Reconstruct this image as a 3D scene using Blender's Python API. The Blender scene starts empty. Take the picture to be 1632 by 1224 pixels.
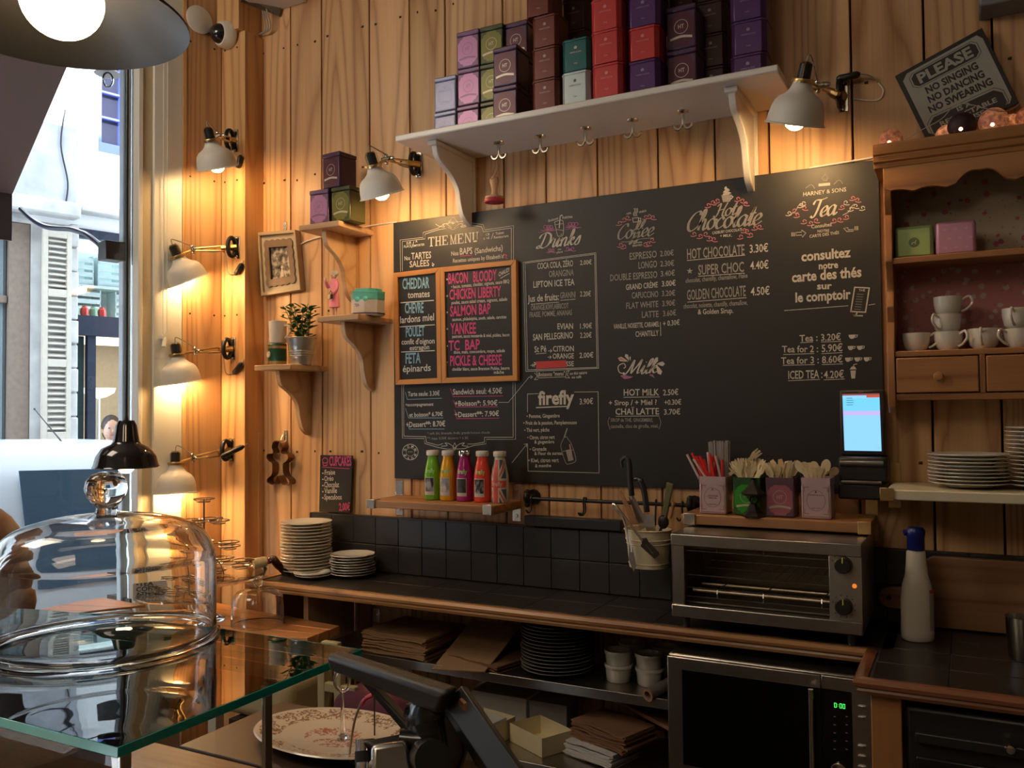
import bpy, bmesh, math, random
from mathutils import Vector as V, Matrix
random.seed(4)
S = bpy.context.scene
COL = S.collection
PI = math.pi
# ------------------------------------------------------------------ camera
FPX, YAW, PITCH, ROLL = 1380.365, .482750786, .0292426719, -.00889422745
CAM = V((0, -2.57549867, 1.50276136))
_f = V((-math.sin(YAW)*math.cos(PITCH), math.cos(YAW)*math.cos(PITCH), math.sin(PITCH)))
_r0 = V((math.cos(YAW), math.sin(YAW), 0)); _u0 = _r0.cross(_f)
_r = math.cos(ROLL)*_r0 + math.sin(ROLL)*_u0
_u = -math.sin(ROLL)*_r0 + math.cos(ROLL)*_u0
cd = bpy.data.cameras.new('camera'); cam = bpy.data.objects.new('camera', cd); COL.objects.link(cam)
cd.sensor_width = 36; cd.lens = FPX*36/1632; cd.clip_start = .02; cd.clip_end = 200
cam.matrix_world = Matrix(((_r.x, _u.x, -_f.x, CAM.x), (_r.y, _u.y, -_f.y, CAM.y), (_r.z, _u.z, -_f.z, CAM.z), (0, 0, 0, 1)))
S.camera = cam
# ------------------------------------------------------------------ world, sun, lights, exposure
S.view_settings.view_transform = 'Standard'; S.view_settings.look = 'None'
S.view_settings.gamma = 1; S.view_settings.use_curve_mapping = False
S.view_settings.exposure = 0.62
S.cycles.use_denoising = True
S.cycles.max_bounces = 10; S.cycles.transmission_bounces = 10; S.cycles.transparent_max_bounces = 16
S.cycles.diffuse_bounces = 4; S.cycles.glossy_bounces = 5; S.cycles.sample_clamp_indirect = 6
S.cycles.caustics_reflective = False; S.cycles.blur_glossy = .6
w = bpy.data.worlds.new('sky'); S.world = w; w.use_nodes = True
bgn = w.node_tree.nodes['Background']; bgn.inputs[0].default_value = (.72, .86, 1, 1); bgn.inputs[1].default_value = 7.5
def light(name, kind, loc, energy, color, size=.1, sizey=None, rot=None, aim=None):
    l = bpy.data.lights.new(name, kind); l.energy = energy; l.color = color
    if kind == 'AREA':
        l.size = size
        if sizey: l.shape = 'RECTANGLE'; l.size_y = sizey
    elif kind == 'SUN': l.angle = size
    else: l.shadow_soft_size = size
    o = bpy.data.objects.new(name, l); COL.objects.link(o); o.location = loc
    if aim is not None: o.rotation_euler = (V(aim)-V(loc)).to_track_quat('-Z', 'Y').to_euler()
    return o
light('sun', 'SUN', (3, -3, 6), 8.0, (1, .95, .88), .01, aim=(-3, -1.5, 1))
light('room_fill_light', 'AREA', (-2.5, -2.1, 3.0), 11, (1, .83, .64), .8, .8, aim=(-1.9, -.2, 1.2))  # added soft fill for the room's ambient light, brighter towards the left
light('room_fill_light', 'AREA', (-.9, -3.6, 3.0), 8, (1, .80, .58), .8, .8, aim=(1.0, -2.4, 0))  # second added fill, unseen behind the camera, for ambient light
# ------------------------------------------------------------------ unprojection helpers (a pixel of the photo to a point on a real plane)
def ray(x, y): return (_f*FPX + _r*(x-816) - _u*(y-612)).normalized()
def hy(x, y, Y): d = ray(x, y); return CAM + d*((Y-CAM.y)/d.y)
def hz(x, y, Z): d = ray(x, y); return CAM + d*((Z-CAM.z)/d.z)
def hd(x, y, D): return CAM + ray(x, y)*D
A14 = math.radians(14)
P0 = V((-2.583, -.1, 0)); SD = V((-math.sin(A14), -math.cos(A14), 0)); SN = V((math.cos(A14), -math.sin(A14), 0))
def SP(s, z, off=0): return P0 + SD*s + SN*off + V((0, 0, z))      # a point by the shop front: along it, height, in (+) or out (-)
def hs(x, y, off=0):
    r = ray(x, y); return CAM + r*((P0+SN*off-CAM).dot(SN)/r.dot(SN))
# ------------------------------------------------------------------ mesh helpers
def frame(o, z, xref=None):
    z = V(z).normalized(); x = V(xref) if xref is not None else (V((1, 0, 0)) if abs(z.x) < .9 else V((0, 1, 0)))
    x = (x - z*x.dot(z)).normalized(); y = z.cross(x)
    return Matrix(((x.x, y.x, z.x, o[0]), (x.y, y.y, z.y, o[1]), (x.z, y.z, z.z, o[2]), (0, 0, 0, 1)))
I4 = Matrix.Identity(4)
MW = {}
def mw(o): return MW.get(o.name, I4) if o else I4
class MB:
    def __init__(s): s.v = []; s.f = []; s.mi = []; s.M = I4; s.cur = 0
    def add(s, vs, fs, M=None):
        n = len(s.v); T = s.M @ M if M else s.M
        s.v += [T @ V(p) for p in vs]; s.f += [tuple(i+n for i in f) for f in fs]; s.mi += [s.cur]*len(fs); return s
    def box(s, x0, x1, y0, y1, z0, z1, M=None):
        return s.add([(x, y, z) for x in (x0, x1) for y in (y0, y1) for z in (z0, z1)],
                     [(0, 1, 3, 2), (4, 6, 7, 5), (0, 4, 5, 1), (2, 3, 7, 6), (0, 2, 6, 4), (1, 5, 7, 3)], M)
    def cbox(s, c, sx, sy, sz, rot=0, M=None):
        T = Matrix.Translation(V(c)) @ Matrix.Rotation(rot, 4, 'Z')
        return s.box(-sx/2, sx/2, -sy/2, sy/2, -sz/2, sz/2, (M @ T) if M else T)
    def lathe(s, prof, seg=24, M=None, sx=1, sy=1, wave=0, wn=0):
        vs = []; fs = []; n = len(prof)
        for k in range(seg):
            a = 2*PI*k/seg
            for r, z in prof:
                rr = r*(1+wave*math.cos(wn*a)*(1 if r > .01 else 0)); vs.append((rr*math.cos(a)*sx, rr*math.sin(a)*sy, z))
        for k in range(seg):
            k2 = (k+1) % seg
            for i in range(n-1): fs.append((k*n+i, k2*n+i, k2*n+i+1, k*n+i+1))
        return s.add(vs, fs, M)
    def cyl(s, a, b, r, r2=None, seg=12):
        a = V(a); b = V(b); h = (b-a).length
        return s.lathe([(0, 0), (r, 0), (r if r2 is None else r2, h), (0, h)], seg, frame(a, b-a))
    def tube(s, pts, r, seg=8, closed=False):
        pts = [V(p) for p in pts]; n = len(pts); rr = r if isinstance(r, (list, tuple)) else [r]*n
        vs = []; fs = []; ref = None
        for i, p in enumerate(pts):
            if closed: t = pts[(i+1) % n]-pts[i-1]
            else: t = pts[min(i+1, n-1)]-pts[max(i-1, 0)]
            t = t.normalized() if t.length > 1e-9 else V((0, 0, 1))
            if ref is None: ref = V((0, 0, 1)) if abs(t.z) < .8 else V((1, 0, 0))
            x = (ref-t*ref.dot(t)); x = x.normalized() if x.length > 1e-6 else t.orthogonal().normalized(); ref = x; y = t.cross(x)
            for k in range(seg):
                a = 2*PI*k/seg; vs.append(p+(x*math.cos(a)+y*math.sin(a))*rr[i])
        m = n if closed else n-1
        for i in range(m):
            j = (i+1) % n
            for k in range(seg):
                k2 = (k+1) % seg; fs.append((i*seg+k, i*seg+k2, j*seg+k2, j*seg+k))
        if not closed: fs.append(tuple(range(seg))[::-1]); fs.append(tuple((n-1)*seg+k for k in range(seg)))
        return s.add(vs, fs)
    def prism(s, poly, t0, t1, M=None):                 # polygon in local (x, z), thickness along y
        n = len(poly); vs = [(x, t0, z) for x, z in poly]+[(x, t1, z) for x, z in poly]
        fs = [tuple(range(n)), tuple(range(2*n-1, n-1, -1))]+[(i, (i+1) % n+0, (i+1) % n+n, i+n) for i in range(n)]
        return s.add(vs, fs, M)
    def slab(s, corners, t):                            # quad or polygon of world points pushed along its normal by t
        c = [V(p) for p in corners]; nn = (c[1]-c[0]).cross(c[2]-c[0]).normalized()*t; n = len(c)
        return s.add(c+[p+nn for p in c], [tuple(range(n)), tuple(range(2*n-1, n-1, -1))]+[(i, (i+1) % n, (i+1) % n+n, i+n) for i in range(n)])
    def sph(s, c, r, seg=16, rings=10, sc=(1, 1, 1), M=None):
        prof = [(r*math.sin(PI*i/rings), -r*math.cos(PI*i/rings)) for i in range(rings+1)]
        T = Matrix.Translation(V(c)) @ Matrix.Diagonal((*sc, 1))
        return s.lathe(prof, seg, (M @ T) if M else T)
    def build(s, name, mats, parent=None, world=True, smooth=True, bevel=0, weld=True, seg=2, sub=0, label=None, kind=None):
        me = bpy.data.meshes.new(name); Mi = mw(parent).inverted() if (world and parent) else I4
        me.from_pydata([Mi @ p for p in s.v], [], s.f)
        ms = mats if isinstance(mats, (list, tuple)) else [mats]
        for m in ms: me.materials.append(m)
        if len(ms) > 1: me.polygons.foreach_set('material_index', s.mi)
        bm = bmesh.new(); bm.from_mesh(me)
        if weld: bmesh.ops.remove_doubles(bm, verts=bm.verts, dist=1e-6)
        if weld and sub == 0: bmesh.ops.dissolve_degenerate(bm, dist=1e-7, edges=bm.edges)
        if weld: bmesh.ops.recalc_face_normals(bm, faces=bm.faces)
        bm.to_mesh(me); bm.free()
        if smooth:
            me.polygons.foreach_set('use_smooth', [True]*len(me.polygons)); me.set_sharp_from_angle(angle=math.radians(38))
        o = bpy.data.objects.new(name, me); COL.objects.link(o)
        if parent: o.parent = parent; MW[o.name] = mw(parent)
        if bevel:
            b = o.modifiers.new('bevel', 'BEVEL'); b.width = bevel; b.segments = seg; b.limit_method = 'ANGLE'; b.angle_limit = .6
        if label: o['label'] = label
        if kind: o['kind'] = kind
        return o
def thing(name, label, cat, loc=(0, 0, 0), rz=0, group=None):
    o = bpy.data.objects.new(name, None); COL.objects.link(o); o.empty_display_size = .05
    o.location = loc; o.rotation_euler = (0, 0, rz); o['label'] = label; o['category'] = cat
    if group: o['group'] = group
    MW[o.name] = Matrix.Translation(V(loc)) @ Matrix.Rotation(rz, 4, 'Z'); return o
def tag(o, label, cat, group=None, kind=None):
    o['label'] = label; o['category'] = cat
    if group: o['group'] = group
    if kind: o['kind'] = kind
    return o
def struct(o): o['kind'] = 'structure'; return o
def dup(root, loc, rz=0, label=None, group=None, mats=None, rot=None):
    r = root.copy(); COL.objects.link(r); r.location = loc; r.rotation_euler = rot or (0, 0, rz)
    if label: r['label'] = label
    if group: r['group'] = group
    for ch in list(root.children):
        c = ch.copy(); COL.objects.link(c); c.parent = r
        for g in list(ch.children):
            d = g.copy(); COL.objects.link(d); d.parent = c
    return r
def crom(pts, n=6, closed=False):
    pts = [V(p) for p in pts]; out = []; m = len(pts)
    rng = range(m if closed else m-1)
    for i in rng:
        if closed: a, b, c, d = pts[i-1], pts[i], pts[(i+1) % m], pts[(i+2) % m]
        else: a, b, c, d = pts[max(i-1, 0)], pts[i], pts[i+1], pts[min(i+2, m-1)]
        for k in range(n):
            t = k/n; out.append(.5*((2*b)+(c-a)*t+(2*a-5*b+4*c-d)*t*t+(3*b-a-3*c+d)*t**3))
    if not closed: out.append(pts[-1])
    return out
# ------------------------------------------------------------------ materials
MC = {}
ONES = ['bottom', 'second', 'third', 'fourth', 'fifth', 'sixth', 'seventh', 'eighth', 'ninth', 'tenth', 'eleventh', 'twelfth', 'thirteenth', 'fourteenth', 'fifteenth', 'sixteenth', 'seventeenth', 'eighteenth']
def nth(i, n): return 'bottom one' if i == 0 else ('topmost' if i == n-1 else ONES[i]+' up')
def nt(name):
    m = bpy.data.materials.new(name); m.use_nodes = True; t = m.node_tree; return m, t, t.nodes['Principled BSDF']
def nd(t, typ, **k):
    n = t.nodes.new(typ)
    for a, b in k.items():
        if hasattr(n, a): setattr(n, a, b)
        else: n.inputs[a.replace('_', ' ')].default_value = b
    return n
def mth(t, op, a, b=None, c=None):
    n = t.nodes.new('ShaderNodeMath'); n.operation = op
    for i, q in enumerate((a, b, c)):
        if q is None: continue
        if hasattr(q, 'links'): t.links.new(q, n.inputs[i])
        else: n.inputs[i].default_value = q
    return n.outputs[0]
def vscale(t, vec, sc, off=None):
    n = t.nodes.new('ShaderNodeVectorMath'); n.operation = 'MULTIPLY'; t.links.new(vec, n.inputs[0]); n.inputs[1].default_value = sc
    if off is None: return n.outputs[0]
    a = t.nodes.new('ShaderNodeVectorMath'); a.operation = 'ADD'; t.links.new(n.outputs[0], a.inputs[0]); t.links.new(off, a.inputs[1]); return a.outputs[0]
def ramp(t, fac, stops):
    n = t.nodes.new('ShaderNodeValToRGB'); t.links.new(fac, n.inputs[0]); e = n.color_ramp.elements
    while len(e) < len(stops): e.new(.5)
    for i, (p, c) in enumerate(stops): e[i].position = p; e[i].color = (*c, 1)
    return n.outputs[0]
def mixc(t, fac, a, b):
    n = t.nodes.new('ShaderNodeMix'); n.data_type = 'RGBA'
    for q, i in ((fac, 0), (a, 6), (b, 7)):
        if hasattr(q, 'links'): t.links.new(q, n.inputs[i])
        else: n.inputs[i].default_value = q if i == 0 else (*q, 1)
    return n.outputs[2]
def noise(t, vec, scale, detail=2, rough=.5):
    n = t.nodes.new('ShaderNodeTexNoise'); n.inputs['Scale'].default_value = scale; n.inputs['Detail'].default_value = detail
    n.inputs['Roughness'].default_value = rough
    if vec is not None: t.links.new(vec, n.inputs['Vector'])
    return n.outputs['Fac']
def objc(t): return t.nodes.new('ShaderNodeTexCoord').outputs['Object']
def rnd(t):
    return t.nodes.new('ShaderNodeObjectInfo').outputs['Random']
def bump(t, p, h, strength=.2, dist=.002):
    b = t.nodes.new('ShaderNodeBump'); b.inputs['Strength'].default_value = strength; b.inputs['Distance'].default_value = dist
    t.links.new(h, b.inputs['Height']); t.links.new(b.outputs[0], p.inputs['Normal'])
def mat(name, c, rough=.5, metal=0, var=.12, scale=30, bmp=0, coat=0, emit=None, es=0, spec=None, trans=0, ior=None, alpha=None):
    if name in MC: return MC[name]
    m, t, p = nt(name); p.inputs['Roughness'].default_value = rough; p.inputs['Metallic'].default_value = metal
    if var:
        n = noise(t, objc(t), scale, 3); f = mth(t, 'MULTIPLY_ADD', n, 2*var, 1-var)
        h = t.nodes.new('ShaderNodeVectorMath'); h.operation = 'SCALE'; h.inputs[0].default_value = c; t.links.new(f, h.inputs['Scale'])
        t.links.new(h.outputs[0], p.inputs['Base Color'])
        if bmp: bump(t, p, n, bmp)
    else: p.inputs['Base Color'].default_value = (*c, 1)
    if coat: p.inputs['Coat Weight'].default_value = coat; p.inputs['Coat Roughness'].default_value = .08
    if spec is not None: p.inputs['Specular IOR Level'].default_value = spec
    if emit: p.inputs['Emission Color'].default_value = (*emit, 1); p.inputs['Emission Strength'].default_value = es
    if trans: p.inputs['Transmission Weight'].default_value = trans
    if ior: p.inputs['IOR'].default_value = ior
    MC[name] = m; return m
def wood(name, light_c, dark_c, tint=None, axis='z', rough=.45, K=16, knots=.7, fine=.35, sc=1, bmp=.15, coat=0):
    if name in MC: return MC[name]
    m, t, p = nt(name); oc = objc(t); r = rnd(t)
    cb = t.nodes.new('ShaderNodeCombineXYZ')
    for i, k in enumerate((31.7, 17.3, 53.1)): t.links.new(mth(t, 'MULTIPLY', r, k), cb.inputs[i])
    def ax(across, along):
        return tuple((along if a == axis else across)*sc for a in 'xyz')
    v1 = vscale(t, oc, ax(5.0, .26), cb.outputs[0])
    base = noise(t, v1, 1, 1.2, .4)
    vo = t.nodes.new('ShaderNodeTexVoronoi'); t.links.new(vscale(t, oc, ax(4.6, 1.5), cb.outputs[0]), vo.inputs['Vector']); vo.inputs['Scale'].default_value = 1
    d = vo.outputs['Distance']
    kn = mth(t, 'MAXIMUM', mth(t, 'SUBTRACT', .2, d), 0)
    f = mth(t, 'ADD', mth(t, 'MULTIPLY', base, K), mth(t, 'MULTIPLY', kn, 11*knots))
    g = mth(t, 'POWER', mth(t, 'MULTIPLY', mth(t, 'PINGPONG', f, .5), 2), 3.0)
    fn = noise(t, vscale(t, oc, ax(150, 4), cb.outputs[0]), 1, 3, .6)
    md = noise(t, vscale(t, oc, ax(26, .9), cb.outputs[0]), 1, 2)
    g2 = mth(t, 'ADD', mth(t, 'MULTIPLY', g, .8), mth(t, 'MULTIPLY', mth(t, 'SUBTRACT', fn, .35), fine*1.6))
    g2 = mth(t, 'ADD', g2, mth(t, 'MULTIPLY', mth(t, 'SUBTRACT', md, .45), .9))
    col = mixc(t, g2, light_c, dark_c); col.node.clamp_factor = True
    kd = mth(t, 'MULTIPLY', mth(t, 'LESS_THAN', d, .045), knots)
    col = mixc(t, kd, col, tuple(c*.35 for c in dark_c))
    if tint:
        col2 = mixc(t, g2, tint, tuple(.75*c for c in tint))
        rr = mth(t, 'MULTIPLY', mth(t, 'FRACT', mth(t, 'MULTIPLY', r, 7.13)), .6)
        col = mixc(t, rr, col, col2)
        h = t.nodes.new('ShaderNodeVectorMath'); h.operation = 'SCALE'; t.links.new(col, h.inputs[0])
        t.links.new(mth(t, 'MULTIPLY_ADD', mth(t, 'FRACT', mth(t, 'MULTIPLY', r, 3.7)), .3, .84), h.inputs['Scale']); col = h.outputs[0]
    t.links.new(col, p.inputs['Base Color'])
    t.links.new(mth(t, 'MULTIPLY_ADD', fn, .25, rough-.1), p.inputs['Roughness'])
    bump(t, p, fn, bmp, .001)
    if coat: p.inputs['Coat Weight'].default_value = coat; p.inputs['Coat Roughness'].default_value = .2
    MC[name] = m; return m
def paneglass(name, tint=(1, 1, 1), ior=1.5):
    m = bpy.data.materials.new(name); m.use_nodes = True; t = m.node_tree; t.nodes.clear()
    o = t.nodes.new('ShaderNodeOutputMaterial'); mx = t.nodes.new('ShaderNodeMixShader'); a = t.nodes.new('ShaderNodeBsdfTransparent')
    b = t.nodes.new('ShaderNodeBsdfGlossy'); b.inputs['Roughness'].default_value = .0; fr = t.nodes.new('ShaderNodeFresnel'); fr.inputs[0].default_value = ior
    a.inputs[0].default_value = (*tint, 1)
    # smears: a little unevenness
    n = noise(t, objc(t), 6, 3); t.links.new(mth(t, 'MULTIPLY', mth(t, 'MAXIMUM', mth(t, 'SUBTRACT', n, .5), 0), .08), b.inputs['Roughness'])
    t.links.new(fr.outputs[0], mx.inputs[0]); t.links.new(a.outputs[0], mx.inputs[1]); t.links.new(b.outputs[0], mx.inputs[2]); t.links.new(mx.outputs[0], o.inputs[0]); return m
M_plank = wood('pine_plank', (.74, .45, .21), (.42, .185, .065), (.62, .36, .19), K=15, knots=.8)
M_post = wood('pine_post', (.74, .45, .2), (.46, .21, .07), K=13)
M_pine = wood('pine_shelf', (.62, .42, .25), (.45, .26, .12), axis='x', K=7, knots=.2)
M_oak = wood('oiled_shelf', (.42, .20, .08), (.22, .09, .03), axis='x', K=10, knots=.3, coat=.15)
M_cab = wood('dresser_wood', (.38, .17, .055), (.2, .075, .022), axis='x', K=6, knots=.25, rough=.42)
M_cabv = wood('dresser_wood_upright', (.38, .17, .055), (.2, .075, .022), axis='z', K=6, knots=.25, rough=.42)
M_frame = wood('picture_frame_pine', (.55, .25, .07), (.40, .16, .04), axis='z', K=6, knots=0)
M_mould = wood('varnished_moulding', (.50, .25, .085), (.22, .085, .03), axis='x', K=8, knots=.2, rough=.35, coat=.3)
M_board = wood('chopping_board', (.32, .17, .08), (.2, .09, .04), axis='x', K=8, knots=0)
M_slab = wood('table_slab', (.55, .25, .09), (.33, .12, .035), axis='x', K=7, knots=.3, coat=.3)
M_case = wood('bar_top_wood', (.6, .38, .19), (.42, .24, .1), axis='x', K=7, knots=.2, coat=.1)
M_white = mat('white_paint', (.78, .74, .66), .4, var=.04)
M_shelfw = mat('glossy_white_shelf', (.76, .70, .62), .28, var=.04)
M_cream = mat('cream_enamel', (.74, .66, .46), .38, var=.06, scale=12)
M_shade = mat('lamp_shade_white', (.72, .68, .60), .5, var=.03)
M_brass = mat('aged_brass', (.62, .44, .2), .32, 1, var=.15)
M_black = mat('black_plastic', (.016, .015, .015), .4, var=.2)
M_iron = mat('black_iron', (.012, .011, .011), .42, .3, var=.2, bmp=.2)
M_cord = mat('grey_cord', (.35, .32, .28), .6, var=.1)
M_steel = mat('brushed_steel', (.48, .45, .40), .33, 1, var=.14, scale=60)
M_steelL = mat('bright_steel', (.68, .66, .62), .26, 1, var=.08)
M_chrome = mat('chrome', (.8, .79, .76), .08, 1, var=.02)
M_nickel = mat('nickel', (.6, .56, .48), .2, 1, var=.05)
M_galv = mat('galvanised_zinc', (.50, .50, .48), .35, .9, var=.2, scale=40)
M_chalk = mat('chalkboard_paint', (.0105, .0095, .009), .46, var=.3, scale=5, bmp=.03)
M_tile = mat('slate_tile', (.030, .028, .029), .38, var=.2, scale=14, bmp=.05)
M_grout = mat('dark_grout', (.055, .05, .047), .8, var=.2)
M_ctile = mat('counter_tile', (.022, .018, .017), .32, var=.25, scale=10, bmp=.04)
M_chw = mat('chalk_white', (.60, .57, .51), .8, var=.22, scale=220)
M_chg = mat('chalk_grey', (.33, .315, .29), .8, var=.25, scale=220)
M_chp = mat('chalk_pink', (.62, .07, .22), .8, var=.22, scale=220)
M_chlp = mat('chalk_rose', (.62, .22, .26), .8, var=.22, scale=220)
M_chpu = mat('chalk_mauve', (.42, .16, .30), .8, var=.22, scale=220)
M_chb = mat('chalk_blue', (.22, .42, .56), .8, var=.22, scale=220)
M_porc = mat('white_porcelain', (.72, .68, .60), .18, var=.03, coat=.3)
M_porc2 = mat('cream_porcelain', (.74, .71, .62), .25, var=.04, coat=.3)
M_kraft = mat('kraft_paper', (.34, .20, .105), .75, var=.15, scale=60, bmp=.15)
M_kraft2 = mat('dark_kraft_paper', (.22, .11, .055), .8, var=.15, scale=60, bmp=.15)
M_paper = mat('white_card', (.6, .58, .56), .7, var=.05)
M_bwood = mat('birch_cutlery', (.74, .60, .36), .6, var=.1, scale=80)
M_bulb = mat('lit_bulb', (1, .9, .7), .3, var=0, emit=(1, .62, .27), es=75)
M_glass = mat('clear_glass', (.97, .985, .98), .0, var=0, trans=1, ior=1.47)
M_pane = paneglass('window_glass')
M_top = paneglass('counter_glass', (.94, .965, .96), 1.8)
M_gedge = mat('green_glass_edge', (.01, .52, .48), .12, var=.3, scale=14, coat=.5)
M_white_em = mat('shop_light', (.9, .9, .85), .5, var=0, emit=(1, .85, .6), es=1.2)
# ================================================================== SETTING
MS = Matrix(((SD.x, SN.x, 0, P0.x), (SD.y, SN.y, 0, P0.y), (0, 0, 1, 0), (0, 0, 0, 1)))      # (along shop front, inward, up)
CEIL = 3.35
M_dark = mat('dark_backing', (.03, .016, .008), .9)
M_nail = mat('nail_head', (.035, .018, .01), .6)
b = MB(); b.box(-2.75, 2.3, .02, .1, 0, CEIL); wall = struct(b.build('wall_back', M_dark, bevel=0))
JX = [-2.495, -2.318, -2.163, -1.936, -1.757, -1.605, -1.374, -1.216, -1.034, -.832, -.654, -.495, -.266, -.081, .081, .26, .43, .62, .79, .96]
for i in range(len(JX)-1):
    b = MB(); b.box(JX[i]+.0028, JX[i+1]-.0028, 0, .02, 0, CEIL); b.build('plank', M_plank, wall, bevel=.0022)
b = MB(); b.box(JX[-1]+.002, 2.3, 0, .02, 0, CEIL); b.build('plank', M_plank, wall)
b = MB()
for z in (1.879, 2.406, 2.93, 1.35):
    for i in range(len(JX)-1):
        for x in (JX[i]+.035, JX[i+1]-.035):
            zz = z+random.uniform(-.006, .006); b.cyl((x+random.uniform(-.01, .01), -.0008, zz), (x, .002, zz), .0042, seg=8)
b.build('nail_heads', M_nail, wall, kind='stuff')
b = MB(); b.box(-2.8, 2.4, -4.4, .1, -.12, 0); struct(b.build('floor', mat('floor_boards', (.12, .075, .05), .5, var=.3, scale=4)))
b = MB(); b.box(-4.3, 2.4, -4.4, .1, CEIL, CEIL+.1); struct(b.build('ceiling', mat('ceiling_paint', (.42, .36, .29), .8)))
M_rwall = mat('room_wall_paint', (.34, .27, .2), .8)
b = MB(); b.box(2.3, 2.4, -4.4, .1, 0, CEIL); struct(b.build('wall_right', M_rwall))
b = MB(); b.box(-3.8, 2.4, -4.5, -4.4, 0, CEIL); struct(b.build('wall_front', M_rwall))
# corner post (boxed in planks)
b = MB(); b.box(-2.583, -2.459, -.1, 0, 0, 2.99); struct(b.build('trim_1', M_post, bevel=.002))
b = MB(); b.box(-2.583, -2.467, -.125, -.0, 2.99, CEIL-.02); struct(b.build('trim_2', M_post, bevel=.002))
b = MB(); b.box(-2.4955, -2.4575, -.03, -.001, 0, 1.42); struct(b.build('trim_3', M_post, bevel=.002))
# shop-front wall
b = MB(); b.box(-.02, .163, -.25, -.021, -.16, 6.8, MS); b.box(-5, -.02, -.25, -.12, -.16, 6.8, MS); b.box(.163, 4.1, -.25, -.03, 3.2, 6.8, MS); b.box(2.9, 4.3, -.25, -.03, -.16, 3.2, MS)  # unseen upper storey and neighbouring mass added to shade the house opposite
b.box(.33, 2.9, -.25, -.03, -.16, .72, MS); b.box(.163, .33, -.25, -.03, -.16, .9, MS)
wl = struct(b.build('wall_left', M_dark))
b = MB(); b.box(.0, .146, -.02, 0, 0, CEIL, MS); b.build('plank', M_plank, wl, bevel=.002)
b = MB(); b.box(.147, .163, -.02, .004, 0, CEIL, MS); b.build('edge_strip', M_post, wl, bevel=.001)
b = MB(); b.box(.163, 4.1, -.03, -.01, 3.2, CEIL, MS); b.box(2.9, 4.2, -.03, -.01, 0, 3.2, MS); b.box(.163, 2.9, -.03, -.01, 0, .72, MS); b.build('plaster', M_rwall, wl)
b = MB()
for z in (1.879, 2.406, 2.93):
    for s in (.031, .143-.012):
        b.cyl(SP(s, z, .0006), SP(s, z, -.002), .0042, seg=8)
    for x in (-2.565, -2.5): b.cyl((x, -.1008, z), (x, -.098, z), .0042, seg=8)
b.build('nail_heads', M_nail, wl, kind='stuff')
# window
M_winw = mat('window_frame_paint', (.78, .78, .72), .35, var=.03); M_tan = mat('window_trim_cream', (.62, .52, .34), .4, var=.05)
b = MB(); b.box(.163, .273, -.09, 0, .72, 3.2, MS); b.box(.312, .329, -.07, -.005, .72, 3.2, MS)
b.box(.33, 2.9, -.09, -.02, 3.12, 3.2, MS); b.box(2.82, 2.9, -.09, -.02, .72, 3.12, MS); b.box(.33, 2.82, -.09, -.02, .72, .8, MS)
win = struct(b.build('window_1', M_winw, bevel=.002))
b = MB(); b.box(.273, .312, -.09, -.012, .72, 3.2, MS); b.build('window_trim', M_tan, win, bevel=.002)
b = MB(); b.box(.33, 2.82, -.056, -.05, .8, 3.12, MS); b.build('pane', M_pane, win, smooth=False)
b = MB()
for s in (.228, .243):
    p0 = SP(s, 3.0, .012); p1 = SP(s, 1.8, .012); b.tube([p0, p1], .0012, 6)
    for k in range(150):
        b.sph(p0.lerp(p1, k/150), .0024, 5, 4)
b.tube([SP(.228, 1.8, .012), SP(.236, 1.785, .012), SP(.243, 1.8, .012)], .003, 6); b.build('bead_chain', M_winw, win)
b = MB(); b.cyl(SP(.236, 1.78, .012), SP(.245, 1.745, .02), .008, .008, 10); b.box(.228, .252, 0, .018, 1.775, 1.787, MS); b.build('chain_clip', M_winw, win)
# outside stone jamb
b = MB(); b.box(.268, .344, -.135, -.095, -.16, 3.6, MS); struct(b.build('trim_4', mat('outside_stone', (.33, .33, .33), .8, var=.25, scale=9, bmp=.4), bevel=.006))
# ================================================================== OUTSIDE
b = MB(); b.box(-6, 6, -14, -.25, -.5, -.17, MS); struct(b.build('ground', mat('street_asphalt', (.25, .25, .26), .85)))
M_plast = mat('white_plaster', (.80, .80, .80), .85, var=.08, scale=3, bmp=.1); M_stone = mat('weathered_stone', (.40, .39, .37), .9, var=.45, scale=7, bmp=.6)
hb = thing('street_house', 'pale plastered house across the street with shutters and a shop front', 'building', SP(-1, -.16, -4.2))
def hbp(name, m, boxes, par=hb, **k):
    b = MB()
    for q in boxes: b.box(*q, MS)
    return b.build(name, m, par, **k)
hbp('wall', M_plast, [(-.45, 5, -4.9, -4.0, 3.05, 7.5), (-1.04, -.45, -4.9, -4.0, 2.98, 7.5), (-5, -1.04, -4.9, -4.0, 2.95, 3.62), (-1.2, -1.0, -4.9, -4, 3.6, 7.5), (-5, -1.62, -4.9, -4.0, 3.62, 4.5), (-5, -1.17, -4.9, -4, 4.5, 7.5), (-5, -3.6, -4.9, -4, -.2, 3)], smooth=False)
hbp('stone_wall', M_stone, [(-1.04, -.7, -4.9, -4.0, -.2, 2.98), (.62, 5, -4.9, -4.0, -.2, 3.05), (-.7, .62, -4.9, -4, -.2, 1.2), (-.7, .62, -4.9, -4, 2.95, 3.05)], smooth=False)
hbp('ledge', M_stone, [(-5, -1.02, -4, -3.9, 3.08, 3.16), (-1.02, 5, -4, -3.86, 3.02, 3.14)], bevel=.02)
hbp('render_patch', mat('grey_render', (.36, .37, .40), .9, var=.5, scale=5), [(-1.02, 5, -4.0, -3.97, 3.14, 3.75)])
hbp('quoin', M_stone, [(-1.04, -.975, -4, -3.97+(.012 if k % 2 else 0), 1.1+k*.19, 1.28+k*.19) for k in range(10)], bevel=.01)
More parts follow.
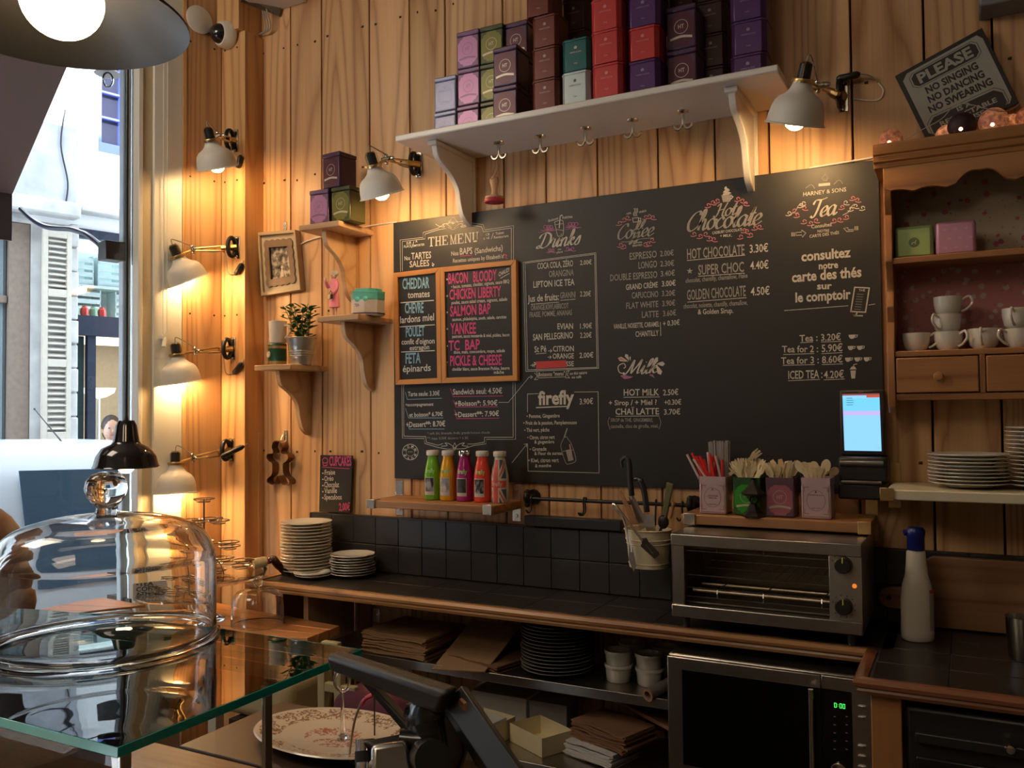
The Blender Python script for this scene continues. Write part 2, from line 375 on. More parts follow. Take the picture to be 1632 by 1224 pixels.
# curtain window of the house
wf = hbp('window', mat('old_window_wood', (.16, .12, .09), .8, var=.3), [(-.7, -.55, -4.1, -4.0, 1.2, 2.95), (.5, .62, -4.1, -4, 1.2, 2.95), (-.55, .5, -4.1, -4, 1.2, 1.27), (-.55, .5, -4.1, -4, 2.85, 2.95), (-.55, .5, -4.1, -4.02, 2.33, 2.39), (-.02, .04, -4.1, -4.0, 1.27, 2.85)], bevel=.01)
hbp('pane', mat('curtained_pane', (.05, .08, .085), .1, var=.25, scale=4), [(-.55, .5, -4.12, -4.07, 1.27, 2.85)], wf)
b = MB(); pts = [(-.55+i*.025, -4.06+.012*math.sin(i*1.7)) for i in range(18)]
for i in range(17):
    p, q = pts[i], pts[i+1]; b.add([MS @ V((p[0], p[1], 1.28)), MS @ V((q[0], q[1], 1.28)), MS @ V((q[0], q[1], 2.84)), MS @ V((p[0], p[1], 2.84))], [(0, 1, 2, 3)])
b.build('curtain', mat('net_curtain', (.13, .16, .17), .9), wf)
hbp('window_sill', M_stone, [(-.72, .65, -4, -3.88, 1.12, 1.2)], bevel=.01)
M_shut = mat('weathered_shutter', (.38, .345, .285), .75, var=.12)
sh = hbp('shutter', M_shut, [(-.975, -.94, -3.97, -3.93, 1.25, 2.93), (-.80, -.765, -3.97, -3.93, 1.25, 2.93)]+[(-.94, -.80, -3.97, -3.93, a, c) for a, c in ((1.25, 1.36), (1.86, 1.92), (2.4, 2.46), (2.86, 2.93))], bevel=.004)
sl0 = None
for a, c in ((1.37, 1.86), (1.93, 2.4), (2.47, 2.86)):
    n = int((c-a)/.043)
    for k in range(n):
        p = SP(-.87, a+.022+k*(c-a)/n, -3.95)
        if sl0 is None:
            b = MB(); b.box(-.07, .07, -.018, .018, -.004, .004, Matrix.Rotation(-.75, 4, 'X')); sl0 = b.build('slat', M_shut, None, bevel=0); sl = sl0
        else: sl = sl0.copy(); COL.objects.link(sl)
        sl.parent = sh; L = mw(sh).inverted() @ Matrix.Translation(p) @ MS.to_3x3().to_4x4(); sl.matrix_basis = L
# blue window above
bw = hbp('window', mat('blue_window_paint', (.17, .22, .62), .5), [(-1.62, -1.2, -4.1, -4.0, 3.62, 3.70), (-1.62, -1.2, -4.1, -4.02, 4.42, 4.5), (-1.235, -1.2, -4.1, -4.02, 3.7, 4.42), (-1.62, -1.58, -4.1, -4.02, 3.7, 4.42), (-1.41, -1.385, -4.09, -4.03, 3.7, 4.42)]+[(-1.6, -1.2, -4.09, -4.035, z-.009, z+.009) for z in (3.92, 4.13, 4.32)], bevel=.003)
hbp('pane', mat('dark_window_pane', (.05, .055, .09), .08), [(-1.6, -1.2, -4.12, -4.07, 3.66, 4.46)], bw)
# shop across the street
M_navy = mat('navy_shopfront', (.008, .014, .028), .4); M_tealw = mat('pale_shop_paint', (.62, .76, .76), .6)
sf = hbp('shop_front', M_navy, [(-3.6, -1.04, -4.05, -3.98, 2.12, 2.28), (-3.6, -1.04, -4.05, -3.98, 2.9, 2.97), (-1.19, -1.125, -4.05, -4.0, -.2, 2.12), (-2.3, -2.2, -4.05, -4.0, -.2, 2.1), (-3.6, -1.04, -4.1, -4.0, -.2, 0)])
hbp('shop_interior', mat('shop_wall_cream', (.5, .40, .26), .8), [(-3.7, -.9, -6.0, -5.9, -.2, 2.95), (-3.7, -3.6, -6, -4.05, -.2, 2.95), (-3.7, -.9, -6, -4.06, 2.2, 2.24)], sf)
hbp('lit_panel', M_white_em, [(-3.4, -1.3, -5.6, -4.4, 2.17, 2.19)], sf); hbp('lit_panel', mat('shop_light_cool', (.8, .9, .9), .5, var=0, emit=(.75, .95, 1), es=1.5), [(-3.4, -1.2, -5.4, -4.4, 2.9, 2.92)], sf)
hbp('glass_door', mat('shop_door_glass', (.04, .075, .08), .15), [(-1.125, -1.04, -4.1, -4.07, 0, 2.12)], sf)
hbp('display_wall', M_tealw, [(-3.7, -.95, -4.7, -4.65, 2.28, 2.95)]+[(-3.5, -1.05, -4.64, -4.3, z, z+.02) for z in (2.55,)], sf)
for i, (s, z) in enumerate(((-1.22, 2.575), (-1.45, 2.575), (-1.7, 2.575), (-1.28, 2.29), (-1.6, 2.29))):
    b = MB(); T = MS @ Matrix.Translation((s, -4.45, z))
    for k in range(4): b.box(-.1, .1, .08, .09, .012+k*.06, .05+k*.06, T)
    b.box(-.1, -.09, -.08, .09, 0, .25, T); b.box(.09, .1, -.08, .09, 0, .25, T); b.box(-.1, .1, -.08, .09, 0, .01, T)
    tag(b.build('slatted_crate', M_tealw), 'pale slatted crate on display in the shop window across the street', 'crate', 'crates in the shop across the street')
for i, s in enumerate((-1.09, -1.16, -1.23, -1.30)):
    b = MB(); b.lathe([(0, 0), (.028, 0), (.032, .03), (.03, .07), (.02, .08), (.02, .09), (0, .09)], 12, MS @ Matrix.Translation((s, -4.15, 2.282)))
    tag(b.build('jar', mat('red_jar_%d' % (i % 2), (.5, .05, .04) if i % 2 else (.15, .3, .2), .3)), ('red' if i % 2 else 'green')+' jar on the ledge of the shop window across the street', 'jar', ('red' if i % 2 else 'green')+' jars in the shop window across the street')
# floor lamp in that shop
pl = hs(157, 630, -4.3); t = thing('floor_lamp', 'white floor lamp with bowl shade in the shop across the street', 'lamp', (pl.x, pl.y, -.2))
b = MB(); b.cyl((pl.x, pl.y, -.2), (pl.x, pl.y, pl.z-.03), .014); b.cyl((pl.x, pl.y, -.2), (pl.x, pl.y, -.18), .12, seg=20); b.build('pole', M_white, t)
b = MB(); b.lathe([(0, -.05), (.06, -.035), (.12, .0), (.135, .04), (.128, .04), (.05, -.02), (0, -.03)], 24, Matrix.Translation(pl+V((0, 0, .02)))); b.build('bowl_shade', mat('lit_bowl_shade', (.9, .85, .7), .5, var=0, emit=(1, .85, .6), es=.8), t)
# ---- people: skinned skeletons
def body(name, joints, edges, m, par, sub=2):
    me = bpy.data.meshes.new(name); me.from_pydata([mw(par).inverted() @ V(j[:3]) for j in joints], edges, [])
    o = bpy.data.objects.new(name, me); COL.objects.link(o); o.parent = par; MW[o.name] = mw(par)
    k = o.modifiers.new('skin', 'SKIN'); k.use_smooth_shade = True
    for i, j in enumerate(joints):
        sv = me.skin_vertices[0].data[i]; sv.radius = (j[3], j[4] if len(j) > 4 else j[3]); sv.use_root = (i == 0)
    o.modifiers.new('sub', 'SUBSURF').levels = sub; o.modifiers['sub'].render_levels = sub; me.materials.append(m); return o
def person(base, face, label, hairc, topm, h0=.45, seated=True):
    t = thing('person', label, 'person', base); F = V((math.cos(face), math.sin(face), 0)); R = V((-F.y, F.x, 0)); B = V(base); Z = V((0, 0, 1))
    def q(f, r, z, a, b=None): p = B+F*f+R*r+Z*z; return (p.x, p.y, p.z, a, b or a)
    pel = h0+.08
    J = [q(0, 0, pel, .13, .15), q(0, 0, pel+.25, .115, .14), q(.0, 0, pel+.42, .12, .165), q(0, 0, pel+.52, .05), q(.01, 0, pel+.6, .05),
         q(0, .17, pel+.44, .06), q(.06, .22, pel+.2, .045), q(.24, .14, pel+.1, .033), q(.31, .1, pel+.11, .03),
         q(0, -.17, pel+.44, .06), q(.06, -.22, pel+.2, .045), q(.24, -.14, pel+.1, .033), q(.31, -.1, pel+.11, .03),
         q(.02, .1, pel-.02, .09), q(.44, .1, pel-.02, .065), q(.44, .1, .08, .04), q(.55, .1, .04, .035),
         q(.02, -.1, pel-.02, .09), q(.44, -.1, pel-.02, .065), q(.44, -.1, .08, .04), q(.55, -.1, .04, .035)]
    if not seated:
        for i in (14, 18): J[i] = q(.02, .1 if i == 14 else -.1, pel/2, .065)
        for i in (15, 19): J[i] = q(0, .1 if i == 15 else -.1, .08, .04)
        for i in (16, 20): J[i] = q(.12, .1 if i == 16 else -.1, .04, .035)
    E = [(0, 1), (1, 2), (2, 3), (3, 4), (2, 5), (5, 6), (6, 7), (7, 8), (2, 9), (9, 10), (10, 11), (11, 12), (0, 13), (13, 14), (14, 15), (15, 16), (0, 17), (17, 18), (18, 19), (19, 20)]
    body('body', J, E, topm, t)
    hc = B+F*.02+Z*(pel+.71); sk = mat('skin', (.55, .33, .24), .5, var=.05)
    T = Matrix.Translation(hc) @ Matrix(((F.x, R.x, 0, 0), (F.y, R.y, 0, 0), (0, 0, 1, 0), (0, 0, 0, 1)))
    b = MB(); b.sph((0, 0, 0), 1, 20, 14, (.095, .075, .115), T); b.sph((.092, 0, -.012), .016, 8, 6, (1, .7, 1.3), T)
    b.sph((0, .077, -.01), .02, 8, 6, (.7, .4, 1.3), T); b.sph((0, -.077, -.01), .02, 8, 6, (.7, .4, 1.3), T); b.cyl(T @ V((-.01, 0, -.17)), T @ V((0, 0, -.06)), .048, .05); b.build('head', sk, t)
    b = MB()
    for s_ in (1, -1): b.sph((.083, .03*s_, .012), .0095, 8, 6, (1, 1, .7), T)
    b.build('eyes', mat('eye_dark', (.04, .03, .03), .3, var=0), t)
    b = MB(); b.sph((.086, 0, -.055), .013, 8, 6, (.4, 1.7, .5), T); b.build('mouth', mat('lips', (.42, .14, .12), .5, var=0), t)
    b = MB(); b.sph((-.022, 0, .028), 1, 20, 12, (.098, .088, .112), T); b.sph((-.085, 0, -.04), .055, 12, 8, (.8, 1.3, 1.3), T); b.build('hair', mat('hair_'+hairc[0], hairc[1], .55, var=.3, scale=60, bmp=.3), t)
    return t
m_str, tt, pp = nt('striped_top'); wv = tt.nodes.new('ShaderNodeTexWave'); wv.bands_direction = 'Z'; wv.inputs['Scale'].default_value = 9
tt.links.new(objc(tt), wv.inputs['Vector']); tt.links.new(ramp(tt, wv.outputs['Fac'], [(.45, (.03, .03, .04)), (.55, (.5, .5, .5))]), pp.inputs['Base Color'])
pp_ = hs(177, 684, -5.3); person((pp_.x, pp_.y, pp_.z-1.24), math.radians(-30), 'person in a striped top inside the shop across the street', ('dark', (.03, .02, .015)), m_str, h0=.45)
# ---- car
t = thing('parked_car', 'white car with dark windows parked close outside the window', 'car', SP(-.4, -.17, -2.2))
prof = [(-2.7, .35, .62), (-2.6, .6, .62), (-1.9, .78, .85), (-1.45, .85, .85), (-.9, 1.24, .85), (-.5, 1.34, .85), (.3, 1.36, .85), (.55, 1.33, .85), (.95, 1.15, .85), (1.25, .85, .82), (1.4, .6, .6), (1.42, .35, .6)]
b = MB(); secs = []
for s, h, wd in prof:
    belt = min(.78, h-.04); sec = []
    for sg in (1, -1):
        pts = [(.02, wd*.95), (.3, wd), (belt*.8, wd), (belt, wd*.97), (belt+(h-belt)*.75, wd*.80), (h-.01, wd*.68), (h, wd*.4)]
        pts = pts if sg == 1 else pts[::-1]
        sec += [(-2.25+sg*y, z) for z, y in pts]
    secs.append((s, sec))
vs = [MS @ V((s, y, z)) for s, sec in secs for y, z in sec]; n = 14; fs = []
for i in range(len(secs)-1):
    for k in range(n): fs.append((i*n+k, i*n+(k+1) % n, (i+1)*n+(k+1) % n, (i+1)*n+k))
fs += [tuple(range(n)), tuple((len(secs)-1)*n+k for k in range(n))]
b.add(vs, fs); M_car = mat('white_car_paint', (.72, .75, .78), .25, var=.02, coat=.6); b.build('car_body', M_car, t, bevel=.02)
def carglass(nm, pts, m):
    b = MB(); b.slab([SP(s, z, o) for s, z, o in pts], .006); b.build(nm, m, t)
M_cg = mat('car_glass', (.05, .09, .13), .06, var=0)
def sideo(z): return -2.25+.85*(.97-.17*min(1, (z-.78)/.43))+.012
carglass('side_window', [(.95, .83, sideo(.83)), (.3, .83, sideo(.83)), (.3, 1.22, sideo(1.22)), (.62, 1.2, sideo(1.2))], mat('car_glass_painted_reflection', (.75, .8, .82), .25, var=.25, scale=25))  # pale colour stands in for a bright reflection in this window
carglass('side_window', [(.2, .83, sideo(.83)), (-.5, .83, sideo(.83)), (-.42, 1.2, sideo(1.2)), (.2, 1.22, sideo(1.22))], M_cg)
carglass('windscreen', [(-1.35, .84, -2.8), (-1.35, .84, -1.7), (-.93, 1.16, -1.75), (-.93, 1.16, -2.75)], M_cg)
b = MB(); a0 = hs(115, 724, -2.0); a1 = hs(55, 652, -1.9); b.tube([a0, a1], [.006, .0025], 6); b.sph(a1, .006, 8, 6); b.sph(a0, .05, 12, 6, (1.2, .8, .35)); b.build('aerial', M_black, t)
for s in (.9, -1.9):
    for o_ in (-1.42, -3.05):
        b = MB(); b.lathe([(0, -.1), (.3, -.1), (.32, 0), (.3, .1), (0, .1)], 24, MS @ Matrix.Translation((s, o_, .15)) @ Matrix.Rotation(PI/2, 4, 'X')); b.build('wheel', M_black, t)
# ---- awning and its arm
M_awn = mat('brown_awning_canvas', (.13, .065, .045), .85, var=.08, scale=50)
t = thing('awning', 'brown canvas awning with a hanging valance above the window outside', 'awning', SP(1.2, 3.1, -.2))
b = MB(); b.slab([SP(.34, 3.2, -.27), SP(3.2, 3.2, -.27), SP(3.2, 2.52, -1.25), SP(.34, 2.52, -1.25)], .006); b.build('canvas', M_awn, t)
b = MB(); b.box(.34, 3.2, -1.262, -1.25, 2.30, 2.525, MS); b.build('valance', mat('valance_canvas', (.05, .025, .022), .85), t)
b = MB()
for s in (.42, .62): b.tube([SP(s, 3.195, -.275), SP(s, 2.515, -1.255)], .004, 6)
b.build('seam', M_awn, t)
P = [hs(x, y, o) for x, y, o in ((33, 333, -1.22), (52, 350, -1.1), (72, 361, -.95), (92, 364, -.82), (111, 365, -.68), (128, 370, -.55), (141, 376, -.45), (163, 394, -.33), (180, 411, -.2))]
b = MB(); pr = crom(P, 5); b.tube(pr, .011, 8); b.build('folding_arm', mat('blue_black_arm', (.02, .025, .05), .3), t)
q = hs(196, 403, -.12); b = MB(); b.sph(q, .012, 8, 6); b.box(.335, .41, -.16, -.09, q.z-.035, q.z+.035, MS); b.build('arm_bracket', M_iron, t, bevel=.004)
# outside lantern
q = hs(172, 118, -.6); t = thing('outdoor_lamp', 'grey outdoor lamp with clear bulb hanging outside under the awning', 'lamp', q)
b = MB(); b.lathe([(0, .05), (.02, .05), (.03, .02), (.055, 0), (.05, 0), (0, .03)], 20, Matrix.Translation(q)); b.tube([q+V((0, 0, .045)), q+V((0, 0, .55))], .006); b.build('hood', M_cord, t)
b = MB(); b.sph(q-V((0, 0, .025)), .024, 14, 10, (1, 1, 1.4)); b.build('bulb', M_pane, t)
# telephone wire
b = MB(); b.tube(crom([hs(104, 175, -3.96), hs(97, 230, -3.96), hs(108, 290, -3.96), hs(104, 328, -3.96)], 5), .006, 6); tag(b.build('street_wire', M_black), 'thin dark wire hanging down the white house wall across the street', 'wire')
# ================================================================== WALL LAMPS
def wall_lamp(mount, joint, neck, mouth, label, switch=None, plug=None, R=.075):
    t = thing('wall_lamp', label, 'lamp', (mount.x, mount.y, mount.z), group='white adjustable wall lamps')
    rr_ = (mouth-CAM).normalized(); mouth = CAM+rr_*(neck-CAM).dot(rr_)+rr_*.004; ax = (mouth-neck).normalized(); H = (mouth-neck).length; T = frame(neck, ax)
    k = R
    pr = [(.30, 0), (.32, .04), (.34, .13), (.40, .22), (.52, .31), (.70, .39), (.82, .49), (.89, .62), (.94, .8), (.965, .96), (1.03, 1.0), (1.03, 1.012), (.95, .985), (.92, .8), (.87, .62), (.79, .5), (.66, .41), (.48, .33), (.36, .24), (.3, .15), (.28, .01)]
    b = MB(); b.lathe([(r*k, z*H) for r, z in pr], 40, T); b.build('lamp_shade', M_shade, t)
    b = MB(); b.lathe([(0, -.004), (.38*k, -.004), (.4*k, .0), (.38*k, .006), (.3*k, .006)], 24, T); b.build('collar', M_brass, t)
    b = MB(); b.lathe([(0, -.045), (.008, -.045), (.016, -.04), (.017, -.005), (.017, .03), (0, .03)], 16, T); b.build('socket', M_black, t)
    b = MB()
    for a in (0, PI/2, PI, 3*PI/2):
        o = V((math.cos(a)*.024, math.sin(a)*.024, 0)); b.tube([T @ o, T @ (o+V((0, 0, -.035))), T @ (o*.6+V((0, 0, -.046)))], .0013, 6)
    b.build('socket_cage', M_brass, t)
    bc = neck+ax*(H*.90); b = MB(); b.sph(bc, .027, 20, 14); b.cyl(neck+ax*.03, bc, .014, .022, 16); b.build('bulb', M_bulb, t)
    # arm
    n0 = neck+(joint-neck)*.12; dv = (joint-mount).normalized(); side = V((0, 0, 1)).cross(dv).normalized(); up = dv.cross(side)
    b = MB(); b.tube([neck, joint], .0045, 8)
    for s in (-.009, .009): b.tube([joint+up*s*.5, mount+(joint-mount)*.3+up*s], .0036, 8)
    b.build('arm', M_brass, t)
    b = MB(); b.cyl(joint-side*.018, joint+side*.018, .009, seg=14); b.sph(joint+side*.022, .008, 10, 6, (1.6, .5, 1)); b.sph(joint-up*.012, .007, 8, 6); b.sph(joint+up*.012, .007, 8, 6); b.build('wing_nut', M_nickel, t)
    b = MB(); b.tube([mount+V((0, -.008, 0)), mount+(joint-mount)*.38], [.013, .011], 8); b.build('arm_holder', M_brass, t)
    b = MB(); b.box(mount.x-.013, mount.x+.013, mount.y-.005, mount.y, mount.z-.045, mount.z+.045); b.sph((mount.x, mount.y-.006, mount.z+.036), .004, 8, 6); b.sph((mount.x, mount.y-.006, mount.z-.036), .004, 8, 6); b.build('wall_plate', M_nickel, t, bevel=.003)
    b = MB(); c = mount+V((-.006, -.026, 0)); b.tube([c+V((0, .020*math.cos(a), .036*math.sin(a))) for a in [2*PI*i/20 for i in range(20)]], .0085, 8, closed=True); b.build('cable_reel', M_iron, t)
    e = neck-ax*.045
    cc = [e, e-ax*.018+(joint-neck)*.08, e-ax*.005+(joint-neck)*.4, joint+up*.014-(joint-mount)*.02, joint-(joint-mount)*.4+V((0, 0, -.012)), mount+(joint-mount)*.3+V((0, 0, -.016))]
    if switch is not None:
        s0, s1 = switch; mid = (cc[-1]+s0)/2+V((0, -.01, -.035)); cc += [mid, s0]; b = MB(); b.tube([s0, s0.lerp(s1, .12), s0.lerp(s1, .88), s1], [.005, .010, .010, .005], 10); b.build('cord_switch', M_black, t)
    b = MB(); b.tube(crom(cc, 6), .0022, 6)
    if switch is not None and plug is not None: b.tube(crom([switch[1], (switch[1]+plug)/2+V((0, -.006, .006)), plug], 5), .0022, 6)
    b.build('cord', M_cord, t); return t
yl = -.30
wall_lamp(hy(376, 225, -.1), hy(347, 217, -.2), hy(336, 223, -.3), hy(347, 268, -.3), 'white wall lamp with brass arm on the corner post, topmost of four', (hy(379, 268, -.112), hy(384, 247, -.112)), None)
wall_lamp(hy(379, 395, -.1), hy(307, 398, -.24), hy(283, 408, yl), hy(301, 447, yl), 'white wall lamp with brass arm on the corner post, second from the top', (hy(375, 438, -.112), hy(386, 420, -.112)), hy(404, 395, -.012))
wall_lamp(hy(372, 556, -.1), hy(311, 560, -.24), hy(282, 565, yl), hy(289, 610, yl), 'white wall lamp with brass arm on the corner post, third from the top', (hy(372, 596, -.112), hy(386, 578, -.112)), hy(404, 552, -.012))
wall_lamp(hy(370, 717, -.1), hy(307, 730, -.24), hy(280, 738, yl), hy(281, 786, yl), 'white wall lamp with brass arm on the corner post, lowest of four', (hy(352, 728, -.18), hy(389, 711, -.12)), hy(408, 706, -.012))
wall_lamp(hy(668, 263, 0), hy(616, 254, -.17), hy(595.5, 264, -.26), hy(609, 311, -.26), 'white wall lamp between the small tin shelf and the long white shelf', None)
wall_lamp(hy(1344, 154, 0), hy(1303, 138, -.18), hy(1280, 128, -.28), hy(1266, 198, -.28), 'white wall lamp with a lit round bulb right of the long white shelf', (hy(1333, 126, -.03), hy(1371, 118, -.03)), hy(1400, 132, -.002))
# ================================================================== PENDANTS
c = V((-.803*1.4, -2.575+.5473*1.4, 2.059)); R = .180
t = thing('pendant_lamp', 'big black pendant lamp with a glowing globe bulb hanging nearest the camera', 'lamp', (c.x, c.y, c.z))
T = Matrix.Translation(c)
b = MB(); b.lathe([(.028, .13), (.04, .125), (.06, .10), (.10, .062), (.15, .026), (R, 0), (R, -.004), (.149, .020), (.10, .055), (.058, .094), (.03, .118)], 72, T); b.build('lamp_shade', mat('charcoal_enamel', (.022, .020, .018), .42, var=.08, scale=200), t)
b = MB(); b.lathe([(0, .17), (.012, .17), (.03, .15), (.03, .10), (.0, .10)], 24, T); b.cyl(c+V((0, 0, .17)), V((c.x, c.y, CEIL)), .004); b.build('cap', M_black, t)
b = MB(); b.sph(c+V((.010, .006, .026)), .055, 32, 20); b.build('globe_bulb', mat('globe_bulb_lit', (1, .9, .7), .3, var=0, emit=(1, .74, .42), es=14), t)
c = hd(201, 744, 2.3); R = .072
t = thing('pendant_lamp', 'small glossy black pendant lamp hanging on a long cord before the window', 'lamp', (c.x, c.y, c.z)); T = Matrix.Translation(c)
b = MB(); b.lathe([(0, .112), (.018, .112), (.024, .10), (.030, .062), (.034, .055), (.055, .045), (.068, .025), (.073, .004), (.076, .0), (.073, -.002), (.064, .022), (.05, .04), (.03, .05), (0, .052)], 48, T); b.build('lamp_shade', mat('glossy_black_enamel', (.012, .008, .007), .12, var=0, coat=.6), t)
b = MB(); b.sph(c+V((0, 0, .004)), .02, 16, 10); b.cyl(c+V((0, 0, .01)), c+V((0, 0, .05)), .014); b.build('bulb', mat('small_bulb_lit', (1, .9, .7), .3, var=0, emit=(1, .68, .36), es=30), t)
b = MB(); b.tube([c+V((0, 0, .11)), c+V((0, 0, .125)), c+V((.001, 0, .3)), V((c.x-.002, c.y, CEIL))], [.006, .003, .0028, .0028], 6); b.build('cord', M_black, t)
# ================================================================== CORNER FITTINGS
t = thing('security_camera', 'white dome security camera on the corner post', 'camera', hy(364, 55, -.1)); c = hy(366, 57, -.1)
T = frame(c, V((-.25, -1, -.12))); b = MB(); b.lathe([(0, 0), (.052, 0), (.054, .01), (.050, .035), (.044, .045), (.038, .046)], 40, T); b.build('housing', M_white, t)
b = MB(); b.lathe([(.038, .044), (.035, .06), (.022, .074), (0, .08)], 32, T); b.build('dome', mat('smoked_dome', (.01, .01, .012), .06, var=0, coat=.8), t)
q = hs(317, 32, .001); b = MB(); b.lathe([(0, 0), (.054, 0), (.054, .006), (.051, .008), (0, .008)], 36, frame(q, SN)); tag(b.build('cover_plate', M_white), 'round white blanking plate on the plank beside the dome camera', 'cover plate')
t = thing('white_junction_box', 'white metal box with hanging cables at the top of the wall', 'junction box', hy(420, 8, 0))
q0 = hy(392, 2, -.12); b = MB(); b.box(q0.x, q0.x+.2, -.13, 0, q0.z+.0, q0.z+.08); b.build('case', M_white, t, bevel=.004)
b = MB(); q1 = hy(442, 18, -.02); b.slab([(q1.x-.09, -.125, q0.z), (q1.x, -.01, q0.z-.03), (q1.x+.01, -.01, q0.z-.0), (q1.x-.07, -.13, q0.z+.02)], .004); b.build('bracket', M_nickel, t)
b = MB()
for k in range(3): b.tube(crom([(q0.x+.02+.01*k, -.06, q0.z), (q0.x+.015+.012*k, -.03, q0.z-.08), hy(399+k*2, 60, -.012), hy(401, 78, -.012)], 6), .003, 6)
b.build('cables', M_cord, t)
x0 = hy(405, 300, -.01); zt = hy(402, 78, 0).z; zb = hy(405, 706, 0).z
b = MB(); b.box(-2.509, -2.487, -.014, 0, zb, zt); tag(b.build('cable_trunking', mat('trunking_cream', (.62, .55, .42), .5)), 'thin cream cable trunking running down the wall beside the corner post', 'trunking')
b = MB(); b.tube(crom([hy(404, 421, -.008), hy(440, 416, -.004), hy(490, 384, -.004), hy(580, 362, -.004), hy(632, 354, -.004)], 6), .003, 6); tag(b.build('white_cable', M_white), 'thin white cable on the wall behind the small shelf, left of the menu board', 'cable')
b = MB(); b.tube([hy(1290, 268, -.003), hy(1404, 249, -.003)], .003, 6); b.tube(crom([hy(1400, 132, -.003), hy(1408, 145, -.003), hy(1398, 160, -.003), hy(1360, 158, -.003)], 5), .002, 6); tag(b.build('white_cable', M_white), 'thin white cable along the top right edge of the menu board', 'cable')
# ================================================================== SMALL SHELVES
def bracket_poly(D, H, n=8):                          # side outline of a console bracket: wall at 0, out to -D, down to -H
    pts = [(0, 0), (-D, 0), (-D, -.018)]
    for p in crom([(-D, -.018), (-D*.93, -H*.22), (-D*.62, -H*.36), (-D*.42, -H*.52), (-D*.36, -H*.72), (-D*.26, -H*.9), (-D*.08, -H), (0, -H)], 4)[1:]: pts.append((p[0], p[1]))
    return pts
def bracket(b, x, z, D, H, th=.02, yw=0):
    pl_ = bracket_poly(D, H); T = Matrix(((0, 1, 0, x), (1, 0, 0, yw), (0, 0, 1, z), (0, 0, 0, 1))); b.prism(pl_, -th/2, th/2, T)
def small_shelf(x0, x1, D, zt, label, xb):
    t = thing('wall_shelf', label, 'shelf', ((x0+x1)/2, 0, zt))
    b = MB(); b.box(x0, x1, -D, 0, zt-.02, zt); b.build('shelf_board', M_pine, t, bevel=.003)
    b = MB(); bracket(b, xb, zt-.02, D*.86, .24); b.build('bracket', M_pine, t, bevel=.002); return t
SH = {}
def shelf_from(pA, pB, label, D=.2, fb=.55):
    a = hy(*pA, -D); c = hy(*pB, -D); zt = (a.z+c.z)/2; SH[label] = (a.x, c.x, zt); return small_shelf(a.x, c.x, D, zt, label, a.x+(c.x-a.x)*fb)
s1 = shelf_from((476, 360), (540, 350), 'small pine shelf with three tea tins, highest of three left of the board', fb=.5)
s2 = shelf_from((505, 506), (571, 498), 'small pine shelf with the pink figurine, middle of three left of the board', fb=.5)
s3 = shelf_from((405, 583), (463, 579), 'small pine shelf with the potted plant, lowest of three left of the board', fb=.5)
L1, L2, L3 = [list(SH.values())[i] for i in range(3)]
# steel tabs
for x, y, l in ((455, 362, 'above the picture frame'), (456, 694, 'above the gingerbread cutter')):
    q = hy(x, y, 0); b = MB(); b.box(q.x-.008, q.x+.008, -.004, 0, q.z-.022, q.z+.02); b.cyl((q.x, -.006, q.z+.004), (q.x, 0, q.z+.004), .004, seg=8)
    tag(b.build('hanging_tab', M_steelL, bevel=.001), 'small steel hanging tab screwed to the wall '+l, 'hanger')
# ================================================================== LETTERING TOOLS
TC = {}
def textm(s, bold=0.0, shear=0.0, res=2):
    k = (s, bold, shear)
    if k in TC: return TC[k]
    cu = bpy.data.curves.new('t', 'FONT'); cu.body = s; cu.resolution_u = res; cu.offset = bold; cu.shear = shear; cu.fill_mode = 'FRONT'
    o = bpy.data.objects.new('t', cu); COL.objects.link(o); me = bpy.data.meshes.new_from_object(o)
    vs = [(v.co.x, v.co.y) for v in me.vertices]; fs = [tuple(p.vertices) for p in me.polygons]
    bpy.data.objects.remove(o); bpy.data.curves.remove(cu); bpy.data.meshes.remove(me); TC[k] = (vs, fs); return TC[k]
CAPH = max(p[1] for p in textm('H')[0])
def tfit(s, bold=0, shear=0):
    vs, fs = textm(s, bold, shear)
    if not vs: return [], []
    x0 = min(v[0] for v in vs); x1 = max(v[0] for v in vs); return [((x-x0)/max(x1-x0, 1e-6), y/CAPH) for x, y in vs], fs
def ribbon(pts, w, closed=False):
    vs = []; fs = []; m = len(pts)
    if m > 6:                                           # one continuous strip for curves
        P_ = [V(p[:2]) for p in pts]
        for i in range(m):
            d = (P_[(i+1) % m]-P_[i-1]) if closed else (P_[min(i+1, m-1)]-P_[max(i-1, 0)])
            d = d.normalized() if d.length > 1e-9 else V((1, 0)); n = V((-d.y, d.x)); ww = (w[i] if isinstance(w, list) else w)/2; vs += [P_[i]+n*ww, P_[i]-n*ww]
        fs = [(2*i, 2*i+1, (2*i+3) % (2*m), (2*i+2) % (2*m)) for i in range(m if closed else m-1)]
        return [(v[0], v[1]) for v in vs], fs
    for i in range(m if closed else m-1):
        a = V(pts[i][:2]); b_ = V(pts[(i+1) % m][:2]); d = b_-a
        if d.length < 1e-7: continue
        d.normalize(); n = V((-d.y, d.x)); wa = (w[i] if isinstance(w, list) else w)/2; wb = (w[(i+1) % m] if isinstance(w, list) else w)/2
        e = d*min(wa, wb)*.6; k = len(vs); vs += [a-e+n*wa, a-e-n*wa, b_+e-n*wb, b_+e+n*wb]; fs.append((k, k+1, k+2, k+3))
    return [(v[0], v[1]) for v in vs], fs
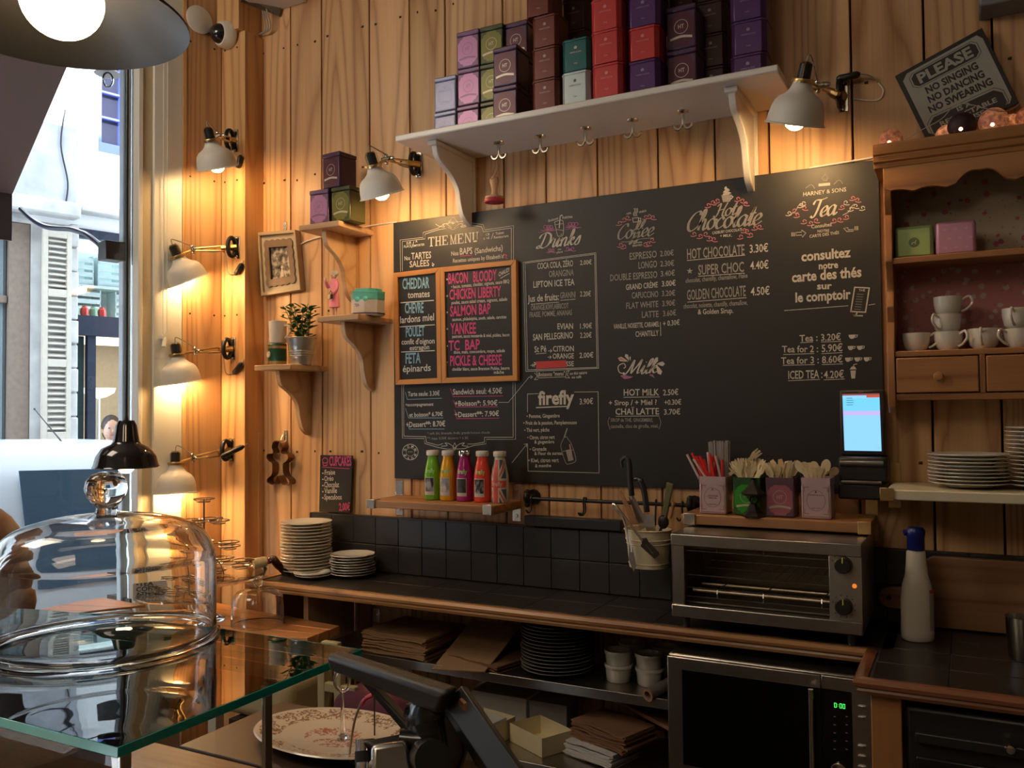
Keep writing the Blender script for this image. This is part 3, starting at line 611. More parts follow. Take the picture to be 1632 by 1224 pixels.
GL = dict(a=([[(.75, .85), (.45, 1), (.1, .7), (.05, .3), (.3, 0), (.6, .25), (.78, .95)], [(.78, .95), (.72, .3), (.85, 0), (1.1, .25)]], 1.0),
 c=([[(.7, .8), (.45, 1), (.1, .65), (.08, .25), (.35, 0), (.85, .3)]], .8), e=([[(.0, .3), (.4, .45), (.65, .75), (.45, 1), (.12, .7), (.08, .25), (.35, 0), (.85, .3)]], .78),
 f=([[(-.1, .4), (.3, .9), (.6, 1.7), (.5, 1.95), (.3, 1.6), (.25, .5), (.2, -.5), (0, -.75), (-.05, -.5), (.3, -.1), (.6, .2)], [(0, .95), (.6, 1.0)]], .6),
 h=([[(0, .3), (.4, 1.3), (.4, 1.8), (.2, 1.7), (.1, 0)], [(.1, .5), (.4, .95), (.6, .85), (.58, .2), (.7, 0), (.95, .25)]], .9),
 i=([[(0, .3), (.25, 1), (.2, .2), (.35, 0), (.55, .25)], [(.3, 1.4), (.34, 1.46)]], .5),
 k=([[(0, .3), (.35, 1.3), (.35, 1.8), (.2, 1.7), (.1, 0)], [(.1, .4), (.5, .95), (.6, .7), (.2, .5)], [(.25, .5), (.55, .05), (.9, .25)]], .85),
 l=([[(0, .3), (.4, 1.3), (.4, 1.8), (.2, 1.6), (.15, .3), (.3, 0), (.55, .25)]], .48), n=([[(0, .6), (.15, 1), (.15, 0)], [(.15, .5), (.45, 1), (.65, .85), (.62, .2), (.75, 0), (1.0, .25)]], .95),
 o=([[(.4, 1), (.08, .7), (.08, .25), (.38, 0), (.7, .3), (.68, .8), (.4, 1)], [(.6, .9), (.95, .8)]], .88), r=([[(0, .5), (.2, 1.1), (.22, .9), (.5, .92), (.45, .2), (.6, 0), (.8, .25)]], .75),
 s=([[(0, .2), (.4, 1.05), (.5, .5), (.4, .05), (.05, .05)]], .6), t=([[(0, .4), (.35, 1.6), (.2, .2), (.35, 0), (.6, .25)], [(0, 1.05), (.6, 1.1)]], .5),
 D=([[(.5, 1.7), (.35, .6), (.15, .05), (-.2, .1), (0, .3), (.6, 0), (1.2, .4), (1.2, 1.4), (.6, 1.8), (0, 1.6), (-.2, 1.2)]], 1.35),
 C=([[(1.1, 1.4), (1.0, 1.75), (.5, 1.6), (.1, .9), (.2, .2), (.6, 0), (1.15, .4)]], 1.15), H=([[(-.1, 1.4), (.3, 1.75), (.25, .6), (0, 0), (-.3, .2)], [(1.2, 1.8), (.95, .9), (.9, .2), (1.15, 0), (1.35, .2)], [(.1, .85), (.95, .95)]], 1.25),
 T=([[(-.1, 1.3), (.1, 1.7), (.7, 1.7), (1.3, 1.85)], [(.65, 1.7), (.5, .6), (.25, 0), (-.1, .15)]], .95), M=([[(-.3, .3), (-.1, 0), (.2, .6), (.45, 1.8), (.5, .6), (.55, .1)], [(.55, .1), (1.0, 1.1), (1.25, 1.8), (1.2, .6), (1.25, .1), (1.5, .2)]], 1.5))
SER = dict(T=[(0, .9, 1, 1), (.4, 0, .6, 1), (.25, 0, .75, .08), (0, .75, .08, 1), (.92, .75, 1, 1)], H=[(.1, 0, .3, 1), (.7, 0, .9, 1), (.3, .46, .7, .55), (0, 0, .4, .08), (.6, 0, 1, .08), (0, .92, .4, 1), (.6, .92, 1, 1)],
 E=[(.1, 0, .32, 1), (0, .92, .9, 1), (0, 0, .95, .08), (.3, .46, .65, .55), (.87, 0, .95, .28), (.82, .74, .9, 1), (.6, .36, .67, .64)], N=[(.08, 0, .2, 1), (.8, 0, .92, 1), (0, 0, .3, .08), (.66, .92, 1, 1), (0, .92, .3, 1)],
 M=[(.08, 0, .18, 1), (.78, 0, .95, 1), (0, 0, .28, .08), (.68, 0, 1.0, .08), (0, .92, .25, 1), (.75, .92, 1, 1)], U=[(.1, .2, .3, 1), (.74, .2, .84, 1), (0, .92, .4, 1), (.6, .92, .98, 1), (.2, 0, .75, .14)])
class Letter:
    """Flat chalk marks on the plane y = Y, measured in a crop of the photograph (offset ox, oy, scale s)."""
    def __init__(s, Y): s.Y = Y; s.d = {}; s.crop(0, 0, 1)
    def crop(s, ox, oy, k): s.o = (ox, oy, k); return s
    def P(s, x, y): q = hy(s.o[0]+x/s.o[2], s.o[1]+y/s.o[2], s.Y); return V((q.x, q.z))
    def put(s, vs, fs, c):
        D = s.d.setdefault(c, ([], [])); n = len(D[0]); s.k = (getattr(s, 'k', 0)+1) % 37; D[0].extend([(v[0], v[1], s.k*1.3e-5) for v in vs]); D[1].extend(tuple(i+n for i in f) for f in fs)
    def base(s, x0, y0, x1, y1, h):
        A = s.P(x0, y0); B = s.P(x1, y1); Hh = (s.P((x0+x1)/2, (y0+y1)/2-h)-s.P((x0+x1)/2, (y0+y1)/2)).length; return A, B-A, V((0, Hh))
    def t(s, txt, x0, y0, x1, y1, h, c='w', bold=.012, shear=0):
        A, U, W = s.base(x0, y0, x1, y1, h); vs, fs = tfit(txt, bold, shear)
        s.put([tuple(A+U*u+W*v) for u, v in vs], fs, c)
    def l(s, pts, w=1.0, c='w', closed=False, curve=0):
        P_ = [s.P(*p) for p in pts]
        if curve: P_ = crom([V((p.x, p.y, 0)) for p in P_], curve, closed)
        vs, fs = ribbon(P_, w*.0022, closed); s.put(vs, fs, c)
    def f(s, pts, c='w'): P_ = [tuple(s.P(*p)) for p in pts]; s.put(P_, [tuple(range(len(P_)))], c)
    def circ(s, x, y, r, w=1, c='w'): s.l([(x+r*math.cos(a), y+r*math.sin(a)) for a in [2*PI*i/20 for i in range(20)]], w, c, True)
    def script(s, txt, x0, y0, x1, y1, h, c='w', wmin=.05, wmax=.24, sh=.32):
        st = []; x = 0
        for ch in txt:
            if ch == ' ': x += .6; continue
            g, adv = GL[ch]
            for q in g: st.append([(x+px+py*sh, py) for px, py in q])
            x += adv
        mn = min(p[0] for q in st for p in q); mx = max(p[0] for q in st for p in q)
        A, U, W = s.base(x0, y0, x1, y1, h); Ul = U.length/(mx-mn); Wl = W.length/1.8
        for q in st:
            cc = crom([(p[0], p[1], 0) for p in q], 6); ww = []
            for i in range(len(cc)):
                d = cc[min(i+1, len(cc)-1)]-cc[max(i-1, 0)]; a = math.atan2(d.y, d.x)
                ww.append((wmin+(wmax-wmin)*abs(math.sin(a-.35)))*Wl*1.1)
            pts = [A+U*((p.x-mn)/(mx-mn))+W*(p.y/1.8) for p in cc]; vs, fs = ribbon(pts, ww); s.put(vs, fs, c)
    def serif(s, txt, x0, y0, x1, y1, h, c='w'):
        A, U, W = s.base(x0, y0, x1, y1, h); n = len(txt)
        for i, ch in enumerate(txt):
            o = i/n; k = .9/n
            for a, b_, cc, d in SER[ch]:
                s.put([tuple(A+U*(o+k*u)+W*v) for u, v in ((a, b_), (cc, b_), (cc, d), (a, d))], [(0, 1, 2, 3)], c)
            dg = {'N': [((.08, 1), (.26, 1), (.92, 0), (.74, 0))], 'M': [((.08, 1), (.24, 1), (.56, 0), (.46, 0)), ((.78, 1), (.9, 1), (.56, 0), (.46, 0))]}.get(ch, [])
            for q in dg: s.put([tuple(A+U*(o+k*u)+W*v) for u, v in q], [(0, 1, 2, 3)], c)
    def curl(s, x, y, r, c='p', flip=1, n=2, w=1.0):
        for k in range(n):
            cx = x+flip*k*r*1.5; rr = r*(1-.25*k); s.l([(cx+flip*rr*(1-t_)*math.cos(5.2*t_+2.6*k), y-rr*(1-t_)*math.sin(5.2*t_+2.6*k)) for t_ in [i/9 for i in range(9)]], w, c)
            s.l([(cx-flip*rr*1.4, y+rr*.9), (cx, y+rr*1.05), (cx+flip*rr*1.2, y+rr*.5)], w, c, curve=4)
    def done(s, par, off=.0006, names=None):
        mm = dict(w=M_chw, g=M_chg, p=M_chp, r=M_chlp, m=M_chpu, b=M_chb); lb = dict(p='pink chalk lettering', b='blue chalk lettering', r='rose chalk ornament', m='mauve chalk ornament')
        for c, (vs, fs) in s.d.items():
            b = MB(); b.add([(x, s.Y-off-e, z) for x, z, e in vs], fs); b.build('lettering', mm[c], par, weld=False, smooth=False, label=lb.get(c), kind='stuff')
        s.d = {}
# ================================================================== MENU BOARD
bx0, bx1, bz0, bz1 = -1.822, -.199, 1.259, 2.181
YB = -.014
mb = thing('menu_board', 'large black chalk menu board covered in drinks and sandwich prices', 'menu board', (bx0, 0, bz0))
b = MB(); b.box(bx0, bx1, YB+.0004, -.001, bz0, bz1); b.build('board', M_chalk, mb, bevel=.0015)
L = Letter(YB)
L.crop(610, 330, 4.371)
for a in [('SUR', 165, 262, 200, 255, 17), ('PLACE', 148, 285, 200, 278, 17), ('À', 228, 248, 242, 246, 16), ('EMPORTER', 212, 278, 292, 268, 15), ('CB', 718, 200, 745, 196, 16), ('à 1€', 703, 228, 745, 222, 15),
          ('Ticket', 785, 195, 845, 185, 17), ('Restaurant', 775, 220, 878, 208, 17), ('Nos', 152, 372, 192, 368, 28), ('TARTES', 200, 365, 338, 355, 45), ('SALÉES', 188, 420, 325, 410, 42), ('Nos', 478, 340, 528, 335, 30),
          ('BAPS', 538, 332, 625, 325, 45), ('{Sandwichs}', 640, 325, 838, 302, 36), ("Recettes uniques by Elizabeth's!", 490, 388, 845, 355, 27)]: L.t(*a)
L.l([(203, 284), (218, 240)]); L.l([(757, 222), (772, 180)]); L.l([(540, 342), (622, 335)], 1, 'p'); L.l([(345, 390), (358, 400), (350, 412), (345, 402)], 1.4)
L.l([(850, 330), (865, 338), (855, 352), (868, 358)], 1.4, 'p')
L.serif('THE', 318, 277, 462, 262, 66); L.serif('MENU', 470, 262, 675, 240, 68)
L.l([(125, 448), (122, 230), (282, 212), (282, 178), (330, 165), (385, 148), (430, 118), (470, 110)], .8); L.l([(138, 445), (137, 240), (295, 222), (295, 189), (340, 174), (390, 158), (440, 150)], .8)
L.l([(520, 105), (560, 100), (620, 112), (700, 122), (710, 160), (912, 130), (912, 372)], .8); L.l([(540, 135), (600, 122), (690, 138), (703, 174), (897, 146), (897, 372)], .8)
for sx in (1, -1):
    L.l([(490+sx*8, 150), (490+sx*45, 118), (490+sx*70, 122), (490+sx*58, 140), (490+sx*100, 132), (490+sx*120, 118)], .8, curve=4)
for a in range(-3, 4): L.l([(490, 118), (490+a*11, 80+abs(a)*6)], .8)
L.l([(458, 118), (490, 72), (524, 112)], .8, curve=4); L.l([(455, 140), (490, 158), (530, 135)], .8, curve=4)
L.done(mb)
L.crop(620, 590, 5.1)
for a in [('Tarte seule: 3.30€', 155, 212, 412, 205, 36), ('+accompagnement', 135, 293, 362, 288, 25), ('et boisson* 6.70€', 165, 380, 438, 372, 34), ('+Dessert**: 8.70€', 140, 463, 458, 455, 42), ('Sandwich seul: 4.50€', 520, 198, 920, 188, 44),
          ('+Boisson*: 5.90€', 535, 290, 882, 285, 40), ('+Dessert**: 7.90€', 535, 382, 895, 372, 41)]: L.t(*a, 'w', .016)
L.t('*: soft, thé, limonade, firefly, grande boisson chaude', 312, 523, 820, 515, 20, 'g', 0); L.t('**: supp. 0.50€ desserts > à 3€.', 312, 563, 650, 560, 20, 'g', 0)
for p, c in (([(135, 180), (150, 238), (430, 228)], 'b'), ([(135, 310), (160, 388), (440, 388)], 'b'), ([(150, 440), (168, 478), (450, 478)], 'b'), ([(500, 150), (522, 215), (928, 209)], 'p'), ([(525, 245), (546, 299), (882, 297)], 'p'), ([(535, 325), (553, 394), (895, 389)], 'p')): L.l(p, .9, c)
L.l([(105, 122), (110, 552), (288, 555), (290, 595), (400, 628), (480, 642), (525, 640)], .8); L.l([(119, 122), (122, 536), (300, 540), (304, 585), (400, 610), (440, 596)], .8)
L.l([(545, 640), (610, 638), (690, 612), (790, 598), (792, 562), (1030, 562), (1026, 98)], .8); L.l([(640, 600), (690, 600), (776, 585), (778, 545), (1010, 545), (1008, 100)], .8)
for sx in (1, -1): L.l([(535-sx*10, 640), (535+sx*40, 600), (535+sx*80, 592), (535+sx*60, 612), (535+sx*110, 618)], .8, curve=4)
L.l([(520, 625), (535, 590), (550, 622), (535, 650), (520, 625)], .8)
L.circ(174, 665, 64, .9); L.circ(174, 665, 34, .5)
for i, ch in enumerate('HOME'):
    a = PI*(.86-.24*i); L.t(ch, 174+48*math.cos(a)-9, 668-50*math.sin(a)+9, 174+48*math.cos(a)+9, 668-50*math.sin(a)+9, 19, 'w', .02)
for i, ch in enumerate('MADE'):
    a = PI*(1.16+.23*i); L.t(ch, 174+48*math.cos(a)-9, 668-50*math.sin(a)+9, 174+48*math.cos(a)+9, 668-50*math.sin(a)+9, 18, 'w', .02)
for x in (158, 172, 186): L.f([(x-3, 660), (x+3, 660), (x+3, 666), (x-3, 666)])
for p in ([(892, 262), (970, 262), (1140, 55), (1165, 55)], [(1150, 42), (1168, 55), (1150, 68)], [(1000, 752), (1122, 600)], [(1098, 602), (1124, 598), (1118, 625)]): L.l(p, .7)
L.done(mb)
L.crop(820, 330, 4.222)
L.script('Drinks', 150, 280, 442, 250, 100)
for a in [('COCA COLA, ZÉRO', 155, 418, 395, 398, 40, 'w'), ('2.00€', 442, 390, 520, 385, 30, 'w'), ('ORANGINA', 232, 472, 400, 460, 42, 'g'), ('LIPTON ICE TEA', 128, 543, 405, 525, 42, 'w'), ('Jus de fruits:', 90, 640, 300, 625, 46, 'w'), ('GRANINI', 308, 615, 412, 608, 40, 'g'),
          ('2.20€', 442, 602, 515, 600, 34, 'w'), ('ORANGE,KIWI,ABRICOT', 112, 695, 365, 680, 34, 'g'), ('FRAISE, POMME, ANANAS', 102, 742, 388, 726, 34, 'g'), ('EVIAN', 290, 822, 395, 820, 38, 'w'), ('1.90€', 442, 818, 522, 815, 34, 'w'), ('SAN PELLEGRINO', 125, 898, 395, 882, 42, 'w'),
          ('2.20€', 442, 880, 520, 878, 34, 'w'), ('St Pé', 135, 978, 215, 972, 40, 'w'), ('CITRON', 260, 972, 400, 970, 36, 'w'), ('ORANGE', 258, 1020, 400, 1018, 34, 'w'), ('2.00€', 438, 1015, 532, 1012, 34, 'w'), ('P', 132, 1078, 146, 1078, 34, 'w'), ('AMPLEMOUSSE', 146, 1078, 400, 1070, 32, 'w'),
          ('Boissons "menu"', 162, 1140, 340, 1132, 26, 'w'), ('ou thé nature', 372, 1130, 488, 1122, 20, 'w'), ('ou café', 385, 1153, 450, 1150, 18, 'w'), ('Boissons', 228, 102, 295, 82, 18, 'w'), ('fraîches', 322, 80, 390, 72, 18, 'w'), ('sur', 292, 290, 318, 288, 12, 'w'), ('place', 285, 312, 325, 306, 14, 'w')]: L.t(*a)
for p in ([(228, 968), (250, 968)], [(242, 958), (252, 968), (242, 978)], [(225, 1010), (247, 1010)], [(238, 1000), (248, 1010), (238, 1020)], [(108, 1065), (128, 1065)], [(120, 1056), (129, 1065), (120, 1074)], [(145, 988), (215, 982)], [(112, 655), (300, 640)], [(310, 628), (410, 620)],
          [(60, 372), (548, 308), (566, 1085), (78, 1106)], [(72, 378), (540, 318), (556, 1078), (90, 1096)]): L.l(p, .8, 'w', len(p) == 4)
L.l([(150, 1108), (160, 1150), (345, 1142), (352, 1104)], .7); L.l([(135, 1115), (155, 1135), (135, 1162), (158, 1160)], .7); L.l([(350, 1105), (370, 1100), (355, 1128), (372, 1150), (342, 1148)], .7)
L.l([(270, 100), (325, 92), (328, 185), (302, 195), (290, 190), (270, 100)], .8, 'w', curve=3); L.l([(302, 140), (308, 60), (322, 55)], 1.6); L.l([(278, 118), (325, 112)], .7); L.l([(282, 150), (328, 158)], .7)
L.l([(160, 172), (275, 158)], .7, 'm'); L.l([(340, 152), (450, 138)], .7, 'm')
for x, f in ((205, 1), (250, -1), (400, -1), (370, 1), (225, 1), (420, -1)): L.curl(x, 138 if x < 300 else 118, 20, 'm', f, 2)
for x, f in ((235, 1), (262, -1), (355, 1), (395, -1)): L.curl(x, 292 if x < 300 else 282, 14, 'm', f, 2)
L.script('Coffee', 700, 218, 940, 190, 100, 'g')
for a in [('ESPRESSO', 775, 355, 958, 338, 45, 'g'), ('2.00€', 980, 332, 1072, 325, 36, 'g'), ('LONGO', 835, 415, 960, 405, 45, 'g'), ('2.30€', 982, 400, 1075, 395, 36, 'g'), ('DOUBLE ESPRESSO', 645, 498, 962, 475, 43, 'g'), ('3.40€', 985, 468, 1080, 460, 36, 'g'), ('GRAND CRÈME', 750, 558, 965, 540, 36, 'w'), ('3.00€', 992, 535, 1085, 528, 36, 'w'),
          ('CAPUCCINO', 790, 615, 968, 605, 40, 'g'), ('3.20€', 992, 600, 1082, 595, 36, 'g'), ('FLAT WHITE', 752, 685, 968, 672, 40, 'g'), ('3.90€', 995, 668, 1082, 662, 36, 'g'), ('LATTE', 858, 745, 970, 740, 42, 'g'), ('3.60€', 1000, 735, 1088, 728, 36, 'g'), ('VANILLE, NOISETTE, CARAMEL', 668, 820, 975, 803, 32, 'w'),
          ('+ 0.30€', 1000, 802, 1112, 792, 34, 'w'), ('CHANTILLY', 815, 873, 970, 865, 36, 'w'), ('100%', 755, 52, 785, 46, 12, 'w'), ('ARABICA', 838, 42, 888, 32, 14, 'w'), ('freshly', 818, 244, 860, 240, 10, 'w'), ('BREWED', 795, 268, 860, 260, 12, 'w')]: L.t(*a)
L.l([(982, 775), (985, 866)], .8); L.l([(720, 235), (790, 232), (850, 215), (938, 208)], .8, 'g', curve=4)
L.l([(795, 75), (800, 102), (832, 100), (836, 72), (795, 75)], .9); L.l([(836, 78), (852, 74), (848, 90), (834, 92)], .8)
for x in (806, 816, 826): L.l([(x, 62), (x-5, 45), (x+4, 28), (x, 8)], .9, 'w', curve=3)
for x, y, f in ((705, 108, 1), (735, 85, 1), (765, 72, -1), (880, 68, 1), (905, 62, 1), (935, 70, -1), (712, 255, 1), (735, 265, 1), (930, 222, -1), (905, 245, -1), (885, 250, -1)): L.curl(x, y, 15, 'r', f, 1)
L.script('Milk', 735, 1128, 965, 1115, 95)
L.l([(735, 1120), (705, 1110), (700, 1070), (735, 1052), (748, 1075), (735, 1085)], 1.3, 'w', curve=4)
def drop(x, y, dx, dy, w_, c='w'):
    n = V((-dy, dx))*w_; a = (x, y); L.f([a, (x+dx*.5+n.x*.7, y+dy*.5+n.y*.7), (x+dx*.85+n.x, y+dy*.85+n.y), (x+dx*1.1, y+dy*1.1), (x+dx*.85-n.x, y+dy*.85-n.y), (x+dx*.5-n.x*.7, y+dy*.5-n.y*.7)], c)
drop(768, 1040, -65, -22, .22); drop(772, 1035, -22, -42, .25); drop(780, 1035, -2, -28, .2); drop(955, 1060, 28, 62, .25); drop(955, 1055, 52, 0, .3); drop(952, 1048, 12, -18, .3); drop(750, 1032, -45, -12, .16, 'r')
L.f([(712, 1135), (740, 1158), (780, 1152), (800, 1140), (770, 1138), (740, 1128)], 'm'); L.f([(905, 1128), (945, 1152), (930, 1125)], 'm')
L.done(mb)
L.crop(820, 560, 4.707)
L.t('firefly', 178, 400, 448, 392, 98, 'w', .03)
for a in [('3.90€', 490, 398, 590, 394, 42), ('• Pomme, Gingembre', 92, 500, 340, 495, 27), ('• Fruit de la passion, Pamplemousse', 68, 550, 468, 546, 27), ('• Thé vert, pêche', 75, 605, 262, 601, 28), ('• Citron, citron vert', 98, 660, 302, 656, 28), ('& gingembre', 150, 691, 298, 689, 24), ('• Grenade', 115, 748, 240, 744, 28),
          ('& Fleur de sureau', 150, 778, 362, 775, 24), ('• Kiwi, citron vert', 105, 833, 332, 830, 30), ('& menthe', 155, 870, 275, 867, 24), ('HOT MiLK', 820, 332, 1085, 330, 48), ('2.50€', 1115, 330, 1230, 325, 42), ('+ Sirop / + Miel ?', 708, 405, 1068, 400, 38), ('+0.30€', 1125, 402, 1252, 398, 38), ('CHAÏ LATTE', 758, 475, 1085, 472, 46), ('3.70€', 1122, 475, 1245, 472, 40)]: L.t(*a, 'w', .014)
L.t('SIROP de THÉ, GINGEMBRE,', 722, 528, 1040, 528, 26, 'g'); L.t('cannelle, clou de girofle, miel.', 722, 575, 1080, 572, 27, 'g')
L.l([(165, 422), (410, 412), (400, 432)], 1.6)
for p in ([(98, 455), (98, 320), (180, 317)], [(450, 305), (628, 303), (635, 912), (102, 898), (98, 692)], [(820, 345), (1088, 342)], [(762, 487), (1085, 484)]): L.l(p, .8)
L.l([(715, 492), (702, 530), (718, 585)], .8, 'g', curve=4); L.l([(1085, 492), (1098, 535), (1085, 582)], .8, 'g', curve=4)
L.l([(372, 648), (352, 690), (350, 725), (385, 835), (415, 843), (455, 828), (460, 800), (430, 700), (400, 655), (388, 640), (372, 648)], .9, 'g', curve=3); L.l([(375, 642), (395, 580)], 2.0, 'g'); L.l([(365, 750), (440, 740)], .8, 'g'); L.l([(415, 700), (432, 790)], 2.2, 'r'); L.f([(385, 740), (420, 735), (445, 815), (405, 825)], 'g')
L.done(mb)
L.crop(1070, 270, 3.497)
L.script('Hot', 235, 268, 372, 250, 74, 'g'); L.script('Chocolate', 95, 345, 505, 305, 108, 'g')
for a in [('CADBURY CHOCOLATE', 228, 362, 395, 342, 15, 'w'), ('+ MILK.', 272, 378, 338, 374, 14, 'w'), ('HOT CHOCOLATE', 88, 500, 408, 475, 56, 'g'), ('3.30€', 437, 465, 540, 458, 44, 'w'), ('SUPER CHOC', 150, 588, 405, 570, 54, 'g'), ('4.40€', 440, 558, 542, 552, 44, 'w'), ('chocolat, chantilly, chamallow, Flake', 80, 632, 425, 603, 25, 'g'),
          ('GOLDEN CHOCOLATE', 88, 728, 415, 705, 56, 'g'), ('4.50€', 443, 703, 548, 697, 44, 'w'), ('chocolat, noisette, chantilly, chamallow,', 68, 775, 425, 754, 26, 'g'), ('& Golden Sirup.', 148, 808, 345, 800, 28, 'w'), ('HARNEY & SONS', 735, 150, 975, 122, 22, 'w'), ('Consultez', 780, 330, 895, 315, 20, 'w'), ('NOTRE', 815, 352, 880, 347, 14, 'w'), ('CARTE DES THÉS', 770, 382, 935, 360, 16, 'w'),
          ('Tea :', 715, 960, 815, 955, 36, 'w'), ('3.20€', 835, 955, 945, 950, 36, 'w'), ('Tea for 2 :', 618, 1020, 818, 1018, 36, 'w'), ('5.90€', 838, 1018, 955, 1012, 40, 'w'), ('Tea for 3 :', 612, 1085, 822, 1080, 37, 'w'), ('8.60€', 840, 1080, 955, 1075, 38, 'w'), ('ICED TEA :', 652, 1168, 842, 1162, 44, 'w'), ('4.20€', 850, 1165, 962, 1160, 40, 'w'), ('THÉ', 1045, 680, 1080, 680, 12, 'w')]: L.t(*a)
for a in [('consultez', 725, 512, 1000, 487, 52), ('notre', 822, 556, 930, 548, 36), ('carte des thés', 672, 628, 1060, 597, 54), ('sur', 812, 668, 895, 665, 36), ('le comptoir', 692, 740, 1000, 720, 52)]: L.t(*a, 'w', .03)
for p in ([(88, 508), (410, 478)], [(150, 596), (408, 578)], [(90, 740), (418, 715)], [(630, 787), (985, 760)], [(1100, 756), (1135, 750)], [(720, 966), (788, 962)], [(835, 962), (945, 958)], [(625, 1032), (795, 1026)], [(838, 1027), (952, 1021)], [(622, 1092), (798, 1088)], [(840, 1088), (955, 1084)], [(652, 1178), (828, 1170)], [(850, 1173), (965, 1168)]): L.l(p, .8)
L.script('Tea', 775, 270, 925, 250, 98)
star = [(103+18*(1 if i % 2 == 0 else .42)*math.sin(PI*i/5), 567-18*(1 if i % 2 == 0 else .42)*math.cos(PI*i/5)) for i in range(10)]; L.f(star, 'g')
L.l([(282, 145), (290, 180), (325, 178), (335, 142), (282, 145)], 1.2, 'g'); L.f([(284, 148), (292, 178), (323, 176), (332, 145)], 'g'); L.l([(335, 148), (345, 152), (330, 168)], 1)
L.l([(288, 140), (330, 132), (292, 125), (322, 115), (300, 108), (308, 98)], 2.6, 'w', curve=3)
for x, y, f, c in ((205, 200, 1, 'r'), (235, 185, -1, 'r'), (255, 175, 1, 'r'), (370, 165, 1, 'r'), (400, 175, -1, 'r'), (418, 190, -1, 'r'), (125, 360, 1, 'r'), (160, 372, 1, 'r'), (195, 360, -1, 'r'), (215, 385, 1, 'r'), (240, 390, -1, 'r'), (385, 375, 1, 'r'), (425, 345, -1, 'r'), (405, 340, 1, 'r'), (465, 325, 1, 'r'), (495, 320, -1, 'r'), (440, 365, 1, 'r'),
                  (655, 245, 1, 'w'), (690, 230, -1, 'r'), (720, 200, 1, 'w'), (745, 215, -1, 'r'), (700, 255, 1, 'r'), (735, 190, 1, 'w'), (950, 210, 1, 'r'), (975, 185, -1, 'w'), (1010, 160, 1, 'r'), (1040, 170, -1, 'r'), (1000, 220, 1, 'w'), (1030, 205, -1, 'w'), (1065, 215, 1, 'w'), (740, 290, 1, 'r'), (775, 300, 1, 'r'), (810, 285, -1, 'r'), (905, 285, 1, 'r'), (940, 280, -1, 'r'), (975, 265, 1, 'r')): L.curl(x, y, 13, c, f, 1)
for x in (700, 1000): L.l([(x-45, 255), (x-10, 235), (x+10, 200), (x+30, 195)], .7, 'w', curve=4)
L.l([(860, 25), (840, 48), (848, 62), (866, 62), (872, 48), (860, 25)], .9, 'g'); L.f([(820, 80), (885, 74), (885, 90), (820, 95)], 'w'); L.l([(750, 105), (780, 85), (800, 108)], .7, 'g', curve=3); L.l([(905, 85), (935, 60), (955, 80)], .7, 'g', curve=3)
for d, x in ((1, 695), (-1, 1015)):
    L.l([(x, 352 if d > 0 else 335), (x+d*30, 350 if d > 0 else 337), (x+d*30, 338 if d > 0 else 325), (x+d*55, 355 if d > 0 else 328), (x+d*35, 378 if d > 0 else 348), (x+d*32, 366 if d > 0 else 346), (x, 368 if d > 0 else 344)], .8, 'w', True)
    for k in (8, 16, 24): L.l([(x-d*k, 352 if d > 0 else 318), (x-d*k, 372 if d > 0 else 338)], .8)
L.l([(1022, 657), (1103, 661), (1082, 796), (1000, 792)], 1.5, 'w', True)
for k in range(7): L.l([(1035-k*2.5, 695+k*14), (1070-k*2.5, 697+k*14)], .6, 'g')
L.l([(1035, 797), (1030, 812), (1005, 815), (1065, 816)], 1.6)
def cup(x, y, s=1): L.f([(x, y), (x+38*s, y-2), (x+36*s, y+12), (x+26*s, y+22), (x+12*s, y+22), (x+2*s, y+12)]); L.l([(x+37*s, y+2), (x+50*s, y+1), (x+46*s, y+12), (x+34*s, y+14)], .9)
cup(988, 922); cup(983, 985, .85); cup(1034, 984, .85); cup(968, 1050, .85); cup(1020, 1049, .85); cup(1072, 1048, .85)
L.f([(998, 1122), (1028, 1120), (1024, 1165), (1004, 1166)]); L.f([(994, 1116), (1004, 1100), (1022, 1098), (1032, 1114)]); L.l([(1013, 1100), (1018, 1088), (1034, 1084)], 1)
L.done(mb)
b = MB(); q = [hy(820+x/4.222, 330+y/4.222, YB) for x, y in ((145, 1040), (348, 1031), (351, 1078), (146, 1088))]; b.slab([(p.x, YB-.001, p.z) for p in q], .0006)
tag(b.build('red_tape', mat('red_tape', (.55, .05, .05), .35)), 'strip of red tape stuck over a line of the drinks list', 'tape')
# framed boards
def framed(px, label, texts):
    Y = -.034; P_ = [hy(x, y, Y) for x, y in px]; t = thing('framed_chalkboard', label, 'chalkboard', (P_[3].x, -.014, P_[3].z)); cx = sum(p.x for p in P_)/4; cz = sum(p.z for p in P_)/4; fw = .018
    inn = [V((p.x+(fw if p.x < cx else -fw), Y, p.z+(fw if p.z < cz else -fw))) for p in P_]
    for i in range(4):
        j = (i+1) % 4; b = MB(); c = [P_[i], P_[j], inn[j], inn[i]]; b.add([tuple(p) for p in c]+[(p.x, YB-.0005, p.z) for p in c], [(0, 1, 2, 3), (7, 6, 5, 4)]+[(k, (k+1) % 4, (k+1) % 4+4, k+4) for k in range(4)])
        b.build('frame_bar', M_frame if i % 2 else wood('picture_frame_pine_flat', (.55, .25, .07), (.40, .16, .04), axis='x', K=6, knots=0), t, bevel=.0015)
    b = MB(); b.add([(p.x, Y+.008, p.z) for p in inn]+[(p.x, YB-.0008, p.z) for p in inn], [(0, 1, 2, 3), (7, 6, 5, 4)]+[(k, (k+1) % 4, (k+1) % 4+4, k+4) for k in range(4)]); b.build('panel', M_chalk, t)
    l = Letter(Y+.008).crop(610, 330, 4.371)
    for q in texts:
        if isinstance(q[0], str): l.t(*q)
        else: l.l(*q)
    l.done(t); return t
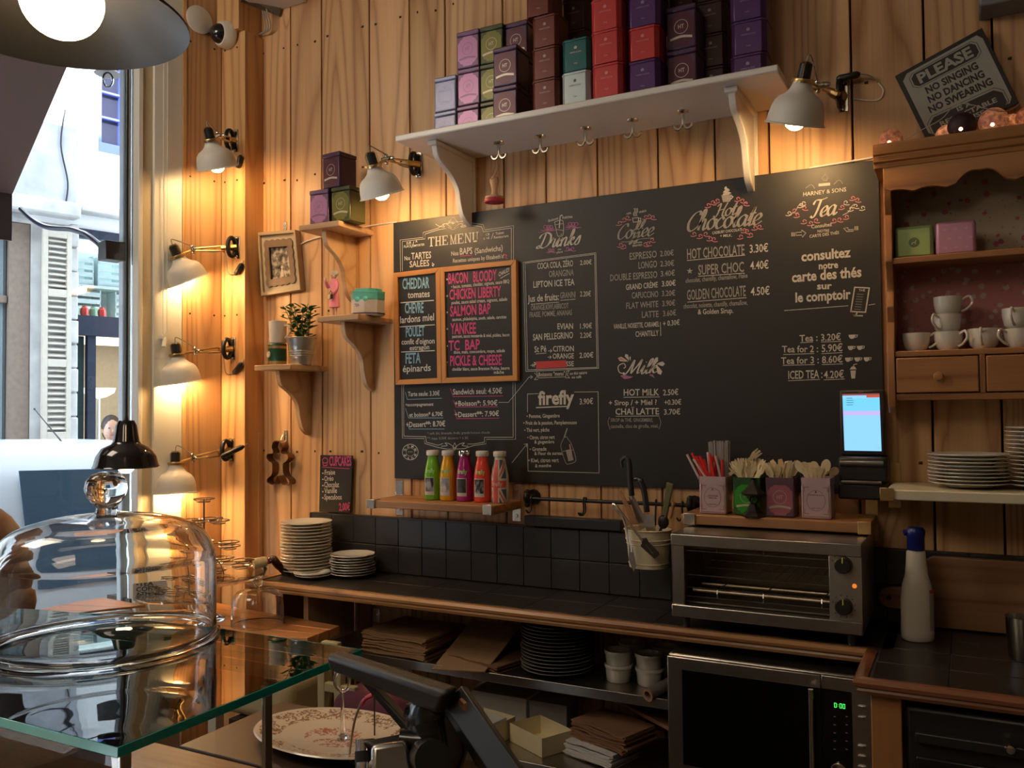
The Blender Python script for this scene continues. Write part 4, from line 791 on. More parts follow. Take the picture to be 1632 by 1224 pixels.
framed([(626.5, 435), (700.8, 426), (703.5, 610.5), (630, 613.5)], 'narrow framed chalkboard listing savoury tarts in blue', [('CHEDDAR', 138, 572, 325, 562, 73, 'b', .02), ('tomates', 175, 635, 328, 625, 46), ([(125, 667), (355, 650)], 1.4), ('CHEVRE', 155, 740, 285, 735, 70, 'b', .02), ('lardons miel', 122, 810, 358, 788, 48), ([(118, 835), (362, 820)], 1.4),
   ('POULET', 162, 905, 292, 895, 66, 'b', .02), ("confit d'oignon", 132, 958, 362, 950, 38), ('estragon', 188, 998, 325, 990, 32), ([(130, 1010), (362, 1000)], 1.4), ('FETA', 160, 1090, 265, 1085, 70, 'b', .02), ('épinards', 140, 1150, 335, 1140, 46)])
framed([(701.2, 426), (822, 413.5), (824.5, 607), (703.8, 610.5)], 'wide framed chalkboard listing sandwiches in pink', [('BACON   BLOODY', 458, 535, 795, 510, 73, 'p', .02), ('CHAUD!', 808, 485, 882, 448, 28), ([(820, 497), (882, 462)], .9), ('• bacon, tomates, cheddar, oignons, sauce BBQ', 478, 568, 882, 528, 24), ('CHICKEN LIBERTY', 465, 645, 825, 622, 70, 'p', .02),
   ('poulet, sauce salad cream, oignons, salade', 480, 678, 868, 652, 24), ('SALMON BAP', 470, 762, 752, 742, 70, 'p', .02), ('saumon, philadelphia, aneth, salade, carottes', 485, 794, 862, 775, 22), ('YANKEE', 472, 885, 650, 880, 74, 'p', .02), ('pastrami, sauce moutarde & miel, pickles, bacon', 485, 912, 884, 900, 22),
   ('TC  BAP', 460, 1000, 678, 990, 68, 'p', .02), ('thon, maïs, concombre, mayo, salade', 495, 1022, 852, 1010, 22), ('PICKLE & CHEESE', 470, 1105, 830, 1098, 68, 'p', .02), ('cheddar blanc, sauce Branston Pickles, beurre', 485, 1140, 884, 1132, 22), ('mâche', 775, 1162, 845, 1160, 22)]
   +[([(444, y-4), (452, y-4)], 2.6) for y in (508, 624, 738, 853, 972, 1085)])
# small cupcake slate
q = [hy(x, y, -.012) for x, y in ((513, 725), (564, 726), (561, 817), (511, 815))]
t = thing('price_slate', 'small black slate with CUPCAKES in pink standing on the tiled ledge', 'slate', (q[3].x, -.012, q[3].z)); b = MB(); b.prism([(p.x, p.z) for p in q], -.0215, -.015); b.build('slate', M_chalk, t, bevel=.001)
l = Letter(-.022).crop(370, 430, 3.06)
for a in [('CUPCAKES', 475, 955, 582, 955, 45, 'p', .02), ('2,00€', 522, 1175, 576, 1172, 36, 'p', .02), ('Fraise', 452, 1000, 503, 998, 24), ('Oréo', 450, 1030, 495, 1028, 24), ('Chocolat', 450, 1060, 522, 1060, 26), ('Vanille', 450, 1090, 512, 1088, 26), ('Speculoos', 450, 1120, 535, 1120, 25)]: l.t(*a)
l.l([(440, 962), (572, 970)], .9, 'p'); l.circ(454, 930, 13, 1.2, 'p'); l.l([(442, 938), (446, 955), (462, 955), (466, 938)], 1.2, 'p')
for y in (998, 1028, 1058, 1088, 1118): l.l([(441, y-6), (445, y-6)], 2)
l.done(t, .0008)
# ================================================================== TEA TINS
def cm(n, c, rough=.32, metal=.25): return mat('tin_'+n, c, rough, metal, var=.08, scale=20)
def tmark(b, s, x, z, w_, h, y): vs, fs = tfit(s, .012); b.add([(x-w_/2+u*w_, y, z+v*h) for u, v in vs], fs)
def make_tin(w_, h, style, c1, c2, c3, label):
    t = thing('tea_tin', label, 'tin'); d = w_; lh = h*.13
    if style == 'cl':
        k = w_*.13; oct_ = [(-w_/2+k, -d/2), (w_/2-k, -d/2), (w_/2, -d/2+k), (w_/2, d/2-k), (w_/2-k, d/2), (-w_/2+k, d/2), (-w_/2, d/2-k), (-w_/2, -d/2+k)]
        def pr(b, z0, z1, g=1): b.add([(x*g, y*g, z0) for x, y in oct_]+[(x*g, y*g, z1) for x, y in oct_], [tuple(range(8)), tuple(range(15, 7, -1))]+[(i, (i+1) % 8, (i+1) % 8+8, i+8) for i in range(8)])
        b = MB(); pr(b, 0, h-lh*.7); b.build('body', c1, t, world=False, bevel=.0015); b = MB(); pr(b, h-lh*.7, h-.002, 1.03); pr(b, h-.004, h, .93); b.build('lid', c1, t, world=False, bevel=.0015)
        y = -d/2-.0004; b = MB(); b.add([(-w_*.04, y, h*.66), (w_*.04, y, h*.66), (w_*.055, y, h*.72), (0, y, h*.76), (-w_*.055, y, h*.72)], [(0, 1, 2, 3, 4)]); tmark(b, 'HARNEY & SONS', 0, h*.54, w_*.4, h*.045, y); tmark(b, 'TEA', 0, h*.2, w_*.14, h*.04, y)
        b.build('print', c3, t, world=False, weld=False); return t
    b = MB(); b.box(-w_/2, w_/2, -d/2, d/2, 0, h-lh); b.build('body', c1, t, world=False, bevel=w_*.05)
    b = MB(); b.box(-w_/2-.0012, w_/2+.0012, -d/2-.0012, d/2+.0012, h-lh, h); b.build('lid', c1, t, world=False, bevel=w_*.05)
    y = -d/2-.0006; a = w_*.44; z0 = h*.05; z1 = h*.84; k = w_*.12; b = MB(); b.cur = 0
    zc = (z0+z1)/2
    if style == 'ht':
        pts = []
        for sx, sz in ((1, 1), (-1, 1), (-1, -1), (1, -1)):
            ca = [(a, (z1-zc)-2.2*k), (a-.6*k, (z1-zc)-1.7*k), (a-.9*k, (z1-zc)-1.0*k), (a-1.7*k, (z1-zc)-.7*k), (a-2.1*k, (z1-zc))]
            if sx*sz < 0: ca = ca[::-1]
            pts += [(sx*x, zc+sz*z) for x, z in ca]
        b.add([(x, y, z) for x, z in pts], [tuple(range(len(pts)))]); b.build('label_field', c2, t, world=False, weld=False)
        b = MB(); n = 24; R = w_*.24; cz = zc+h*.06
        for i in range(n):
            p, q = 2*PI*i/n, 2*PI*(i+1)/n; b.add([(R*math.cos(p), y-.0003, cz+R*math.sin(p)), (R*math.cos(q), y-.0003, cz+R*math.sin(q)), (R*.93*math.cos(q), y-.0003, cz+R*.93*math.sin(q)), (R*.93*math.cos(p), y-.0003, cz+R*.93*math.sin(p))], [(0, 1, 2, 3)])
        tmark(b, 'HT', 0, cz-h*.04, w_*.2, h*.09, y-.0003)
        if c3 is not None:
            pts = crom([(-a*.85, 0, z0+h*.16), (0, 0, z0+h*.2), (a*.85, 0, z0+h*.16)], 6)
            for i in range(len(pts)-1): p, q = pts[i], pts[i+1]; b.add([(p.x, y-.0003, p.z), (q.x, y-.0003, q.z), (q.x, y-.0003, q.z+h*.055), (p.x, y-.0003, p.z+h*.055)], [(0, 1, 2, 3)])
        b.build('print', c3, t, world=False, weld=False)
    else:
        def fr(a, z0, z1, w2):
            for (x0, x1, p, q) in ((-a, a, z0, z0+w2), (-a, a, z1-w2, z1), (-a, -a+w2, z0, z1), (a-w2, a, z0, z1)): b.add([(x0, y, p), (x1, y, p), (x1, y, q), (x0, y, q)], [(0, 1, 2, 3)])
        fr(a, z0, z1, .0012)
        for sg in (1, -1):
            for p in [[(a*.55, z1-.008), (a*.9, z1-.008), (a*.9, z1-.02)], [(a*.55, z0+.008), (a*.9, z0+.008), (a*.9, z0+.02)]]:
                vs, fs = ribbon([(sg*x, z) for x, z in p], .0012); b.add([(x, y, z) for x, z in vs], fs)
        n = 28; R = a*.72
        for i in range(n):
            p, q = 2*PI*i/n, 2*PI*(i+1)/n; b.add([(R*math.cos(p), y, zc+R*1.15*math.sin(p)), (R*math.cos(q), y, zc+R*1.15*math.sin(q)), (R*.96*math.cos(q), y, zc+R*1.11*math.sin(q)), (R*.96*math.cos(p), y, zc+R*1.11*math.sin(p))], [(0, 1, 2, 3)])
        if style == 'jp': tmark(b, 'JAPANESE', 0, zc+h*.02, w_*.38, h*.045, y); tmark(b, 'SENCHA', 0, zc-h*.04, w_*.3, h*.045, y)
        else: tmark(b, 'HARNEY & SONS', 0, zc+h*.12, w_*.5, h*.03, y)
        b.add([(-w_*.04, y, zc+h*.19), (w_*.04, y, zc+h*.19), (0, y, zc+h*.25)], [(0, 1, 2)])
        tmark(b, 'FINE TEAS', 0, zc-h*.2, w_*.3, h*.03, y); b.build('print', c3, t, world=False, weld=False)
    return t
C_gold = cm('gold_print', (.5, .42, .3)); C_dk = cm('dark_slate', (.09, .06, .10)); C_cr = cm('cream_print', (.55, .5, .4)); C_grey = cm('grey_print', (.34, .26, .28))
STY = dict(blue=(.086, .118, 'ja', cm('lavender_blue', (.26, .27, .40)), None, cm('slate_print', (.2, .2, .33))), pink=(.085, .125, 'ht', cm('mauve_frame', (.17, .09, .17)), cm('mauve_pink', (.42, .19, .36)), cm('plum_print', (.25, .12, .22))),
  olive=(.085, .125, 'ht', cm('dark_olive', (.055, .06, .025)), cm('olive', (.16, .15, .03)), C_gold), maroon=(.085, .125, 'ht', cm('dark_purple', (.075, .035, .075)), cm('maroon', (.085, .02, .035)), C_cr),
  dred=(.088, .096, 'cl', cm('dark_red', (.12, .022, .014)), None, C_grey), red=(.092, .096, 'cl', cm('red', (.50, .045, .045)), None, cm('rose_print', (.6, .3, .3))), teal=(.090, .096, 'cl', cm('dark_teal', (.015, .10, .10)), None, C_gold),
  turq=(.090, .096, 'cl', cm('white_turquoise', (.45, .52, .52)), None, cm('dark_print', (.08, .1, .12))), brown=(.092, .096, 'cl', cm('dark_brown', (.06, .022, .018)), None, C_grey), purple=(.098, .096, 'cl', cm('purple', (.085, .03, .13)), None, cm('lilac_print', (.3, .24, .36))))
ZS = 2.39; ORD = ['bottom', 'second from bottom', 'third from bottom', 'fourth from bottom', 'fifth from bottom']
PROTO = {}
def put_tin(key, x, y, z, label, rz=0, group=None):
    if key not in PROTO:
        t = make_tin(*STY[key], label); PROTO[key] = t; t.location = (x, y, z); t.rotation_euler = (0, 0, rz)
    else: t = dup(PROTO[key], (x, y, z), rz, label)
    if group: t['group'] = group
    return t
NAMEC = dict(blue='lavender blue', pink='mauve pink', olive='olive green', maroon='maroon', dred='dark red', red='bright red', teal='dark teal', turq='white and turquoise', brown='dark brown', purple='dark purple')
shelf = thing('long_shelf', 'long glossy white shelf holding rows of tea tins above the menu board', 'shelf', (-1.6, 0, 2.37))
b = MB(); b.box(-1.615, -.412, -.292, 0, 2.37, 2.39); b.build('shelf_board', M_shelfw, shelf, bevel=.004)
for x in (-1.503, -.545):
    b = MB(); bracket(b, x, 2.37, .235, .235, .02); b.box(x-.018, x+.018, -.25, 0, 2.355, 2.37); b.box(x-.02, x+.02, -.012, 0, 2.10, 2.37); b.build('bracket', M_shelfw, shelf, bevel=.003)
for x, y in ((795, 228), (861, 218), (933, 205), (1008, 192), (1088, 178)):
    q = hz(x, y, 2.368); b = MB(); T = Matrix.Translation((q.x, q.y, 2.37)); b.lathe([(0, 0), (.018, 0), (.017, -.004), (.006, -.008), (.004, -.04), (0, -.04)], 20, T)
    for sg in (1, -1): b.tube([T @ V(p) for p in crom([(0, 0, -.038), (sg*.010, 0, -.052), (sg*.022, 0, -.05), (sg*.028, 0, -.038)], 4)], [.0038]*12+[.005], 6)
    b.build('double_hook', M_nickel, shelf)
cols = [('first', 709, .8, ['blue', 'blue']), ('second', 746, .8, ['pink']*3), ('third', 783, .8, ['olive']*3), ('fifth', 822, 1.8, ['maroon']*3)]
WR = {}
def xat(px, py, Y): return hy(px, py, Y).x
def stack(cx, py, F, keys, desc, jit=.0015, dx=None):
    z = ZS
    for i, k in enumerate(keys):
        h = STY[k][1]; w_ = STY[k][0]; Y = F+w_/2
        put_tin(k, xat(cx+(dx[i] if dx else 0), py, F)+random.uniform(-jit, jit), Y+random.uniform(-jit, jit), z, '%s tea tin, %s in the %s, long shelf' % (NAMEC[k], nth(i, len(keys)), desc), random.uniform(-.015, .015)); z += h+.0005
stack(709, 190, -.12, ['blue']*2, 'leftmost stack'); stack(746, 170, -.115, ['pink']*3, 'mauve stack')
stack(783.5, 160, -.112, ['olive']*3, 'olive stack'); stack(822.5, 100, -.097, ['maroon']*3, 'back maroon stack'); stack(804.5, 140, -.208, ['maroon']*2, 'front maroon pair')
stack(868, 100, -.27, ['dred']*5, 'tall dark red stack', .002, [0, 0, 0, -9, -9]); stack(917, 150, -.28, ['turq', 'teal'], 'short teal stack'); stack(915, 80, -.13, ['brown']*6, 'dark stack behind the teal')
stack(966, 120, -.288, ['red', 'red', 'red', 'dred'], 'tall bright red stack'); stack(1024, 100, -.26, ['purple', 'red', 'purple', 'brown'], 'purple stack with one red')
stack(1086, 100, -.212, ['maroon', 'maroon'], 'low maroon stack'); stack(1085, 60, -.10, ['brown']*5, 'dark stack behind the maroon')
stack(1132, 90, -.118, ['brown']*4, 'dark brown front stack'); stack(1192, 80, -.16, ['purple']*4, 'rightmost purple stack')
q = hy(1560, 10, -.10); b = MB(); b.box(q.x, q.x+.35, -.10, 0, q.z, q.z+.12); tag(b.build('grey_wall_box', mat('grey_casing', (.16, .17, .17), .5), bevel=.006), 'grey metal casing at the top of the wall above the sign', 'wall_box')  # plain grey box at the wall top, its use unknown
# three tins on the highest small shelf
za = L1[2]
def wtin(key, px, py, Y, z, label, rz=0): put_tin(key, xat(px, py, Y-STY[key][0]/2), Y, z, label, rz)
wtin('pink', 508, 330, -.135, za, 'mauve pink tea tin, left on the highest small shelf', .0); wtin('olive', 543.5, 330, -.135, za, 'olive tea tin, right on the highest small shelf', -.05); wtin('maroon', 529, 280, -.135, za+.1255, 'maroon tea tin stacked on top of two others on the highest small shelf', -.12)
# ---- picture frame
P_ = [hy(x, y, -.012) for x, y in ((415, 372), (475, 367), (484, 463), (421, 473))]
t = thing('picture_frame', 'beige picture frame with an old black and white photo, left of the small shelves', 'picture', (P_[3].x, -.012, P_[3].z))
def ringf(b, O, I_, y0, y1):
    n = len(O); b.add([(p[0], y0, p[1]) for p in O]+[(p[0], y0, p[1]) for p in I_]+[(p[0], y1, p[1]) for p in O]+[(p[0], y1, p[1]) for p in I_], [f for i in range(n) for f in ((i, (i+1) % n, (i+1) % n+n, i+n), (i+2*n, (i+1) % n+2*n, (i+1) % n+3*n, i+3*n), (i, (i+1) % n, (i+1) % n+2*n, i+2*n), (i+n, (i+1) % n+n, (i+1) % n+3*n, i+3*n))])
def lerpq(P_, f): cx = sum(p.x for p in P_)/4; cz = sum(p.z for p in P_)/4; return [(cx+(p.x-cx)*f, cz+(p.z-cz)*f) for p in P_]
M_fb = mat('beige_frame', (.42, .32, .2), .5, var=.1); M_lace = mat('carved_brown_border', (.17, .11, .07), .6, var=.2)
b = MB(); ringf(b, lerpq(P_, 1), lerpq(P_, .9), -.030, 0); b.build('outer_frame', M_fb, t, bevel=.002)
b = MB(); ringf(b, lerpq(P_, .91), lerpq(P_, .6), -.018, -.002); b.build('mount', mat('pale_mount', (.46, .38, .26), .6), t)
O = []; I_ = []; q6 = lerpq(P_, .72); q5 = lerpq(P_, .5)
for i in range(4):
    for k in range(16):
        f = k/16; a = V(q6[i]).lerp(V(q6[(i+1) % 4]), f); c = V(q5[i]).lerp(V(q5[(i+1) % 4]), f); d = (a-c).normalized() if (a-c).length else V((0, 1)); a = a+d*.008*abs(math.sin(f*PI*5))-d*.003; O.append((a.x, a.y)); I_.append((c.x, c.y))
b = MB(); ringf(b, O, I_, -.024, -.016); b.build('scalloped_border', M_lace, t, bevel=.0008)
q = lerpq(P_, .51); b = MB(); b.add([(x, -.012, z) for x, z in q], [(0, 1, 2, 3)])
mp, tt, pp = nt('old_photo'); nn = noise(tt, objc(tt), 42, 3); tt.links.new(ramp(tt, nn, [(.35, (.03, .028, .026)), (.5, (.2, .17, .14)), (.62, (.5, .45, .4))]), pp.inputs['Base Color']); pp.inputs['Roughness'].default_value = .12; b.build('photograph', mp, t, weld=False)
b = MB(); cx, cz = (sum(v[0] for v in q)/4, sum(v[1] for v in q)/4); b.sph((cx+.004, -.0125, cz-.018), .006, 10, 6, (1, .1, 1.2)); b.prism([(cx-.004, cz-.055), (cx+.014, cz-.055), (cx+.008, cz-.026), (cx, cz-.026)], -.0128, -.0122); b.build('printed_figure', mat('photo_grey', (.5, .46, .4), .3), t)
# ---- figurine: old lady in a pink coat
fx = xat(533, 492, -.12); zb = L2[2]; t = thing('figurine', 'small figurine of a grey haired lady in a pink coat with a black handbag', 'figurine', (fx, -.12, zb), rz=0)
T = Matrix.Translation((fx, -.12, zb)) @ Matrix.Rotation(-.4, 4, 'Z'); M_pk = mat('pink_coat', (.72, .22, .32), .5, var=.05); M_sk = mat('figurine_skin', (.66, .4, .28), .5, var=.05); sc_ = 1.05
b = MB(); b.lathe([(.0, .04), (.024, .04), (.022, .07), (.017, .095), (.021, .125), (.015, .14), (0, .143)], 20, T, 1, .75)
b.tube([T @ V(p) for p in crom([(.017, 0, .13), (.026, -.004, .105), (.02, -.016, .088)], 4)], .0062, 8); b.tube([T @ V(p) for p in crom([(-.017, 0, .13), (-.03, -.01, .115), (-.024, -.022, .135)], 4)], .0062, 8); b.build('coat', M_pk, t)
b = MB(); b.sph((0, -.002, .156), .0115, 14, 10, (1, 1, 1.15), T); b.sph((0, -.0135, .155), .0022, 6, 4, (1, 1, 1.2), T); b.cyl(T @ V((0, 0, .135)), T @ V((0, 0, .15)), .005)
for s in (-.009, .009): b.cyl(T @ V((s, 0, .008)), T @ V((s, 0, .045)), .0042, .0055)
b.sph((-.023, -.024, .142), .0062, 8, 6, (1, .6, 1.3), T); b.sph((.02, -.02, .086), .0055, 8, 6, (1, 1, 1), T); b.build('skin', M_sk, t)
b = MB(); b.sph((0, .0015, .161), .0135, 14, 10, (1.05, 1.05, .95), T)
for s in (-1, 1): b.sph((s*.010, 0, .156), .006, 8, 6, (1, 1, 1), T)
b.build('hair', mat('grey_hair', (.4, .38, .36), .7), t)
b = MB(); b.box(.008, .03, -.032, -.021, .066, .082, T); b.tube([T @ V(p) for p in crom([(.01, -.026, .082), (.019, -.024, .096), (.028, -.026, .082)], 4)], .0012, 6); b.build('handbag', M_black, t, bevel=.001)
b = MB()
for s in (-.009, .009): b.sph((s, -.005, .005), .0065, 8, 6, (.8, 1.7, .8), T)
b.build('shoes', M_black, t)
# ---- turquoise tea caddy
cx = xat(582, 480, -.13); t = thing('tea_caddy', 'octagonal turquoise and white tea caddy on the middle small shelf', 'tin', (cx, -.12, L2[2]))
T = Matrix.Translation((cx, -.115, L2[2])) @ Matrix.Rotation(PI/8, 4, 'Z'); b = MB(); b.lathe([(0, 0), (.05, 0), (.05, .078), (0, .078)], 8, T, 1.2, .95); b.build('body', mat('caddy_white', (.62, .55, .48), .35), t, bevel=.0015)
b = MB(); b.lathe([(.0508, .055), (.0508, .078), (.0, .079), (.0508, .0785), (.0515, .0785), (.0515, .084), (.042, .086), (.042, .094), (0, .095)], 8, T, 1.2, .95); b.build('lid', mat('caddy_turquoise', (.1, .42, .36), .3, .2), t)
b = MB()
for k in (1, 2): b.sph(T @ V((.0, 0, .055)) + V((-.045+.035*k, -.047, 0)), .011, 10, 6, (1, .12, .8))
b.build('drips', MC['caddy_turquoise'], t)
b = MB(); b.lathe([(.0512, .004), (.0512, .009), (.0505, .009)], 8, T, 1.2, .95); tmark(b, 'TEA', cx-.01, L2[2]+.03, .02, .01, -.165); b.build('print', C_dk, t)
# ---- plant pot, mug, syrup tin
zc = L3[2]; px_ = xat(480, 560, -.11); t = thing('potted_plant', 'leafy green plant in a ribbed zinc bucket on the lowest small shelf', 'plant', (px_, -.11, zc))
T = Matrix.Translation((px_, -.11, zc)); b = MB(); b.lathe([(0, 0), (.038, 0), (.0405, .02), (.042, .03), (.0435, .032), (.043, .038), (.045, .04), (.0445, .046), (.0465, .048), (.046, .054), (.0475, .056), (.049, .072), (.0535, .098), (.056, .1), (.0545, .102), (.052, .099), (.046, .05), (.037, .004), (0, .004)], 40, T); b.build('bucket', M_galv, t)
b = MB(); b.lathe([(0, .092), (.03, .094), (.05, .09)], 20, T); b.build('soil', mat('potting_soil', (.09, .05, .03), .95, var=.4, scale=200, bmp=1), t)
b = MB(); bl = MB(); random.seed(8)
for k in range(12):
    a = 2*PI*k/12+random.uniform(-.3, .3); r0 = random.uniform(.0, .028); lean = random.uniform(.012, .065); hh = random.uniform(.07, .155)
    P0_ = V((px_+r0*math.cos(a), -.11+r0*math.sin(a)*.8, zc+.09)); P1 = P0_+V((lean*math.cos(a), lean*math.sin(a)*.7, hh)); Pm = (P0_+P1)/2+V((0, 0, .012)); st = crom([P0_, Pm, P1], 5); b.tube(st, .0016, 5)
    for j in range(9):
        f = .15+j*.1; p = st[min(int(f*(len(st)-1)), len(st)-1)]; la = a*0+j*2.4+k; Ln = random.uniform(.026, .043); wd = Ln*.27
        d = V((math.cos(la), math.sin(la)*.8, random.uniform(.15, .8))).normalized(); sd = d.cross(V((0, 0, 1))).normalized(); up = sd.cross(d)
        bl.add([p, p+d*Ln*.35+sd*wd-up*.001, p+d*Ln*.75+sd*wd*.75-up*.002, p+d*Ln-up*.006, p+d*Ln*.75-sd*wd*.75-up*.002, p+d*Ln*.35-sd*wd-up*.001, p+d*Ln*.4-up*.004, p+d*Ln*.75-up*.0055], [(0, 1, 6), (1, 2, 7, 6), (2, 3, 7), (3, 4, 7), (4, 5, 6, 7), (5, 0, 6)])
b.build('stems', mat('plant_stem', (.12, .2, .06), .6), t); bl.build('leaves', mat('plant_leaf', (.045, .12, .035), .38, var=.35, scale=40), t, weld=False, kind='stuff')
mx = xat(442, 500, -.075); t = thing('syrup_tin', 'dark green and gold round syrup tin beneath the mug on the lowest small shelf', 'tin', (mx, -.10, zc)); T = Matrix.Translation((mx-.0, -.075, zc))
b = MB(); b.lathe([(0, 0), (.034, 0), (.0355, .002), (.0345, .004), (.0345, .080), (.0355, .082), (.034, .086), (0, .086)], 36, T); b.build('body', cm('syrup_green', (.02, .09, .05)), t)
b = MB(); b.lathe([(.0348, .004), (.0348, .02), (.0346, .02)], 36, T); b.lathe([(.0348, .068), (.0348, .078), (.0346, .078)], 36, T); b.lathe([(0, .0862), (.027, .0865), (.0275, .089), (0, .089)], 24, T); b.build('gold_bands', M_brass, t)
b = MB(); c_ = frame(T @ V((-.012, -.0335, .045)), V((-.33, -.94, 0))); b.lathe([(0, .003), (.011, .0028), (.013, .0)], 20, c_); b.build('badge', mat('badge_cream', (.55, .5, .36), .4), t)
zm = zc+.0895; t = thing('mug', 'white mug with a pink patch standing on the syrup tin', 'mug', (mx, -.075, zm)); T = Matrix.Translation((mx+.002, -.075, zm))
b = MB(); b.lathe([(0, 0), (.031, 0), (.033, .004), (.034, .078), (.0355, .082), (.034, .083), (.0315, .078), (.030, .006), (0, .005)], 36, T); b.build('cup', M_porc, t)
b = MB(); b.tube([T @ V(p) for p in crom([(.033, 0, .065), (.052, .004, .062), (.056, .006, .04), (.035, .003, .018)], 5)], .004, 8); b.build('handle', M_porc, t)
b = MB(); n = 8
for i in range(n): a0 = PI*1.02+i*.1; a1 = a0+.1; b.add([T @ V((.0348*math.cos(a), .0348*math.sin(a), z)) for a, z in ((a0, .02), (a1, .02), (a1, .07), (a0, .07))], [(0, 1, 2, 3)])
b.build('pink_patch', mat('mug_pink', (.65, .06, .16), .25), t)
# ---- gingerbread man cutter
c = hy(449, 738, -.014); t = thing('cookie_cutter', 'large brown metal gingerbread man cookie cutter hanging on the wall', 'cookie cutter', (c.x, -.014, c.z))
out = [(0, .088), (-.02, .082), (-.028, .062), (-.02, .045), (-.028, .038), (-.052, .036), (-.058, .022), (-.045, .008), (-.03, .0), (-.028, -.02), (-.034, -.045), (-.058, -.062), (-.056, -.078), (-.03, -.084), (-.016, -.074), (0, -.048)]
out = out+[(-x, z) for x, z in out[-2:0:-1]]
pts = crom([(x*.95, z, 0) for x, z in out], 4, closed=True); b = MB(); n = len(pts); vs = []
for y in (-.024, .012):
    for g in (1, .97): vs += [(c.x+p.x*g+(p.y*-.04), c.y+y, c.z+p.y*g) for p in pts]
fs = []
for i in range(n): j = (i+1) % n; fs += [(i, j, 2*n+j, 2*n+i), (n+i, n+j, 3*n+j, 3*n+i), (i, j, n+j, n+i), (2*n+i, 2*n+j, 3*n+j, 3*n+i)]
b.add(vs, fs); b.build('band', mat('rusty_metal', (.22, .11, .06), .45, .7, var=.3), t); b = MB(); b.tube([(c.x-.004, c.y, c.z+.086), (c.x, -.006, c.z+.108)], .003, 6); b.build('hanging_loop', M_steel, t)
# ---- cookie stamp hanging from the first hook
q = hz(795, 228, 2.368); st0 = V((q.x-.0, q.y, 2.37-.052)); z1 = hy(788, 323, q.y).z
t = thing('cookie_stamp', 'wooden handled cookie stamp with red base hanging from the leftmost hook', 'cookie stamp', (q.x, q.y, z1)); T = Matrix.Translation((xat(788, 310, q.y), q.y, z1))
b = MB(); b.lathe([(0, .012), (.03, .012), (.031, .018), (.012, .024), (.009, .04), (.012, .058), (.016, .072), (.012, .084), (0, .088)], 28, T); b.build('handle', wood('beech_handle', (.6, .36, .2), (.45, .25, .12), axis='z', K=5, knots=0), t)
b = MB(); b.lathe([(0, 0), (.031, .0), (.033, .004), (.033, .010), (.029, .013), (0, .013)], 32, T); b.build('stamp_base', mat('red_silicone', (.42, .02, .04), .5), t)
b = MB(); top = T @ V((0, 0, .078)); b.tube(crom([st0+V((-.012, 0, -.004)), (st0+top)/2+V((-.008, 0, 0)), top+V((-.005, -.015, 0)), top+V((.004, -.015, -.002)), (st0+top)/2+V((.006, 0, 0)), st0+V((-.006, 0, -.004))], 5), .0008, 5); b.build('string', mat('red_string', (.35, .1, .06), .8), t)
# ================================================================== LOWER SHELVES
def steel_bracket(x, z, D, par, M1=M_steelL, down=.045):
    b = MB(); b.box(x-.016, x+.016, -.004, 0, z-.028-down, z+.05); b.box(x-.016, x+.016, -D-.004, 0, z-.0305, z-.0265); b.box(x-.016, x+.016, -D-.005, -D, z-.03, z+.002)
    b.cyl((x, -.007, z+.03), (x, -.002, z+.03), .006, seg=10); b.cyl((x, -.007, z-.028-down*.6), (x, -.002, z-.028-down*.6), .006, seg=10); b.build('bracket', M1, par, bevel=.001)
t = thing('wood_shelf', 'oiled wood shelf on steel brackets holding five drink bottles', 'shelf', (-1.8, 0, 1.175))
b = MB(); b.box(-1.80, -1.315, -.2, -.006, 1.176, 1.201); b.build('shelf_board', M_oak, t, bevel=.003)
xb = hy(592, 800, -.2).x
steel_bracket(hy(637, 776, 0).x, 1.2, .0, t); steel_bracket(-1.335, 1.203, .2, t)
b = MB(); b.box(xb-.018, xb+.016, -.206, -.17, 1.174, 1.204); b.build('end_cap', M_steelL, t, bevel=.002)
t = thing('wood_shelf', 'oiled wood shelf above the grill oven holding four cutlery tins', 'shelf', (-.72, 0, 1.178))
b = MB(); b.box(-.715, -.222, -.2, -.006, 1.178, 1.206); b.build('shelf_board', M_oak, t, bevel=.003)
steel_bracket(-.69, 1.207, .2, t); steel_bracket(-.236, 1.207, .2, t, M_brass)
t = thing('cream_shelf', 'cream painted shelf on brass coloured brackets holding plate stacks, right', 'shelf', (-.18, 0, 1.275))
b = MB(); b.box(-.18, .75, -.25, -.006, 1.272, 1.297); b.build('shelf_board', mat('cream_shelf_paint', (.68, .6, .42), .35, var=.05), t, bevel=.003); steel_bracket(-.178, 1.299, .25, t, M_brass); steel_bracket(.5, 1.299, .25, t, M_brass)
